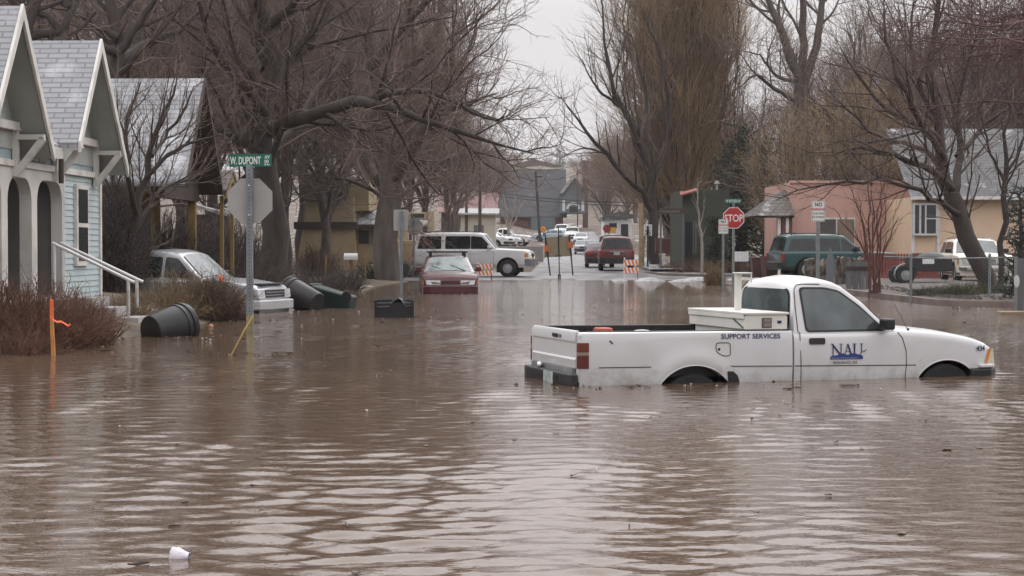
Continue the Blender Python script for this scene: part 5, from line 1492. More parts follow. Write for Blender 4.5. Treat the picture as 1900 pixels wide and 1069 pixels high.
M_stone = mat("rubble_stone", (.06,.05,.042), .85, scale=3.2, col2=(.18,.155,.13), thr=(.4,.6), bump=1.0, bscale=6)
M_gwood = mat("grey_weathered_boards", (.135,.135,.14), .85, var=.25, scale=5, bump=.4, stretch=(2,2,.15))

def house(name, label, t, d, z0, cat="house", rot=SROT):
    return thing(name, label, cat, S(t, d, z0), rot)
class ZB(MB):
    """builder whose heights are given above the water; the owner stands at z0"""
    def __init__(s, z0): super().__init__(); s.z0 = z0
    def obj(s, *a, **k):
        s.xf(Matrix.Translation((0,0,-s.z0))); return super().obj(*a, **k)

# --- pale blue bungalow with two street gables: local x to the street, y = distance - 26
z0 = .45
hbq = house("bungalow", "pale blue bungalow with arched porch and twin pointed white trimmed gables", -8.2, 26, z0)
B = lambda: ZB(z0)
Y = lambda D: D - 26
gabs = [(25.35, 3.02, 26.85, 5.02, 28.45, 2.93), (29.95, 3.15, 31.38, 5.02, 33.25, 2.86)]
for (yn_, zn, yp, zp, yf, zf) in gabs:
    for (ya, za, yb_, zb_) in ((yn_, zn, yp, zp), (yf, zf, yp, zp)):
        rf = B(); ya_, yb2 = Y(ya), Y(yb_)
        rf.extr([(-7, ya_, za), (-.01, ya_, za), (-.01, yb2, zb_), (-7, yb2, zb_)], [(-7, ya_, za-.10), (-.01, ya_, za-.10), (-.01, yb2, zb_-.10), (-7, yb2, zb_-.10)])
        rf.obj("roof", M_roofg, hbq)
        sf = B(); sf.extr([(-7, ya_, za-.102), (-.02, ya_, za-.102), (-.02, yb2, zb_-.102), (-7, yb2, zb_-.102)], [(-7, ya_, za-.135), (-.02, ya_, za-.135), (-.02, yb2, zb_-.135), (-7, yb2, zb_-.135)])
        sf.obj("soffit", M_gable, hbq)
        bb = B(); bb.extr([(0, ya_, za+.02), (.045, ya_, za+.02), (.045, yb2, zb_+.03), (0, yb2, zb_+.03)], [(0, ya_, za-.17), (.045, ya_, za-.17), (.045, yb2, zb_-.20), (0, yb2, zb_-.20)])
        bb.obj("bargeboard", M_trim, hbq)
    ym = (Y(yn_)+Y(yf))/2
    gw = B(); gw.extr([(-.5, Y(yn_)+.12, min(zn,zf)+.0), (-.5, Y(yf)-.12, min(zn,zf)+.0), (-.5, Y(yp), zp-.12)], [(-.6, Y(yn_)+.12, min(zn,zf)+.0), (-.6, Y(yf)-.12, min(zn,zf)+.0), (-.6, Y(yp), zp-.12)])
    gw.obj("gable_wall", M_gable, hbq)
    tb_ = B(); zt_ = 3.22
    tb_.box(-.50, -.40, Y(yn_)+.2, Y(yf)-.25, zt_, zt_+.13); tb_.obj("gable_beam", M_trim, hbq)
    for yq in (Y(yn_)+.28, Y(yf)-.42):
        br = B(); br.bar((-.45, yq, 2.55), (-.02, yq, 3.10), .09, .10); br.box(-.50,-.42,yq-.06,yq+.06,2.5,3.3); br.bar((-.45, yq, 3.12), (.0, yq, 3.12), .09, .08); br.obj("bracket", M_trim, hbq)
mr = B(); mr.extr([(-.30, Y(28.3), 3.05), (-.30, Y(30.1), 3.05), (-4, Y(30.1), 5.2), (-4, Y(28.3), 5.2)], [(-.30, Y(28.3), 2.97), (-.30, Y(30.1), 2.97), (-4, Y(30.1), 5.12), (-4, Y(28.3), 5.12)])
mr.obj("valley_roof", M_roofg, hbq)
sn = B(); sn.extr([(-.31, Y(28.4), 3.06), (-.31, Y(30.0), 3.06), (-.75, Y(30.0), 3.32), (-.75, Y(28.4), 3.32)], [(-.30, Y(28.4), 3.10), (-.30, Y(30.0), 3.10), (-.75, Y(30.0), 3.35), (-.75, Y(28.4), 3.35)]); sn.obj("roof_snow", M_snow, hbq)
fs_ = B(); fs_.box(-.30,-.26,Y(28.42),Y(29.98),2.86,3.05); fs_.obj("fascia", M_trim, hbq)
dsp = B(); dsp.tube([(-.22,Y(29.7),2.86),(-.22,Y(29.7),2.45)], .045, 8); dsp.obj("downspout", M_brn, hbq)
# arcade
ops = [(23.2,24.5),(24.8,25.95),(26.2,27.42),(27.72,28.97),(29.27,30.74)]
def zop(y):
    for a_, b_ in ops:
        a, b = Y(a_), Y(b_)
        if a < y < b:
            r = .38; e_ = min(y-a, b-y)
            return 2.50 - (r - math.sqrt(max(0, r*r-(r-e_)**2)) if e_ < r else 0)
    return .0
ys_ = [Y(22.5)]
for a_, b_ in ops:
    a, b = Y(a_), Y(b_)
    ys_ += [a-.001, a+.001] + [a+.38*q for q in (.05,.15,.3,.5,.75,1)] + [b-.38*q for q in (1,.75,.5,.3,.15,.05)] + [b-.001, b+.001]
ys_.append(Y(30.85))
rows = [[(-.50, y, zop(y)), (-.50, y, 2.72), (-.70, y, 2.72), (-.70, y, zop(y))] for y in ys_]
ar = B(); ar.grid(rows, True); n = 4
ar.f.append((0,1,2,3)); o = 4*(len(rows)-1); ar.f.append((o,o+1,o+2,o+3))
ar.obj("arcade", M_porch, hbq)
fr = B(); fr.box(-.66,-.52,Y(22.5),Y(33.3),2.722,3.25); fr.obj("frieze", M_stuc, hbq)
ft = B(); ft.box(-.52,-.46,Y(22.5),Y(33.3),2.66,2.76); ft.obj("trim_board", M_trim, hbq)
pn = B()
for y_ in (28.5, 28.95, 29.4): pn.box(-.52,-.485,Y(y_),Y(y_+.36),2.80,2.99)
pn.obj("frieze_panel", M_trim, hbq)
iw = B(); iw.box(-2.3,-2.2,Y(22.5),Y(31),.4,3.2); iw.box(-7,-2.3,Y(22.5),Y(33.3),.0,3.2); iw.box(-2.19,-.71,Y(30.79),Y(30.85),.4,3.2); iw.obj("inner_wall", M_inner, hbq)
for y_ in (25.2, 27.8, 29.2):
    w1 = B(); w1.box(-2.2,-2.16,Y(y_),Y(y_+.75),1.1,2.3); wo = w1.obj("window", M_trim, hbq)
    w2 = B(); w2.box(-2.16,-2.14,Y(y_)+.07,Y(y_+.75)-.07,1.17,1.68); w2.box(-2.16,-2.14,Y(y_)+.07,Y(y_+.75)-.07,1.74,2.23); w2.obj("pane", M_win, wo)
fl = B(); fl.box(-2.2,-.45,Y(22.5),Y(30.8),.35,.55); fl.obj("porch_floor", M_conc, hbq)
# clapboard end
cl = B(); zz = .25
cl.box(-2.3,-.56,Y(30.86),Y(33.25),.0,2.70)
while zz < 2.62:
    cl.extr([(-.56,Y(30.86),zz),(-.525,Y(30.86),zz),(-.54,Y(30.86),zz+.105),(-.56,Y(30.86),zz+.105)], [(-.56,Y(33.25),zz),(-.525,Y(33.25),zz),(-.54,Y(33.25),zz+.105),(-.56,Y(33.25),zz+.105)]); zz += .105
cl.obj("clapboard_wall", M_sid, hbq)
for y_ in (30.80, 33.25):
    cb = B(); cb.box(-.58,-.50,Y(y_),Y(y_)+.12,.0,2.70); cb.obj("corner_board", M_trim, hbq)
wf = B(); wf.box(-.53,-.47,Y(31.55),Y(32.35),1.05,2.5); wo = wf.obj("window", M_trim, hbq)
wg = B(); wg.box(-.47,-.462,Y(31.65),Y(32.25),1.14,1.74); wg.box(-.47,-.462,Y(31.65),Y(32.25),1.82,2.42); wg.obj("pane", M_win, wo)
# steps and pipe handrails
stp = thing("porch_steps", "concrete steps behind the reddish bush leading to the arched porch", "steps", S(-7.6, 30, -.1), SROT)
ms = MB()
for q in range(4): ms.box(-.6, .9-.38*q, -.55, .55, .16*q-.1, .16*(q+1)-.002 if q < 3 else .64)
ms.obj("step", M_conc, stp)
for D_, (xa, ya), (xb, yb_), lab in ((29.5,(97,451),(244,522),"nearer white pipe handrail sloping down from the porch"), (30.5,(112,451),(260,521),"farther white pipe handrail sloping down from the porch")):
    p0 = Wp(xa, ya, D_); p1 = Wp(xb, yb_, D_); hr = thing("handrail", lab, "handrail", (p1.x, p1.y, G(p1.x, p1.y)), 0, "pipe handrails of the porch steps")
    O = Vector(hr.location); m_ = MB(); m_.tube([p0-O, p1-O, p1-O+Vector((.05,0,-.02))], .028, 8); m_.obj("rail", M_white, hr, smooth=60)
    k = Wp(xb-6, yb_-2, D_)
    m_ = MB(); m_.tube([k-O, Vector((k.x,k.y,-.1))-O], .03, 8); m_.obj("post", M_white, hr, smooth=60)
    m_ = MB(); m_.tube([p0-O+Vector((.03,0,0)), Vector((p0.x+.03,p0.y,.5))-O], .03, 8); m_.obj("post", M_white, hr, smooth=60)

# --- yellow house with the long shingle roof
z0 = .55
h2 = house("yellow_house", "yellow house with a long snow dusted roof and dark brown gable", -8.2, 38, z0)
Y = lambda D: D - 38
for (ya, za, yb_, zb_) in ((38.4,2.80,40.4,5.20),(42.4,2.75,40.4,5.20)):
    r_ = B(); r_.extr([(-8,Y(ya),za),(0,Y(ya),za),(0,Y(yb_),zb_),(-8,Y(yb_),zb_)],[(-8,Y(ya),za-.1),(0,Y(ya),za-.1),(0,Y(yb_),zb_-.1),(-8,Y(yb_),zb_-.1)]); r_.obj("roof", M_roofw, h2); r_ = MB(); r_.extr([(-8,Y(ya),za-.102-z0),(-.01,Y(ya),za-.102-z0),(-.01,Y(yb_),zb_-.102-z0),(-8,Y(yb_),zb_-.102-z0)],[(-8,Y(ya),za-.13-z0),(-.01,Y(ya),za-.13-z0),(-.01,Y(yb_),zb_-.13-z0),(-8,Y(yb_),zb_-.13-z0)]); r_.obj("soffit", M_brn, h2)
    b_ = B(); b_.extr([(.001,Y(ya),za+.02),(.04,Y(ya),za+.02),(.04,Y(yb_),zb_+.02),(.001,Y(yb_),zb_+.02)],[(.001,Y(ya),za-.15),(.04,Y(ya),za-.15),(.04,Y(yb_),zb_-.17),(.001,Y(yb_),zb_-.17)]); b_.obj("bargeboard", M_brn, h2)
g_2 = B(); g_2.extr([(-.5,Y(38.6),2.7),(-.5,Y(42.2),2.7),(-.5,Y(40.4),5.05)],[(-.6,Y(38.6),2.7),(-.6,Y(42.2),2.7),(-.6,Y(40.4),5.05)]); g_2.obj("gable_wall", M_brn, h2)
wl = B(); wl.box(-8,-1.4,Y(38.8),Y(42.1),.1,2.72); wl.obj("wall", M_yel, h2)
bm_ = B(); bm_.box(-.7,-.5,Y(38.6),Y(42.2),2.45,2.70); bm_.obj("porch_beam", M_brn, h2)
for y_ in (41.85,):
    c_ = B(); c_.box(-.70,-.52,Y(y_),Y(y_)+.18,.2,2.45); c_.obj("porch_post", M_yel, h2, bevel=.01)
wd = B(); wd.box(-1.4,-1.37,Y(39.3),Y(39.9),1.0,2.2); wd.box(-1.4,-1.37,Y(40.3),Y(41.0),.4,2.3); wd.obj("dark_opening", M_win, h2)
for (ya, za, yb_, zb_) in ((42.5,2.74,43.4,3.24),(44.3,2.74,43.4,3.24)):
    r_ = B(); r_.extr([(-2.4,Y(ya),za),(.1,Y(ya),za),(.1,Y(yb_),zb_),(-2.4,Y(yb_),zb_)],[(-2.4,Y(ya),za-.07),(.1,Y(ya),za-.07),(.1,Y(yb_),zb_-.07),(-2.4,Y(yb_),zb_-.07)]); r_.obj("porch_roof", M_roofb, h2)
yg = B(); yg.extr([(.08,Y(42.6),2.55),(.08,Y(44.2),2.55),(.08,Y(44.2),2.74),(.08,Y(43.4),3.16),(.08,Y(42.6),2.74)],[(.02,Y(42.6),2.55),(.02,Y(44.2),2.55),(.02,Y(44.2),2.74),(.02,Y(43.4),3.16),(.02,Y(42.6),2.74)]); yg.obj("porch_gable", M_yel, h2)
fr = B()
for q in range(7):
    a = q*PI/6; fr.bar((.085,Y(43.4),2.62),(.085,Y(43.4)+.34*math.cos(a),2.62+.34*math.sin(a)),.03)
fr.obj("fretwork", M_brn, h2)
for y_ in (42.7, 44.0):
    c_ = B(); c_.box(-.10,-.02,Y(y_),Y(y_)+.07,.2,2.6); c_.obj("porch_post", M_yel, h2)
lw = thing("shed_roof", "low snow covered lean-to roof beside the yellow house", "shed", (X_(388,48), 48, .5))
m_ = MB(); m_.extr([(-.45,-.5,2.05),(.55,-.5,1.78),(.55,.6,1.78),(-.45,.6,2.05)],[(-.45,-.5,1.98),(.55,-.5,1.70),(.55,.6,1.70),(-.45,.6,1.98)]); m_.obj("roof", M_snow, lw)
m_ = MB(); m_.box(-.4,.45,-.4,.5,0,1.74); m_.obj("wall", M_brn, lw)

# --- tan two storey building behind the hedge
zt = G(X_(610,86), 86)
tb2 = thing("tan_building", "tan stucco two storey building with dark brown bands behind the cottonwoods", "building", (X_(607,86), 86, zt))
def zz_(y): return Z_(y, 86) - zt
m_ = MB(); m_.extr([(-1.55,0,0),(1.4,0,0),(1.4,6,0),(-1.55,6,0)],[(-.95,.25,zz_(365)),(1.25,.25,zz_(365)),(1.25,6,zz_(365)),(-.95,6,zz_(365))]); m_.obj("battered_wall", M_tan, tb2)
m_ = MB(); m_.box(-1.6,1.45,-.06,6.2,zz_(425),zz_(412)); m_.obj("brown_band", M_brn, tb2)
m_ = MB(); m_.extr([(-1.3,-.05,zz_(372)),(.95,-.05,zz_(372)),(.95,6,zz_(372)),(-1.3,6,zz_(372))],[(-1.1,.5,zz_(322)),(.75,.5,zz_(322)),(.75,5.5,zz_(322)),(-1.1,5.5,zz_(322))]); m_.obj("brown_mansard", M_brn, tb2)
m_ = MB(); m_.box(.96,1.95,.8,6,zz_(390),zz_(332)); m_.obj("upper_wall", M_tan, tb2)
m_ = MB(); m_.box(1.25,3.3,1.0,6,0,zz_(415)); m_.obj("wing_wall", M_tan, tb2)
m_ = MB(); m_.extr([(1.3,.4,zz_(416)),(3.5,.4,zz_(416)),(3.5,4,zz_(386)),(1.3,4,zz_(386))],[(1.3,.4,zz_(419)),(3.5,.4,zz_(419)),(3.5,4,zz_(389)),(1.3,4,zz_(389))]); m_.obj("wing_roof", mat("snowy_metal_roof", (.22,.24,.27), .45, scale=.7, col2=(.62,.63,.66), thr=(.4,.6)), tb2)
m_ = MB(); m_.box(1.25,3.5,.35,.42,zz_(425),zz_(417)); m_.obj("eave_board", M_brn, tb2)
for xa in (1.45, 2.1, 2.75):
    m_ = MB(); m_.box(xa,xa+.5,.96,1.0,zz_(452),zz_(428)); wo = m_.obj("window", M_brn, tb2)
    m_ = MB(); m_.box(xa+.05,xa+.45,.94,.96,zz_(450),zz_(430)); m_.obj("pane", M_win, wo)
def wallbox(name, label, cat, xa, xb, ya, yb_, D, dep, m, bev=.02, group=None):
    p = Wp((xa+xb)/2, yb_, D); w_ = X_(xb, D)-X_(xa, D); h_ = Z_(ya, D)-Z_(yb_, D)
    m_ = MB(); m_.box(-w_/2, w_/2, 0, dep, -.25, h_)
    o = m_.obj(name, m, None, bevel=bev, loc=p); tag(o, label, cat, group); return o
wallbox("adobe_wall", "low pale tan wall between the mailbox and the moving SUV", "wall", 682, 742, 490, 517, 74, .35, M_tan2, .04)
wallbox("adobe_wall", "taller tan wall behind the two back facing road signs", "wall", 727, 782, 446, 482, 92, .35, M_tan, .04)
ag = thing("adobe_gate", "tan gateway with a lettered beam rising over the moving SUV", "gate", (X_(775,93), 93, G(X_(775,93),93)))
zg = G(X_(775,93),93)
for xa in (752, 800):
    m_ = MB(); q = X_(xa,93)-X_(775,93); m_.box(q-.18,q+.18,-.15,.2,-.1,Z_(391,93)-zg); m_.obj("gate_post", M_tan2, ag, bevel=.04)
m_ = MB(); m_.box(X_(752,93)-X_(775,93)-.1,X_(800,93)-X_(775,93)-.19,-.05,.1,Z_(408,93)-zg,Z_(394,93)-zg); m_.obj("beam", M_tan2, ag, bevel=.02)
m_ = MB(); m_.box(-.35,.35,-.075,-.052,Z_(404,93)-zg,Z_(397,93)-zg); m_.obj("name_board", M_dgrn, ag)
m_ = MB(); m_.extr([(-.3,.3,Z_(418,93)-zg),(.75,.3,Z_(418,93)-zg),(.75,1.2,Z_(408,93)-zg),(-.3,1.2,Z_(408,93)-zg)],[(-.3,.3,Z_(420,93)-zg),(.75,.3,Z_(420,93)-zg),(.75,1.2,Z_(410,93)-zg),(-.3,1.2,Z_(410,93)-zg)]); m_.obj("snowy_hood", M_snow, ag)
# --- shed and house beyond
z1 = G(X_(893,150),150); zq = Z_(440,150)
shd = thing("white_shed", "small cream shed with a snowy eave behind the parked cars", "shed", (X_(890,150), 150, zq-.5))
m_ = MB(); m_.box(-1.6,1.35,0,4,0,Z_(399,150)-zq+.5); m_.obj("wall", mat("cream_boards", (.50,.46,.38), .8, var=.08), shd)
m_ = MB(); m_.extr([(-1.8,-.4,Z_(399,150)-zq+.5),(1.65,-.4,Z_(399,150)-zq+.5),(1.65,4,Z_(388,150)-zq+.5),(-1.8,4,Z_(388,150)-zq+.5)],[(-1.8,-.4,Z_(396,150)-zq+.5),(1.65,-.4,Z_(396,150)-zq+.5),(1.65,4,Z_(385,150)-zq+.5),(-1.8,4,Z_(385,150)-zq+.5)]); m_.obj("roof", M_snow, shd)
m_ = MB(); m_.box(-.5,.35,-.03,0,.3,1.5); m_.obj("door", M_gwood, shd)
bh = thing("brown_house", "low house with a faded pinkish roof behind the cream shed", "house", (X_(890,185), 185, Z_(440,185)))
m_ = MB(); m_.box(-4,1.6,0,5,0,2.6); m_.obj("wall", M_brn, bh)
m_ = MB(); m_.extr([(-4.3,-.4,2.5),(1.9,-.4,2.5),(1.9,3,4.6),(-4.3,3,4.6)],[(-4.3,-.4,2.62),(1.9,-.4,2.62),(1.9,3,4.72),(-4.3,3,4.72)]); m_.obj("roof", mat("pinkish_roof", (.25,.16,.15), .8, var=.15), bh)
wallbox("retaining_wall", "pale snowy retaining wall under the parked cars left of the portable sign", "wall", 855, 1008, 457, 479, 122, 1.0, M_conc, .02)
# --- dark roofed house up the street
zd = 2.9
dh_ = thing("dark_roofed_house", "big hazy house with a dark grey roof and white gable edge at the street's end", "house", (X_(1000,272), 272, zd))
q_ = lambda x: X_(x,272) - X_(1000,272)
v_ = lambda y: Z_(y,272) - zd
m_ = MB(); m_.box(q_(928),q_(1045),.5,10,0,v_(398)); m_.obj("wall", M_brick, dh_)
m_ = MB(); m_.extr([(q_(918),0,v_(402)),(q_(1052),0,v_(402)),(q_(1052),6,v_(311)),(q_(938),6,v_(311))],[(q_(918),0,v_(404)),(q_(1052),0,v_(404)),(q_(1052),6,v_(314)),(q_(938),6,v_(314))]); m_.obj("roof", M_roofd, dh_)
m_ = MB(); m_.extr([(q_(1038),-1.2,v_(396)),(q_(1086),-1.2,v_(396)),(q_(1086),-1.2,v_(355)),(q_(1064),-1.2,v_(330)),(q_(1042),-1.2,v_(357))],[(q_(1038),6,v_(396)),(q_(1086),6,v_(396)),(q_(1086),6,v_(355)),(q_(1064),6,v_(330)),(q_(1042),6,v_(357))]); m_.obj("gable_wall", mat("slate_blue_boards", (.11,.145,.16), .8, var=.1), dh_)
for xa, ya, xb, yb_ in ((1040,358,1064,327),(1088,358,1064,327)):
    m_ = MB(); m_.extr([(q_(xa),-1.8,v_(ya)),(q_(xb),-1.8,v_(yb_)),(q_(xb),6.2,v_(yb_)),(q_(xa),6.2,v_(ya))],[(q_(xa),-1.8,v_(ya+3)),(q_(xb),-1.8,v_(yb_+3)),(q_(xb),6.2,v_(yb_+3)),(q_(xa),6.2,v_(ya+3))]); m_.obj("gable_roof", M_roofd, dh_)
    if xa < 1064:
        m_ = MB(); m_.bar((q_(xa),-1.84,v_(ya+1)),(q_(xb),-1.84,v_(yb_+1)),.06,.45); m_.obj("bargeboard", M_snow, dh_)
m_ = MB(); m_.box(q_(1043),q_(1048),-1.26,-1.2,v_(392),v_(372)); m_.box(q_(1078),q_(1083),-1.26,-1.2,v_(392),v_(372))
for j in range(8):
    a0, a1 = PI*j/8, PI*(j+1)/8; c0 = q_(1063)
    m_.bar((c0+.9*math.cos(a0),-1.25,v_(388)+.85*math.sin(a0)),(c0+.9*math.cos(a1),-1.25,v_(388)+.85*math.sin(a1)),.06,.35)
m_.obj("arched_window_frame", M_white, dh_)
m_ = MB(); m_.box(q_(1056),q_(1070),-1.24,-1.21,v_(394),v_(384)); m_.obj("pane", M_win, dh_)
m_ = MB(); m_.box(q_(985),q_(1030),-.4,.5,v_(428),v_(404)); m_.obj("porch", mat("slate_blue_boards", (.11,.145,.16)), dh_)
ch = thing("brick_chimney", "tall brick chimney to the right of the dark grey roof", "chimney", (X_(1086,282), 282, 3.2))
m_ = MB(); m_.box(-.42,.42,-.4,.4,0,Z_(303,282)-3.2); m_.box(-.52,.52,-.5,.5,Z_(303,282)-3.2,Z_(298,282)-3.2); m_.obj("stack", M_brick, ch)
m_ = MB(); m_.lathe([(.45,0),(.3,.25),(.001,.3)],10,Matrix.Translation((.1,-.6,Z_(330,282)-3.2))); m_.obj("snow_cap", M_snow, ch)
wb_ = thing("white_building", "small white gabled building behind the parked red SUV", "building", (X_(1146,195), 195, 1.0))
z9 = lambda y: Z_(y,195)-1.0
m_ = MB(); m_.box(X_(1120,195)-X_(1146,195),X_(1172,195)-X_(1146,195),0,5,0,z9(408)); m_.obj("wall", M_wht, wb_)
m_ = MB(); m_.extr([(-1.7,-.3,z9(409)),(1.8,-.3,z9(405)),(1.8,-.3,z9(398)),(.2,-.3,z9(392)),(-1.7,-.3,z9(402))],[(-1.7,5,z9(409)),(1.8,5,z9(405)),(1.8,5,z9(398)),(.2,5,z9(392)),(-1.7,5,z9(402))]); m_.obj("roof", M_roofs, wb_)
m_ = MB(); m_.box(-.95,-.1,-.05,0,z9(424),z9(414)); m_.box(.35,1.15,-.05,0,z9(440),z9(416)); m_.obj("dark_opening", M_win, wb_)
for lab, x, D, w_, h_, mr_ in (("hazy low gabled house on the ridge left of the pine", 990, 640, 18, 4.5, "hazy_roof"), ("hazy pinkish house on the ridge right of the pine", 1100, 660, 14, 4.0, "hazy_pink")):
    zb_ = G(X_(x,D), D)-.5; hh_ = thing("ridge_house", lab, "house", (X_(x,D), D, zb_))
    m_ = MB(); m_.box(-w_/2,w_/2,0,8,0,h_*.6); m_.obj("wall", M_pink if "pink" in lab else M_tan, hh_)
    m_ = MB(); m_.extr([(-w_*.55,-.6,h_*.6),(w_*.55,-.6,h_*.6),(0,-.6,h_*1.15)],[(-w_*.55,8.6,h_*.6),(w_*.55,8.6,h_*.6),(0,8.6,h_*1.15)]); m_.obj("roof", M_brn if "pink" not in lab else M_brick, hh_)

# --- right side houses
zk = G(13,84)
gh_ = thing("green_house", "dark green house with a scrap of red tile roof beside the evergreens", "house", (X_(1300,90), 90, zk))
gq = lambda x: X_(x,90)-X_(1300,90); gv = lambda y: Z_(y,90)-zk
m_ = MB(); m_.box(gq(1266),gq(1352),0,7,0,gv(352)); m_.obj("wall", M_dgrn, gh_)
m_ = MB(); m_.extr([(gq(1260),-.5,gv(365)),(gq(1292),-.5,gv(356)),(gq(1292),.1,gv(352)),(gq(1262),.1,gv(358))],[(gq(1260),-.5,gv(362)),(gq(1292),-.5,gv(353)),(gq(1292),.1,gv(349)),(gq(1262),.1,gv(355))]); m_.obj("tile_roof", mat("red_tiles", (.24,.085,.062), .8, var=.25, scale=8), gh_)
m_ = MB(); m_.box(gq(1271),gq(1283),-.04,0,gv(485),gv(412)); m_.obj("door", M_dark, gh_)
m_ = MB(); m_.box(gq(1286),gq(1288),-.06,0,gv(470),gv(410)); m_.box(gq(1290),gq(1292),-.06,0,gv(470),gv(410)); m_.obj("door_trim", M_gwood, gh_)
m_ = MB(); m_.tube([(gq(1333),.8,gv(352)),(gq(1333),.8,gv(342))],.06,8); m_.lathe([(.001,0),(.14,.03),(.13,.14),(.001,.2)],10,Matrix.Translation((gq(1333),.8,gv(342)))); m_.obj("vent_pipe", M_snow, gh_)
pgl = thing("wooden_sign_frame", "dark wooden sign beam on posts at the green house's corner", "sign", (X_(1246,89), 89, zk))
pq = lambda x: X_(x,89)-X_(1246,89); pz = lambda y: Z_(y,89)-zk
m_ = MB(); m_.box(pq(1222),pq(1272),-.04,.04,pz(397),pz(387)); m_.obj("board", M_brn, pgl)
for xq in (1226, 1268):
    m_ = MB(); m_.box(pq(xq)-.05,pq(xq)+.05,.041,.12,0,pz(386)); m_.obj("post", M_gwood, pgl)
text("lettering", "PARKSIDE", .19, mat("tan_print", (.24,.20,.16), .7), pgl, (pq(1225), -.046, pz(395)), sx=1.15)
bpl = MB(); bpl.tube([(0,0,-.2),(.02,0,1.5),(-.05,0,Z_(380,97)-.2)], [.17,.16,.12], 9); dtr = thing("dead_tree", "pale peeled dead trunk just left of the speed limit sign", "tree", (X_(1190,97),97,.3)); bpl.obj("trunk", mat("peeled_log", (.36,.27,.16), .85, var=.25, scale=3), dtr, smooth=60)
brm = wallbox("brick_planter", "dark red brick block behind the speed limit sign", "wall", 1217, 1250, 442, 462, 98, .6, M_brick, .02)
fd_ = []
for i in range(5):
    d0 = 90 + i*5.5
    p0 = S(6.9+.02*i, d0, gs(d0)+.1); fo = thing("fence_panel", ["nearest grey green board fence panel beside the green house", "second fence panel from the green house", "third fence panel from the green house", "fourth fence panel along the snowy pavement", "farthest grey green fence panel up the pavement"][i], "fence", p0, SROT, "grey green fence along the far pavement")
    m_ = MB()
    for q in range(18): m_.box(-.02,.02,.05+q*.3,.33+q*.3,0,1.25)
    m_.obj("boards", M_gfen, fo)
    m_ = MB(); m_.box(-.08,.08,-.10,.04,-.1,1.38); m_.obj("post", mat("pale_green_post", (.17,.20,.175), .8), fo)
# pink house
zp_ = G(15.5,80)-.1
ph = thing("pink_house", "salmon pink stucco house with a brown shingled corner porch", "house", (X_(1465,80), 80, zp_))
q_ = lambda x: X_(x,80)-X_(1465,80); v_ = lambda y: Z_(y,80)-zp_
m_ = MB(); m_.box(0,q_(1691),0,8,0,v_(338)); m_.obj("wall", M_pink, ph)
m_ = MB(); m_.box(-.03,q_(1692),-.08,.0,v_(340),v_(335)); m_.obj("parapet", M_pink, ph)
m_ = MB(); ap = (q_(1478),1.2,v_(347)); ev = v_(401)
m_.add([(q_(1394),-1.5,ev),(q_(1466)-.02,-1.5,ev),(q_(1466)-.02,4,ev),(q_(1394),4,ev),(q_(1466)-.02,1.2,v_(349)),(q_(1440),1.2,v_(360))],[(0,1,4,5),(3,0,5),(2,3,5,4),(0,3,2,1)]); m_.obj("porch_roof", M_roofb, ph)
m_ = MB(); m_.box(q_(1400),q_(1466)-.03,-1.35,-1.25,v_(405),v_(401)-.01); m_.obj("porch_beam", M_brn, ph)
for xq, mm in ((1438,M_trim),(1446,M_brick),(1453,M_trim),(1459,M_brick)):
    m_ = MB(); m_.box(q_(xq)-.07,q_(xq)+.07,-1.2,-1.06,0,v_(405)); m_.obj("porch_post", mm, ph)
m_ = MB(); m_.box(q_(1519),q_(1586),-.05,.0,v_(500),v_(404)); wo = m_.obj("window", M_trim, ph)
m_ = MB(); m_.box(q_(1521),q_(1550),-.08,-.05,v_(498),v_(407)); m_.obj("pane", mat("dark_screen", (.09,.075,.075), .5), wo)
m_ = MB(); m_.box(q_(1553),q_(1584),-.08,-.05,v_(498),v_(407)); m_.obj("blind", mat("tan_blind", (.23,.18,.14), .8, var=.1), wo)
m_ = MB(); m_.box(-.02,q_(1691),-.10,0,0,v_(470)); m_.obj("brick_base", M_brick, ph)
# cream house
zc_ = G(18,75)-.1
ch_ = thing("cream_house", "peach coloured house with grey shingle roof and white bay window", "house", (X_(1690,75), 75, zc_))
q_ = lambda x: X_(x,75)-X_(1690,75); v_ = lambda y: Z_(y,75)-zc_
m_ = MB(); m_.box(.02,8,0,8,0,v_(366))
m_.obj("wall", M_peach, ch_)
m_ = MB(); m_.extr([(-.15,-.5,v_(366)),(8.4,-.5,v_(366)),(8.4,4.5,v_(226)),(-.15,4.5,v_(226))],[(-.15,-.5,v_(369)),(8.4,-.5,v_(369)),(8.4,4.5,v_(229)),(-.15,4.5,v_(229))]); m_.obj("roof", M_roofs, ch_)
m_ = MB(); m_.box(-.15,8.4,-.54,-.5,v_(371),v_(365)); m_.obj("gutter", M_trim, ch_)
m_ = MB(); m_.box(q_(1693),q_(1736),-.28,-.0,v_(437),v_(377)); wo = m_.obj("bay_window", M_white, ch_)
for xa, xb in ((1694.5,1702),(1706,1712.5),(1716,1733)):
    m_ = MB(); m_.box(q_(xa),q_(xb),-.30,-.281,v_(433),v_(381)); m_.obj("pane", M_win, wo)
m_ = MB(); m_.box(q_(1715),q_(1734),-.32,-.301,v_(407),v_(405)); m_.obj("mullion", M_white, wo)
for xa in (1690.5, 1737.5):
    m_ = MB(); m_.box(q_(xa),q_(xa+6),-.05,0,v_(470),v_(378)); m_.obj("shutter_board", M_white, ch_)
m_ = MB(); m_.box(.02,8,-.06,0,0,v_(470)); m_.obj("brick_base", M_brick, ch_)
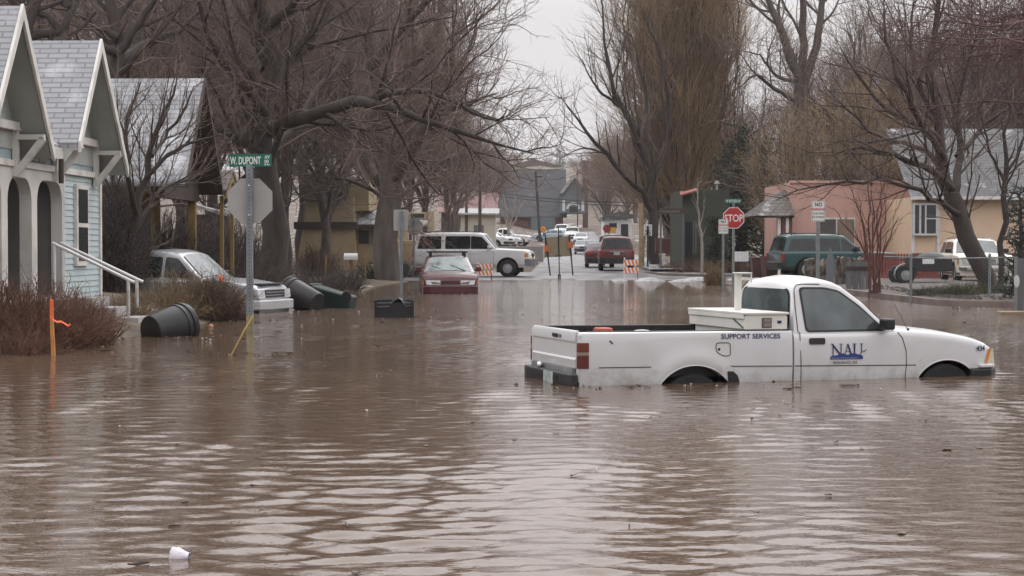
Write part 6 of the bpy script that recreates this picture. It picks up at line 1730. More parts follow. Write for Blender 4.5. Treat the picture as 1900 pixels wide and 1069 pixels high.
# red picket fence
rf_ = thing("picket_fence", "low brick red picket fence in front of the pink and cream houses", "fence", (X_(1600,67), 67, G(14,67)-.1))
m_ = MB(); zf0 = G(14,67)-.1; ztp = Z_(470,67)-zf0; wq = X_(1790,67)-X_(1600,67)
for q in range(int(wq/.11)): m_.extr([(q*.11,0,.06),(q*.11+.085,0,.06),(q*.11+.085,0,ztp-.05),(q*.11+.0425,0,ztp),(q*.11,0,ztp-.05)],[(q*.11,.02,.06),(q*.11+.085,.02,.06),(q*.11+.085,.02,ztp-.05),(q*.11+.0425,.02,ztp),(q*.11,.02,ztp-.05)])
m_.obj("pickets", mat("red_pickets", (.19,.045,.038), .8, var=.25, scale=5), rf_)
m_ = MB(); m_.box(0,wq,.021,.06,.2,.28); m_.box(0,wq,.021,.06,ztp-.3,ztp-.22); m_.obj("rail", M_brn, rf_)
# stone wall with planks
for i, (xa, xb, ya, D_, lab) in enumerate(((1495,1535,481,58,"left block of the rubble stone wall behind the truck cab"),(1552,1578,478,57,"middle block of the rubble stone wall behind the truck cab"),(1580,1602,480,56,"tall right pier of the rubble stone wall"))):
    p = Wp((xa+xb)/2, 530, D_); w_ = X_(xb,D_)-X_(xa,D_); m_ = MB(); hgt = Z_(ya,D_)+.1
    r2 = np.random.default_rng(200+i)
    nx, nz_2 = 9, 7
    rows = [[(-w_/2+w_*a/(nx-1)+r2.normal(0,.02), r2.normal(0,.03), -.1+hgt*b/(nz_2-1)+(r2.normal(0,.03) if b else 0)) for a in range(nx)] for b in range(nz_2)]
    m_.grid(rows); m_.grid([[(p_[0], .4, p_[2]) for p_ in rows[-1]], rows[-1]]); m_.box(-w_/2+.02,w_/2-.02,.06,.42,-.1,hgt-.16)
    o = m_.obj("stone_wall", M_stone, None, loc=(p.x, D_, 0)); tag(o, lab, "stone wall", "rubble stone wall pieces")
pk = MB(); hgt = Z_(466,50)+.1; pk.extr([(-.11,0,-.1),(.11,0,-.1),(.11,0,hgt-.35),(.0,0,hgt),(-.11,0,hgt-.35)],[(-.11,.05,-.1),(.11,.05,-.1),(.11,.05,hgt-.35),(.0,.05,hgt),(-.11,.05,hgt-.35)])
tag(pk.obj("pointed_board", mat("blue_grey_board", (.17,.19,.21), .8, var=.1), None, loc=(X_(1541,50),50,0)), "single pointed blue grey board standing before the stone wall", "post")
lgp = thing("plank_gate", "grey leaning plank gate between the stone pier and the red stemmed shrub", "gate", (X_(1592,52), 52, -.05), 0)
m_ = MB()
for q in range(4): m_.box(-.35+q*.19,-.18+q*.19,0,.03,0,Z_(486,52)+.05)
m_.obj("planks", M_gwood, lgp); m_ = MB(); m_.box(-.35,.42,-.03,0,.75,.85); m_.obj("crossbar", M_brn, lgp)
# dark utility trailer
tr = thing("utility_trailer", "black utility trailer with grey fender behind the chain link fence", "trailer", (X_(1718,57), 57, G(13.3,57)))
m_ = MB(); m_.box(-.55,.70,-.6,.6,.42,.86); m_.obj("trailer_bed", M_black, tr, bevel=.02)
for sd in (1,-1): wheel(tr, -.72 if 0 else -.78, sd*.55, .30, .18, sd)
m_ = MB(); rows = []
for j in range(9):
    a = PI*j/8; rows.append([(-.78+.36*math.cos(a),-.68,.30+.38*math.sin(a)),(-.78+.36*math.cos(a),-.44,.30+.38*math.sin(a))])
m_.grid(rows); m_.obj("fender", mat("grey_fender", (.20,.21,.23), .4), tr, smooth=50)
m_ = MB(); m_.box(-.25,.12,-.62,-.601,.66,.82); m_.obj("number_plate", M_wht, tr)
m_ = MB(); m_.bar((-1.2,0,.4),(-.55,0,.5),.08); m_.obj("tow_bar", M_black, tr)
for q, (xo, ww_) in enumerate(((.15,.45),)):
    m_ = MB(); m_.lathe([(.001,0),(ww_,0.02),(ww_*.8,.10),(ww_*.3,.17),(.001,.18)],14,Matrix.Translation((xo,-.05,.862))); m_.obj("tarp_load", mat("dark_tarp", (.03,.04,.04), .6), tr, smooth=50)
# kerb, gravel yard, ledge, gate on the right
def kerb(name, label, pts, zt_, w_=.16, m=M_kerb, zb_=-.5):
    m_ = MB(); n = len(pts); rows = []
    for i, p in enumerate(pts):
        a = Vector(pts[max(0,i-1)]); b = Vector(pts[min(n-1,i+1)]); d = (b-a).normalized(); nn = Vector((-d.y, d.x))
        p = Vector(p); zt2 = zt_[i] if isinstance(zt_, (list, tuple)) else zt_
        rows.append([(p.x,p.y,zb_),(p.x,p.y,zt2-.02),(p.x+nn.x*.02,p.y+nn.y*.02,zt2),(p.x+nn.x*w_,p.y+nn.y*w_,zt2),(p.x+nn.x*w_,p.y+nn.y*w_,zb_)])
    m_.grid(rows); return m_
structure(kerb("kerb", "", [(25,40.6),(13,40.7),(11.2,40.9),(10.45,41.3),(10.15,42.0),(9.95,46),(9.8,52),(9.2,58)], [.14,.14,.14,.14,.14,.15,.14,.10]).obj("yard_kerb", M_kerb, None, smooth=40))
gy = MB(); P_ = [(25,40.75),(13,40.86),(11.25,41.05),(10.6,41.4),(10.32,42.0),(10.12,46),(9.97,52),(9.4,58)]
rows = [[(x, y, .125), (x+1.6*(1 if x<12 else .3), y+1.2, .20), (x+5, y+4 if x < 12 else y+6, .26)] for x, y in P_]
gy.grid(rows); structure(gy.obj("gravel_yard", mat("gravel", (.045,.037,.032), .9, scale=14, col2=(.14,.12,.11), bump=1.0, bscale=22, detail=6), None, smooth=60))
rg5 = np.random.default_rng(77)
st = MB()
for i in range(420):
    u, v = rg5.uniform(0,1), rg5.uniform(0,1)
    x, y = (10.5+u*2.2, 41.4+v*3.2) if rg5.uniform() < .6 else (10.35+u*.8, 42+v*12)
    s_ = rg5.uniform(.02,.06); z = .17+ (y-41)*.004
    st.add([(x-s_,y,z-.02),(x+s_*.8,y-s_,z-.02),(x+s_,y+s_*.7,z-.02),(x,y,z+s_*.7)],[(0,1,3),(1,2,3),(2,0,3)])
o = st.obj("loose_stones", mat("gravel", (.12,.10,.09)), None); o["kind"] = "stuff"; o["label"] = "loose grey brown stones on the gravel yard"; o["category"] = "stones"
lg = MB(); lg.box(0,4,0,.35,-.5,Z_(578,36)); tag(lg.obj("concrete_ledge", mat("tan_ledge", (.30,.235,.16), .8, scale=2, col2=(.20,.15,.11), bump=.3), None, bevel=.02, loc=(X_(1858,36),36,0)), "low tan ledge rising from the water at the right edge", "ledge")
gt = thing("board_gate", "grey board gate post with a white reflector at the right edge", "gate", (X_(1888,37), 37, -.3))
m_ = MB()
for q in range(6): m_.box(q*.16,q*.16+.155,0,.04,0,Z_(479,37)+.3-.01*(q%2))
m_.obj("boards", M_gwood, gt)
m_ = MB(); m_.box(-.05,-.002,-.02,.06,-.2,Z_(476,37)+.3); m_.obj("post", M_galv, gt)
m_ = MB(); m_.lathe([(.001,0),(.055,.0),(.06,.012),(.001,.02)],14,Matrix.Translation((-.025,-.025,Z_(522,37)+.3)) @ Matrix.Scale(2.2,4,(0,0,1)) @ Matrix.Rotation(PI/2,4,'X')); m_.obj("reflector", M_white, gt, smooth=40)
# chain link fence
cf = thing("chain_link_fence", "sagging chain link fence along the gravel yard kerb", "fence", (X_(1690,43.5), 43.5, .15))
c0 = X_(1690,43.5); zt_ = Z_(478,43.5)-.15
m_ = MB(); xs_ = (X_(1640,43.5)-c0, X_(1887,43.5)-c0); m_.tube([(xs_[0],0,zt_+.02),((xs_[0]+xs_[1])/2,0,zt_-.03),(xs_[1],0,zt_+.01)],.018,6); m_.obj("top_rail", M_galv, cf)
for xq in (0.0, X_(1692,43.5)-c0+1.9):
    m_ = MB(); m_.tube([(xq,0,-.3),(xq,0,zt_+.05)],.035,8); m_.lathe([(.04,0),(.035,.04),(.001,.06)],8,Matrix.Translation((xq,0,zt_+.05))); m_.obj("post", M_galv, cf, smooth=50)
m_ = MB(); stp_ = .075; wq = xs_[1]-xs_[0]; hq = zt_-.0
k = -hq
while k < wq:
    for sg in (1,-1):
        a, b = k, k+hq
        if sg == 1: pa, pb = (max(a,0), max(0,-a)), (min(b,wq), hq-max(0,b-wq))
        else: pa, pb = (max(a,0), hq-max(0,-a)), (min(b,wq), max(0,b-wq))
        m_.bar((xs_[0]+pa[0], .01*sg, pa[1]), (xs_[0]+pb[0], .01*sg, pb[1]), .0022)
    k += stp_*1.4
m_.obj("wire_mesh", M_galv, cf)
# snow banks at the corner
for i, (x, D, w_, h_) in enumerate(((1150,71,.5,.10),(1205,70,.75,.20),(1262,69,.6,.15),(1293,72,.75,.18),(1378,68,.6,.12),(1405,67,.5,.10))):
    r2 = np.random.default_rng(300+i); m_ = MB(); rows = []
    for a in range(7):
        q = a/6; rows.append([(w_*(1-q**1.6)*math.cos(b*2*PI/14)*(1+r2.normal(0,.09)), w_*.55*(1-q**1.6)*math.sin(b*2*PI/14)*(1+r2.normal(0,.09)), h_*q*(1+r2.normal(0,.08))-.03) for b in range(14)])
    m_.grid(rows, True)
    tag(m_.obj("snow_bank", M_snow, None, smooth=60, loc=(X_(x,D),D,max(G(X_(x,D),D),-.02))), ["small slushy snow heap left of the right barricade", "snow heap right of the barricade legs", "dirty tan snow heap between barricade and dry grass clump", "longest snow heap nearest the round grass clump", "snow patch at the foot of the stop sign pole", "small snow patch nearest the truck's rack"][i], "snow", "melting snow heaps at the corner")
structure(kerb("corner_kerb", "", [(40,72.5),(20,73.5),(12,74.5),(8.8,76.5),(6.9,80),(6.6,86)], [.16]*6, .18, M_conc, -.2).obj("corner_kerb", M_kerb, None, smooth=40))
# red and dark bins beside the teal SUV
for i, (x, D) in enumerate(((1407,71),(1428,69.5))):
    c_ = thing("refuse_cart", ["maroon refuse cart on the left under the shingled porch", "maroon refuse cart nearest the teal SUV"][i], "bin", (X_(x,D), D, G(X_(x,D),D)), .2*i, "maroon refuse carts")
    m_ = MB(); m_.extr([(-.22,-.25,.03),(.22,-.25,.03),(.22,.25,.03),(-.22,.25,.03)],[(-.29,-.34,.88),(.29,-.34,.88),(.29,.34,.88),(-.29,.34,.88)]); m_.obj("bin_body", mat("maroon_plastic", (.075,.03,.03), .5, var=.2), c_, bevel=.02)
    m_ = MB(); m_.box(-.31,.31,-.36,.36,.885,.93); m_.obj("lid", mat("maroon_plastic", (.075,.03,.03)), c_, bevel=.02)
wallbox("white_board_sign", "blank white board low behind the stop sign pole", "board", 1363, 1389, 467, 475, 80, .06, M_wht, .005)
# ---------------------------------------------------------------- road signs
def octagon(mb, r, y0, y1, cz, cx=0.0):
    P_ = [(cx+r*math.cos(PI/8+j*PI/4), cz+r*math.sin(PI/8+j*PI/4)) for j in range(8)]
    mb.extr([(x, y0, z) for x, z in P_], [(x, y1, z) for x, z in P_]); return P_
def sqpost(parent, x, y, z0, z1, w_=.05, m=None, holes=True, tilt=0):
    mb = MB(); mb.box(x-w_/2, x+w_/2, y-w_/2, y+w_/2, z0, z1)
    p = mb.obj("post", m or M_galv, parent, bevel=.004)
    if holes:
        h = MB(); z = z0+.1
        while z < z1-.05:
            h.box(x-.006, x+.006, y-w_/2-.001, y-w_/2+.004, z-.006, z+.006); z += .05
        h.obj("post_holes", M_dark, p)
    return p
# back of the stop sign with the street name
D = 23.4; x0 = X_(463.5, D); zb = -.55
sg = thing("stop_sign", "back of a stop sign on a steel post carrying the W. DUPONT AV street blade", "sign", (x0, D, zb))
zc = lambda y: Z_(y, D) - zb
mp_ = mat("muddy_galvanised_post", (.20,.22,.235), .5, var=.2, scale=5, metal=.35)
p = sqpost(sg, 0, 0, 0, zc(308), .082, mp_)
alg = MB(); alg.box(-.0425,.0425,-.0425,.0425,.3,zc(585)); alg.obj("dried_weed", mat("weedy_stain", (.24,.21,.12), .9, var=.4, scale=8), sg)
m_ = MB(); octagon(m_, .318, .045, .050, zc(372.5)); so_ = m_.obj("sign_plate", M_alu, sg)
m_ = MB(); octagon(m_, .315, .0505, .053, zc(372.5)); m_.obj("sign_face", M_rsign, so_)
m_ = MB()
for zz in (zc(345), zc(400)): m_.lathe([(.001,0),(.014,0),(.014,.012),(.001,.014)],8,Matrix.Translation((0,-.042,zz)) @ Matrix.Rotation(PI/2,4,'X'))
parts(m_, "bolt", M_chrome, so_)
m_ = MB(); m_.box(-.038,.038,-.038,.038,zc(331),zc(306)); m_.obj("post_cap", M_galv, sg, bevel=.004)
bl_ = thing("street_name_blade", "green W. DUPONT AV street name blade on top of the stop sign post", "sign", (x0+.012, D, Z_(297.5, D)), R_(-14))
m_ = MB(); P_ = rpoly([(-.298,-.083),(.298,-.083),(.298,.083),(-.298,.083)], .012); m_.extr([(x, -.002, z) for x, z in P_],[(x, .002, z) for x, z in P_]); bo = m_.obj("blade", M_grn, bl_)
text("lettering", "W. DUPONT", .138, M_wht, bl_, (-.282,-.0035,-.050), sx=.545, bold=.003)
text("lettering", "AV", .066, M_wht, bl_, (.202,-.0035,.018), sx=.85, bold=.001)
text("lettering", "00", .072, M_wht, bl_, (.198,-.0035,-.045), sx=.85, bold=.001)
m_ = MB(); m_.box(.200,.274,-.004,-.0021,-.066,-.057); m_.extr([(.200,-.004,-.066),(.200,-.004,-.057),(.190,-.004,-.0615)],[(.200,-.0021,-.066),(.200,-.0021,-.057),(.190,-.0021,-.0615)]); m_.obj("arrow", M_wht, bl_)
m_ = MB(); m_.box(-.055,.055,-.014,.014,-.105,-.078); m_.obj("bracket", M_galv, bl_, bevel=.003)
wd = MB(); a = Wp(470,585,23.1); b = Wp(426,650,22.9); wd.tube([a-a, (a+b)/2-a+Vector((.03,0,.02)), b-a+Vector((0,0,-.1))],[.010,.012,.007],5)
tag(wd.obj("dead_stalk", mat("yellow_stalk", (.40,.27,.07), .8), None, loc=a), "yellow dead stalk leaning on the stop sign post in the water", "plant stalk")
# right: stop sign facing us with street blade
D = 64; x0 = X_(1361, D); zb = G(x0, D)-.05; zc = lambda y: Z_(y, D)-zb
s2 = thing("stop_sign", "red stop sign facing the viewer with white STOP letters", "sign", (x0, D, zb))
sqpost(s2, 0, .05, 0, zc(377), .085, None, False)
m_ = MB(); octagon(m_, .412, .0, .004, zc(404.5)); f1 = m_.obj("sign_border", M_wht, s2)
m_ = MB(); octagon(m_, .385, -.003, -.0005, zc(404.5)); m_.obj("sign_face", M_rsign, f1)
text("lettering", "STOP", .36, M_wht, s2, (.0,-.0045,zc(404.5)-.128), sx=.78, align='CENTER', bold=.006)
b2_ = thing("street_name_blade", "small green W BUTLER AV blade above the red stop sign", "sign", (x0-.02, D, Z_(373, D)), R_(4))
m_ = MB(); m_.box(-.31,.31,-.003,.003,-.085,.085); m_.obj("blade", M_grn, b2_)
text("lettering", "W BUTLER AV", .135, M_wht, b2_, (0,-.0045,-.047), sx=.62, align='CENTER', bold=.002)
m_ = MB(); m_.box(-.03,.03,-.02,.02,-.16,-.086); m_.obj("bracket", M_galv, b2_)
# no parking signs
def nopark(label, x, ytop, ybot, wpx, D, zb):
    x0 = X_(x, D); s = thing("no_parking_sign", label, "sign", (x0, D, zb)); hh = Z_(ytop,D)-Z_(ybot,D); w_ = wpx/F*D; zc_ = (Z_(ytop,D)+Z_(ybot,D))/2-zb
    sqpost(s, 0, .04, 0, zc_+hh*.45, .075, None, False)
    m_ = MB(); P_ = rpoly([(-w_/2,zc_-hh/2),(w_/2,zc_-hh/2),(w_/2,zc_+hh/2),(-w_/2,zc_+hh/2)], .03); m_.extr([(q,0,z) for q, z in P_],[(q,.003,z) for q, z in P_]); pl = m_.obj("sign_plate", M_wht, s)
    m_ = MB(); t_2 = .006; a, b, c, d = -w_*.45, w_*.45, zc_-hh*.465, zc_+hh*.465
    for (q0,q1,q2,q3) in ((a,b,c,c+t_2),(a,b,d-t_2,d),(a,a+t_2,c,d),(b-t_2,b,c,d)): m_.box(q0,q1,-.002,-.0004,q2,q3)
    m_.obj("border", M_blk, pl)
    text("lettering", "NO", hh*.25, M_blk, pl, (0,-.0025,zc_+hh*.24), align='CENTER', sx=.9, bold=.003)
    text("lettering", "PARKING", hh*.185, mat("red_print", (.42,.05,.08), .5), pl, (0,-.0025,zc_+hh*.035), align='CENTER', sx=.86*w_/hh/.62, bold=.002)
    text("lettering", "THIS SIDE", hh*.125, mat("grey_print", (.16,.13,.13)), pl, (0,-.0025,zc_-hh*.15), align='CENTER', sx=.95*w_/hh/.62, bold=.001)
    text("lettering", "OF STREET", hh*.125, mat("grey_print", (.16,.13,.13)), pl, (0,-.0025,zc_-hh*.33), align='CENTER', sx=.92*w_/hh/.62, bold=.001)
    return s
nopark("larger NO PARKING sign standing behind the white truck's cab", 1518, 373, 411, 25, 40, -.4)
nopark("smaller NO PARKING sign overlapping the red stop sign", 1342, 407, 434, 18, 59, G(X_(1342,59),59))
# speed limit
D = 95; x0 = X_(1202,D); zb = G(x0,D); s = thing("speed_limit_sign", "white SPEED LIMIT 25 sign on the far snowy pavement", "sign", (x0,D,zb)); zc = lambda y: Z_(y,D)-zb
sqpost(s, 0, .05, 0, zc(420), .1, mat("dark_green_post", (.04,.05,.045), .6), False)
w_ = 15.5/F*D; m_ = MB(); m_.box(-w_/2,w_/2,0,.004,zc(437.5),zc(416.5)); pl = m_.obj("sign_plate", M_wht, s)
text("lettering", "SPEED", .125, M_blk, pl, (0,-.002,zc(422.2)), align='CENTER', sx=.82); text("lettering", "LIMIT", .125, M_blk, pl, (0,-.002,zc(426.7)), align='CENTER', sx=.82)
text("lettering", "25", .36, M_blk, pl, (0,-.002,zc(436.2)), align='CENTER', sx=.92, bold=.006)
# signs seen from behind on the left
D = 52; x0 = X_(743.5,D); zb = G(x0,D)-.1; s = thing("road_sign", "back of a rectangular grey sign on a thin post in the water", "sign", (x0,D,zb)); zc = lambda y: Z_(y,D)-zb
sqpost(s, .02, 0, 0, zc(392), .085, mp_, False)
m_ = MB(); w_ = 27/F*D; P_ = rpoly([(-w_/2,zc(428)),(w_/2,zc(428)),(w_/2,zc(389)),(-w_/2,zc(389))],.04); m_.extr([(q,.05,z) for q, z in P_],[(q,.054,z) for q, z in P_]); m_.obj("sign_plate", M_alu, s)
D = 77; x0 = X_(768,D); zb = G(x0,D); s = thing("stop_sign", "back of a small distant stop sign left of the moving SUV", "sign", (x0,D,zb)); zc = lambda y: Z_(y,D)-zb
sqpost(s, 0, 0, 0, zc(404), .08, None, False)
m_ = MB(); octagon(m_, .40, .05, .055, zc(420)); pl = m_.obj("sign_plate", M_alu, s); m_ = MB(); octagon(m_, .40, .0555, .058, zc(420)); m_.obj("sign_face", M_rsign, pl)
# far construction signs behind the red SUV
D = 140; x0 = X_(1130,D); zb = G(x0,D); s = thing("road_works_sign", "far yellow work sign with a red octagon above the red SUV", "sign", (x0,D,zb)); zc = lambda y: Z_(y,D)-zb
sqpost(s, 0, .05, 0, zc(426), .1, None, False)
m_ = MB(); m_.box(-.38,.55,-.0,.01,zc(432.5),zc(422)); m_.obj("yellow_panel", mat("sign_yellow", (.62,.34,.03), .5), s)
m_ = MB(); octagon(m_, .32, -.02, -.003, zc(424), -.18); m_.obj("sign_face", mat("faded_red_sign", (.24,.03,.03), .5), s)
# portable sign with flags
D = 73; x0 = X_(1036,D); zb = G(x0,D); s = thing("portable_sign", "back of a tan portable road work sign with orange flags on a spring stand", "sign", (x0,D,max(zb,-.02))); zz0 = max(zb,-.02)
q = lambda x, y: (X_(x,D)-x0, Z_(y,D)-zz0)
c4 = [q(1010,478),q(1062,475),q(1058,438),q(1011,441)]
m_ = MB(); m_.extr([(x,.0,z) for x, z in c4],[(x,.01,z) for x, z in c4]); m_.obj("sign_panel", mat("tan_canvas", (.27,.225,.155), .8, var=.08), s)
m_ = MB(); m_.tube([(q(1036,420)[0],-.03,q(1036,420)[1]),(q(1038,512)[0],-.03,q(1038,512)[1])],.022,6); m_.box(-.12,.12,-.05,-.01,q(0,476.5)[1],q(0,474)[1]); m_.obj("mast", M_black, s)
m_ = MB(); m_.box(-.02,.02+.02,-.12,.08,0,q(0,509)[1]); m_.box(.055,.10,-.12,.08,0,q(0,509)[1]); m_.box(-.7,.7,-.05,-.0,.0,.03); m_.obj("spring_base", mat("dark_purple_base", (.03,.022,.035), .6), s)
for (xa, ya, xb, yb_) in ((1011,432,1021,512),(1056,436,1063,511)):
    m_ = MB(); a = q(xa,ya); b = q(xb,yb_); m_.tube([(a[0],-.05,a[1]),(b[0],-.05,b[1])],.030,6); so2 = m_.obj("flag_pole", M_black, s)
    t0 = .36 if xa == 1011 else .25; cxx = a[0]+(b[0]-a[0])*t0; czz = a[1]+(b[1]-a[1])*t0
    m_ = MB(); m_.box(cxx-.10,cxx+.12,-.085,-.078,czz-.13,czz+.13); m_.obj("flag", mat("dull_orange", (.50,.13,.035), .7), so2)
a = q(1007.5,426); m_ = MB(); m_.lathe([(.001,-.03),(.11,-.03),(.12,.0),(.11,.03),(.001,.03)],16,Matrix.Translation((a[0],-.06,a[1])) @ Matrix.Rotation(PI/2,4,'X')); m_.obj("warning_light", mat("amber_warning", (.72,.28,.03), .4), s, smooth=40)
m_ = MB(); m_.box(a[0]+.0,a[0]+.13,-.1,-.02,a[1]-.30,a[1]-.13); m_.obj("battery_box", mat("blue_box", (.08,.13,.22), .5), s)
# barricades
def barricade(label, xa, xb, y1, yb_, D, zb, rot):
    x0 = X_((xa+xb)/2, D); s = thing("barricade", label, "barricade", (x0, D, zb), rot, "striped road barricades"); w_ = X_(xb,D)-X_(xa,D); zc = lambda y: Z_(y,D)-zb
    u = (yb_-y1)
    for (ya, yc) in ((y1+1, y1+u*.38),(y1+u*.50, y1+u*.84)):
        za, zc2 = zc(yc), zc(ya)
        m_ = MB(); m_.box(-w_/2,w_/2,0,.02,za,zc2); bo = m_.obj("board", M_wht, s)
        st_ = MB(); hgt = zc2-za; k = -hgt*.3
        nst = 4
        for i in range(nst):
            p = w_/nst
            xs0 = -w_/2+i*p
            Q = [(xs0+p*.5,za),(xs0+p*1.0,za),(xs0+p*.5,zc2),(xs0,zc2)]
            st_.poly([(max(-w_/2,min(w_/2,x)),-.003,z) for x, z in Q])
        st_.obj("stripes", M_orange, bo)
    for sx_ in (-1,1):
        m_ = MB(); m_.box(sx_*w_*.44-.025,sx_*w_*.44+.025,.021,.06,-.3,zc(y1-3 if sx_ < 0 else y1)); m_.bar((sx_*w_*.44,.05,zc(y1+2)),(sx_*w_*.44,.45,-.25),.04); m_.obj("leg", M_wht if sx_ < 0 else M_galv, s)
barricade("striped barricade half hidden behind the stalled red wagon", 886, 914, 489, 515, 71, -.12, .06)
barricade("striped barricade standing in front of the parked red SUV", 1157, 1185, 481, 512, 73, -.0, -.04)
# mailbox
D = 64.5; x0 = X_(651,D); zb = G(x0,D)-.05; s = thing("mailbox", "white mailbox on a leaning brown wooden post by the tan wall", "mailbox", (x0,D,zb)); zc = lambda y: Z_(y,D)-zb
m_ = MB(); P_ = [(-.13,0),(.13,0),(.13,.12),(.09,.2),(0,.235),(-.09,.2),(-.13,.12)]
m_.extr([(-.245, p[0], zc(482)+p[1]) for p in P_],[(.245, p[0], zc(482)+p[1]) for p in P_]); m_.obj("box", M_white, s, bevel=.008)
m_ = MB(); m_.bar((.0,0,zc(483)),(.12,0,-.05),.12,.12); m_.obj("post", M_wood, s)
wf_ = thing("wire_fence", "low rusty wire fence with leaning post right of the mailbox", "fence", (X_(670,66), 66, G(X_(670,66),66)))
m_ = MB(); m_.tube([(.16,0,-.1),(.14,0,1.02)],.035,6); m_.tube([(-1.3,0,-.1),(-1.3,0,.95)],.035,6); m_.obj("post", M_wood, wf_)
m_ = MB()
for q2 in range(10): m_.bar((-1.3+q2*.15,0,.05),(-1.3+q2*.15,0,.95),.008)
for q2 in range(7): m_.bar((-1.3,0,.1+q2*.14),(.15,0,.1+q2*.14),.008)
m_.obj("wire", M_bdrk if 0 else mat("rusty_wire", (.12,.08,.06), .8), wf_)
# utility poles and wires
def pole(label, xa, ya, xb, yb_, D, r, m, arm=0):
    b = Wp(xb, yb_, D); t_ = Wp(xa, ya, D); s = thing("utility_pole", label, "pole", b); m_ = MB(); m_.tube([(0,0,-.5), t_-b],[r*1.15, r*.85],9); m_.obj("pole", m, s, smooth=60)
    if arm:
        m_ = MB(); m_.box(t_.x-b.x-.1, t_.x-b.x+arm, -.08,.08, t_.z-b.z-.65, t_.z-b.z-.5); m_.obj("cross_arm", m, s)
    return t_
M_pole = mat("dark_pole", (.045,.04,.04), .85)
M_pole2 = mat("brown_pole", (.085,.06,.052), .85)
t1 = pole("dark leaning utility pole in front of the dark grey roof", 994, 318, 1002, 436, 190, .14, M_pole, .7)
pole("brown pole rising beside the cream shed", 891, 290, 890, 442, 140, .13, M_pole2)
pole("thinner brown pole left of the cream shed", 866, 300, 865, 442, 150, .12, M_pole2)
pole("thin pole right of the blue gable of the dark roofed house", 1071, 318, 1072, 430, 240, .08, M_pole)
for lab, (xa, ya), (xb, yb_), r in (("upper dark cable crossing before the dark grey roof",(780,338),(1230,378),.045),("lower dark cable crossing before the dark grey roof",(780,343),(1230,384),.045),("thin high wire faint against the sky over the ridge",(860,276),(1240,283),.012)):
    a = Wp(xa,ya,192); b = Wp(xb,yb_,192); pts = [a.lerp(b,i/12)-a-Vector((0,0,.9*math.sin(PI*i/12)*.6)) for i in range(13)]
    m_ = MB(); m_.tube(pts, r, 5); tag(m_.obj("overhead_cable", M_pole, None, loc=a), lab, "cable", "overhead cables across the street")

# ---------------------------------------------------------------- flood debris, bins, stake, cup
D = 22.9; p = Wp(101, 660, D)
s = thing("marking_stake", "orange topped wooden stake with a torn ribbon before the reddish bush", "stake", (p.x, D, -.3))
zc = lambda y: Z_(y,D)+.3
m_ = MB(); m_.extr([(-.028,-.02,0),(.028,-.02,0),(.028,.02,0),(-.028,.02,0)],[(-.052,-.018,zc(590)),(-.012,-.018,zc(590)),(-.012,.018,zc(590)),(-.052,.018,zc(590))]); m_.obj("stake", mat("stake_wood", (.50,.22,.06), .8, var=.2, scale=6), s)
m_ = MB(); m_.extr([(-.054,-.021,zc(590)-.01),(-.010,-.021,zc(590)-.01),(-.010,.021,zc(590)-.01),(-.054,.021,zc(590)-.01)],[(-.052,-.02,zc(555)),(-.016,-.02,zc(557)),(-.016,.02,zc(557)),(-.052,.02,zc(555))]); m_.obj("painted_top", mat("orange_fluorescent", (.70,.13,.04), .6), s)
m_ = MB(); rb_ = [(-.03,-.03,zc(588)),(-.01,-.05,zc(592)),(.05,-.06,zc(597)),(.10,-.05,zc(596)),(.15,-.06,zc(600)),(.19,-.05,zc(604)),(.22,-.06,zc(601))]
m_.grid([[(x,y,z+.012) for x,y,z in rb_],[(x+.008,y-.02,z-.012) for x,y,z in rb_]]); m_.obj("ribbon", mat("orange_fluorescent", (.85,.16,.04)), s, solid=.002)
# grey bin on its side
def bin_axis(p, d, up=None):
    q = Vector(d).normalized().to_track_quat('Z', 'X').to_matrix().to_4x4(); return Matrix.Translation(p) @ q
M_gbin = mat("grey_bin_plastic", (.020,.020,.022), .42, var=.4, scale=3, spec=.35)
s = thing("refuse_can", "round dark grey refuse can tipped on its side in the water by the handrail", "bin", (X_(300,27.6), 27.8, -.2))
M = Matrix.Translation((-.17,-.22,.27)) @ Vector((.62,.74,.14)).to_track_quat('Z','X').to_matrix().to_4x4()
m_ = MB(); m_.lathe([(.255,0),(.262,.02),(.33,.50),(.345,.505),(.345,.56),(.335,.565),(.335,.60),(.355,.605),(.355,.66),(.34,.665)],32,M); m_.obj("can", M_gbin, s, smooth=40)
m_ = MB(); m_.lathe([(.001,-.012),(.235,-.012),(.252,.0),(.254,.01)],32,M); m_.obj("can_base", M_black, s, smooth=40)
m_ = MB(); m_.lathe([(.345,.668),(.34,.70),(.25,.75),(.001,.77)],32,M); m_.obj("lid", M_gbin, s, smooth=40)
s = thing("refuse_can", "dark grey barrel shaped can fallen against the silver pickup's nose", "bin", (X_(572,39.3), 39.3, -.2))
M = Matrix.Translation((.22,-.25,.32)) @ Vector((-.72,.45,.30)).to_track_quat('Z','X').to_matrix().to_4x4()
m_ = MB(); m_.lathe([(.001,0),(.25,0),(.265,.02),(.33,.70),(.35,.705),(.35,.76),(.335,.765),(.335,.83),(.352,.835),(.352,.88),(.001,.90)],28,M); m_.obj("can", mat("charcoal_bin_plastic", (.018,.017,.019), .42, var=.3, spec=.35), s, smooth=40)
m_ = MB(); m_.lathe([(.336,.77),(.342,.78),(.342,.81),(.336,.82)],28,M); m_.obj("band", M_gbin, s, smooth=40)
s = thing("wheeled_bin", "dark green wheeled bin lying on its back beside the grey barrel can", "bin", (X_(614,40.3), 40.3, -.2), R_(0))
M = Matrix.Translation((.50,-.1,.22)) @ Vector((-.90,.30,.16)).to_track_quat('Z','Y').to_matrix().to_4x4()
M_gnb = mat("dark_green_plastic", (.011,.026,.023), .42, var=.3, spec=.4)
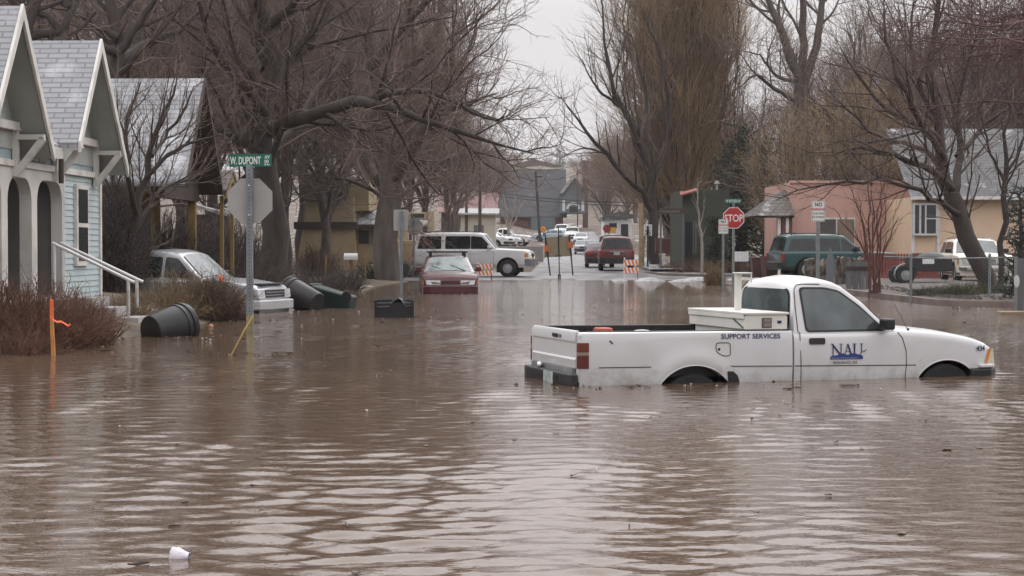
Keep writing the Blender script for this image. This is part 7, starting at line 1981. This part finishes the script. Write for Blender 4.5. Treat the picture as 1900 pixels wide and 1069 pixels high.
def tap(mb, z0, z1, a0, b0, a1, b1): mb.extr([M @ Vector(q) for q in ((-a0,-b0,z0),(a0,-b0,z0),(a0,b0,z0),(-a0,b0,z0))],[M @ Vector(q) for q in ((-a1,-b1,z1),(a1,-b1,z1),(a1,b1,z1),(-a1,b1,z1))])
m_ = MB(); tap(m_, 0, 1.0, .21,.25,.29,.34); m_.obj("bin_body", M_gnb, s, bevel=.04, smooth=40)
m_ = MB(); tap(m_, .96, 1.03, .31,.36,.32,.37); m_.obj("rim", M_gnb, s, bevel=.015)
m_ = MB(); tap(m_, 1.035, 1.10, .31,.37,.26,.30); m_.obj("lid", M_black, s, bevel=.03)
m_ = MB(); m_.lathe([(.001,-.03),(.11,-.03),(.12,0),(.11,.03),(.001,.03)],16,M @ Matrix.Translation((.25,.24,.08)) @ Matrix.Rotation(PI/2,4,'Y')); m_.obj("wheel", M_rub, s)
s = thing("black_tub", "square black bin floating low with a crumpled lid left of the red wagon", "bin", (X_(731.5,35.2), 35.2, -.25), R_(3))
zc = lambda y: Z_(y,35.2)+.25
w2 = .39
m_ = MB(); zt_ = zc(561)
for (xa,xb,ya,yb_) in ((-w2,w2,-.30,-.27),(-w2,w2,.27,.30),(-w2,-w2+.03,-.269,.269),(w2-.03,w2,-.269,.269)): m_.box(xa,xb,ya,yb_,0,zt_+ (.0 if ya<0 and yb_<0 else .05))
m_.obj("tub", M_black, s, bevel=.01)
m_ = MB()
for sx_ in (-1,1): m_.box(min(sx_*w2,sx_*(w2-.06)),max(sx_*w2,sx_*(w2-.06)),-.33,-.301,0.02,zt_+.06)
m_.box(-w2,w2,.301,.33,zt_,zt_+.075); parts(m_, "rib", M_black, s, bevel=.01)
rows = []
for i in range(7):
    v = i/6; row = []
    for j in range(15):
        u = j/14; x = -w2+.05+u*(2*w2-.1)
        z = zt_ - .03 + .13*math.exp(-((u-.62)/.16)**2)*(1-.2*v) - .06*math.exp(-((u-.85)/.1)**2)*(1-v) - .05*(1-v)*(u<.4) + .03*v
        row.append((x, -.34+v*.6, z))
    rows.append(row)
m_ = MB(); m_.grid(rows); m_.obj("crumpled_lid", mat("shiny_black_sheet", (.05,.05,.054), .13, spec=1.0), s, smooth=70, solid=.006)
# floating bits
m_ = MB(); m_.lathe([(.001,-.05),(.04,-.035),(.058,0),(.045,.035),(.001,.05)],14,Matrix.Scale(.8,4)); tag(m_.obj("orange_ball", mat("orange_peel", (.45,.21,.10), .6), None, smooth=70, loc=(X_(391,30.9),30.9,.01)), "small pale orange ball floating near the stop sign post", "ball")
m_ = MB(); m_.grid([[(-.04,0,.05),(.0,-.02,.0),(.03,0,-.07)],[(-.01,.02,.055),(.025,0,.01),(.055,.01,-.05)]]); m_.grid([[(.0,-.01,.08),(.01,-.02,.02)],[(.02,0,.075),(.04,0,.0)]]); tag(m_.obj("orange_ribbon", mat("orange_fluorescent", (.85,.16,.04)), None, solid=.003, loc=(X_(409,32.6),32.6,Z_(516,32.6))), "orange ribbon snagged in the drooping bush by the silver pickup", "ribbon")
# crushed cup near the viewer
p = Wp(337, 1036, 8.05)
s = thing("paper_cup", "crumpled white paper cup floating in the foreground water", "cup", (p.x, p.y, .0), 0)
M = Matrix.Translation((-.045,.0,.014)) @ Vector((.90,-.25,-.12)).to_track_quat('Z','X').to_matrix().to_4x4()
rows = []
for i, (r_, z_) in enumerate(((.004,-.004),(.026,-.002),(.031,.004),(.030,.03),(.026,.055),(.021,.078),(.024,.088),(.023,.089),(.019,.078),(.016,.05))):
    row = []
    for j in range(24):
        a = 2*PI*j/24; k = 1 + .10*math.sin(3*a+z_*60) + .05*math.sin(7*a-z_*90)
        row.append(M @ Vector((r_*k*math.cos(a)*1.15, r_*k*math.sin(a)*.82, z_)))
    rows.append(row)
m_ = MB(); m_.grid(rows, True); m_.f.append(tuple(range(24))); m_.obj("cup", mat("cup_paper", (.72,.70,.74), .5, scale=30, col2=(.55,.53,.66), thr=(.5,.62), stretch=(1,4,1)), s, smooth=60)

# leaves, twigs and flecks of foam adrift
r2 = np.random.default_rng(515)
def drift(n, label, name, m, smin, smax, long_, h):
    mb = MB()
    spots = [(-6.2,24.4,1.4,.5),(-5.3,27.2,.9,.4),(-4.9,33.4,1.2,.5),(-4.0,38.6,1.4,.6),(-2.3,34.7,.7,.3),(-3.4,23.3,.35,.2),(9.9,45,.25,3.0),(10.8,40.2,.8,.4),(1.5,17.9,.8,.25),(-1.8,51.8,1.1,.3)]
    for i in range(n):
        if r2.uniform() < .55:
            s_ = spots[int(r2.integers(len(spots)))]; x = s_[0]+r2.normal(0, s_[2]); y = s_[1]+r2.normal(0, s_[3])
        else:
            y = r2.uniform(7, 62); x = SL*y + r2.uniform(-.30, .24)*y
        a = r2.uniform(0, PI); L1 = r2.uniform(smin, smax)*(1+y*.012); w1 = L1*long_*r2.uniform(.6, 1.2)
        c_, s2 = math.cos(a), math.sin(a); z = .006
        P_ = [(L1*.5,0),(L1*.15,w1*.5),(-L1*.4,w1*.3),(-L1*.5,-w1*.1),(-L1*.1,-w1*.5)]
        Q = [(x+px*c_-py*s2, y+px*s2+py*c_, z+r2.normal(0, .004)) for px, py in P_]
        mb.extr(Q, [(q[0], q[1], q[2]+h) for q in Q])
    o = mb.obj(name, m, None); o["kind"] = "stuff"; o["label"] = label; o["category"] = "debris"
drift(330, "scattered dead leaves and bark bits drifting on the brown water", "floating_leaves", mat("wet_leaves", (.055,.032,.018), .5, var=.5, scale=3), .03, .075, .55, .004)
drift(80, "thin twigs drifting on the brown water", "floating_twigs", mat("wet_twigs", (.05,.035,.025), .6, var=.4), .06, .17, .07, .006)
drift(90, "small pale foam flecks on the brown water", "foam_flecks", mat("foam", (.46,.42,.38), .7, var=.15, scale=40), .015, .045, .7, .006)

# ---------------------------------------------------------------- damp air
hz = MB(); hz.box(-480, 480, -45, 830, -4, 56)
hm = bpy.data.materials.new("haze_air"); hm.use_nodes = True
t = hm.node_tree
for n in list(t.nodes): t.nodes.remove(n)
o_ = t.nodes.new("ShaderNodeOutputMaterial"); pv_ = t.nodes.new("ShaderNodeVolumePrincipled")
pv_.inputs["Color"].default_value = (.97,.95,.965,1); pv_.inputs["Density"].default_value = .00022
pv_.inputs["Anisotropy"].default_value = .2
t.links.new(pv_.outputs[0], o_.inputs["Volume"])
ho = hz.obj("haze", hm, None); ho["kind"] = "stuff"; ho["label"] = "pale damp winter haze over the flooded street"; ho["category"] = "haze"
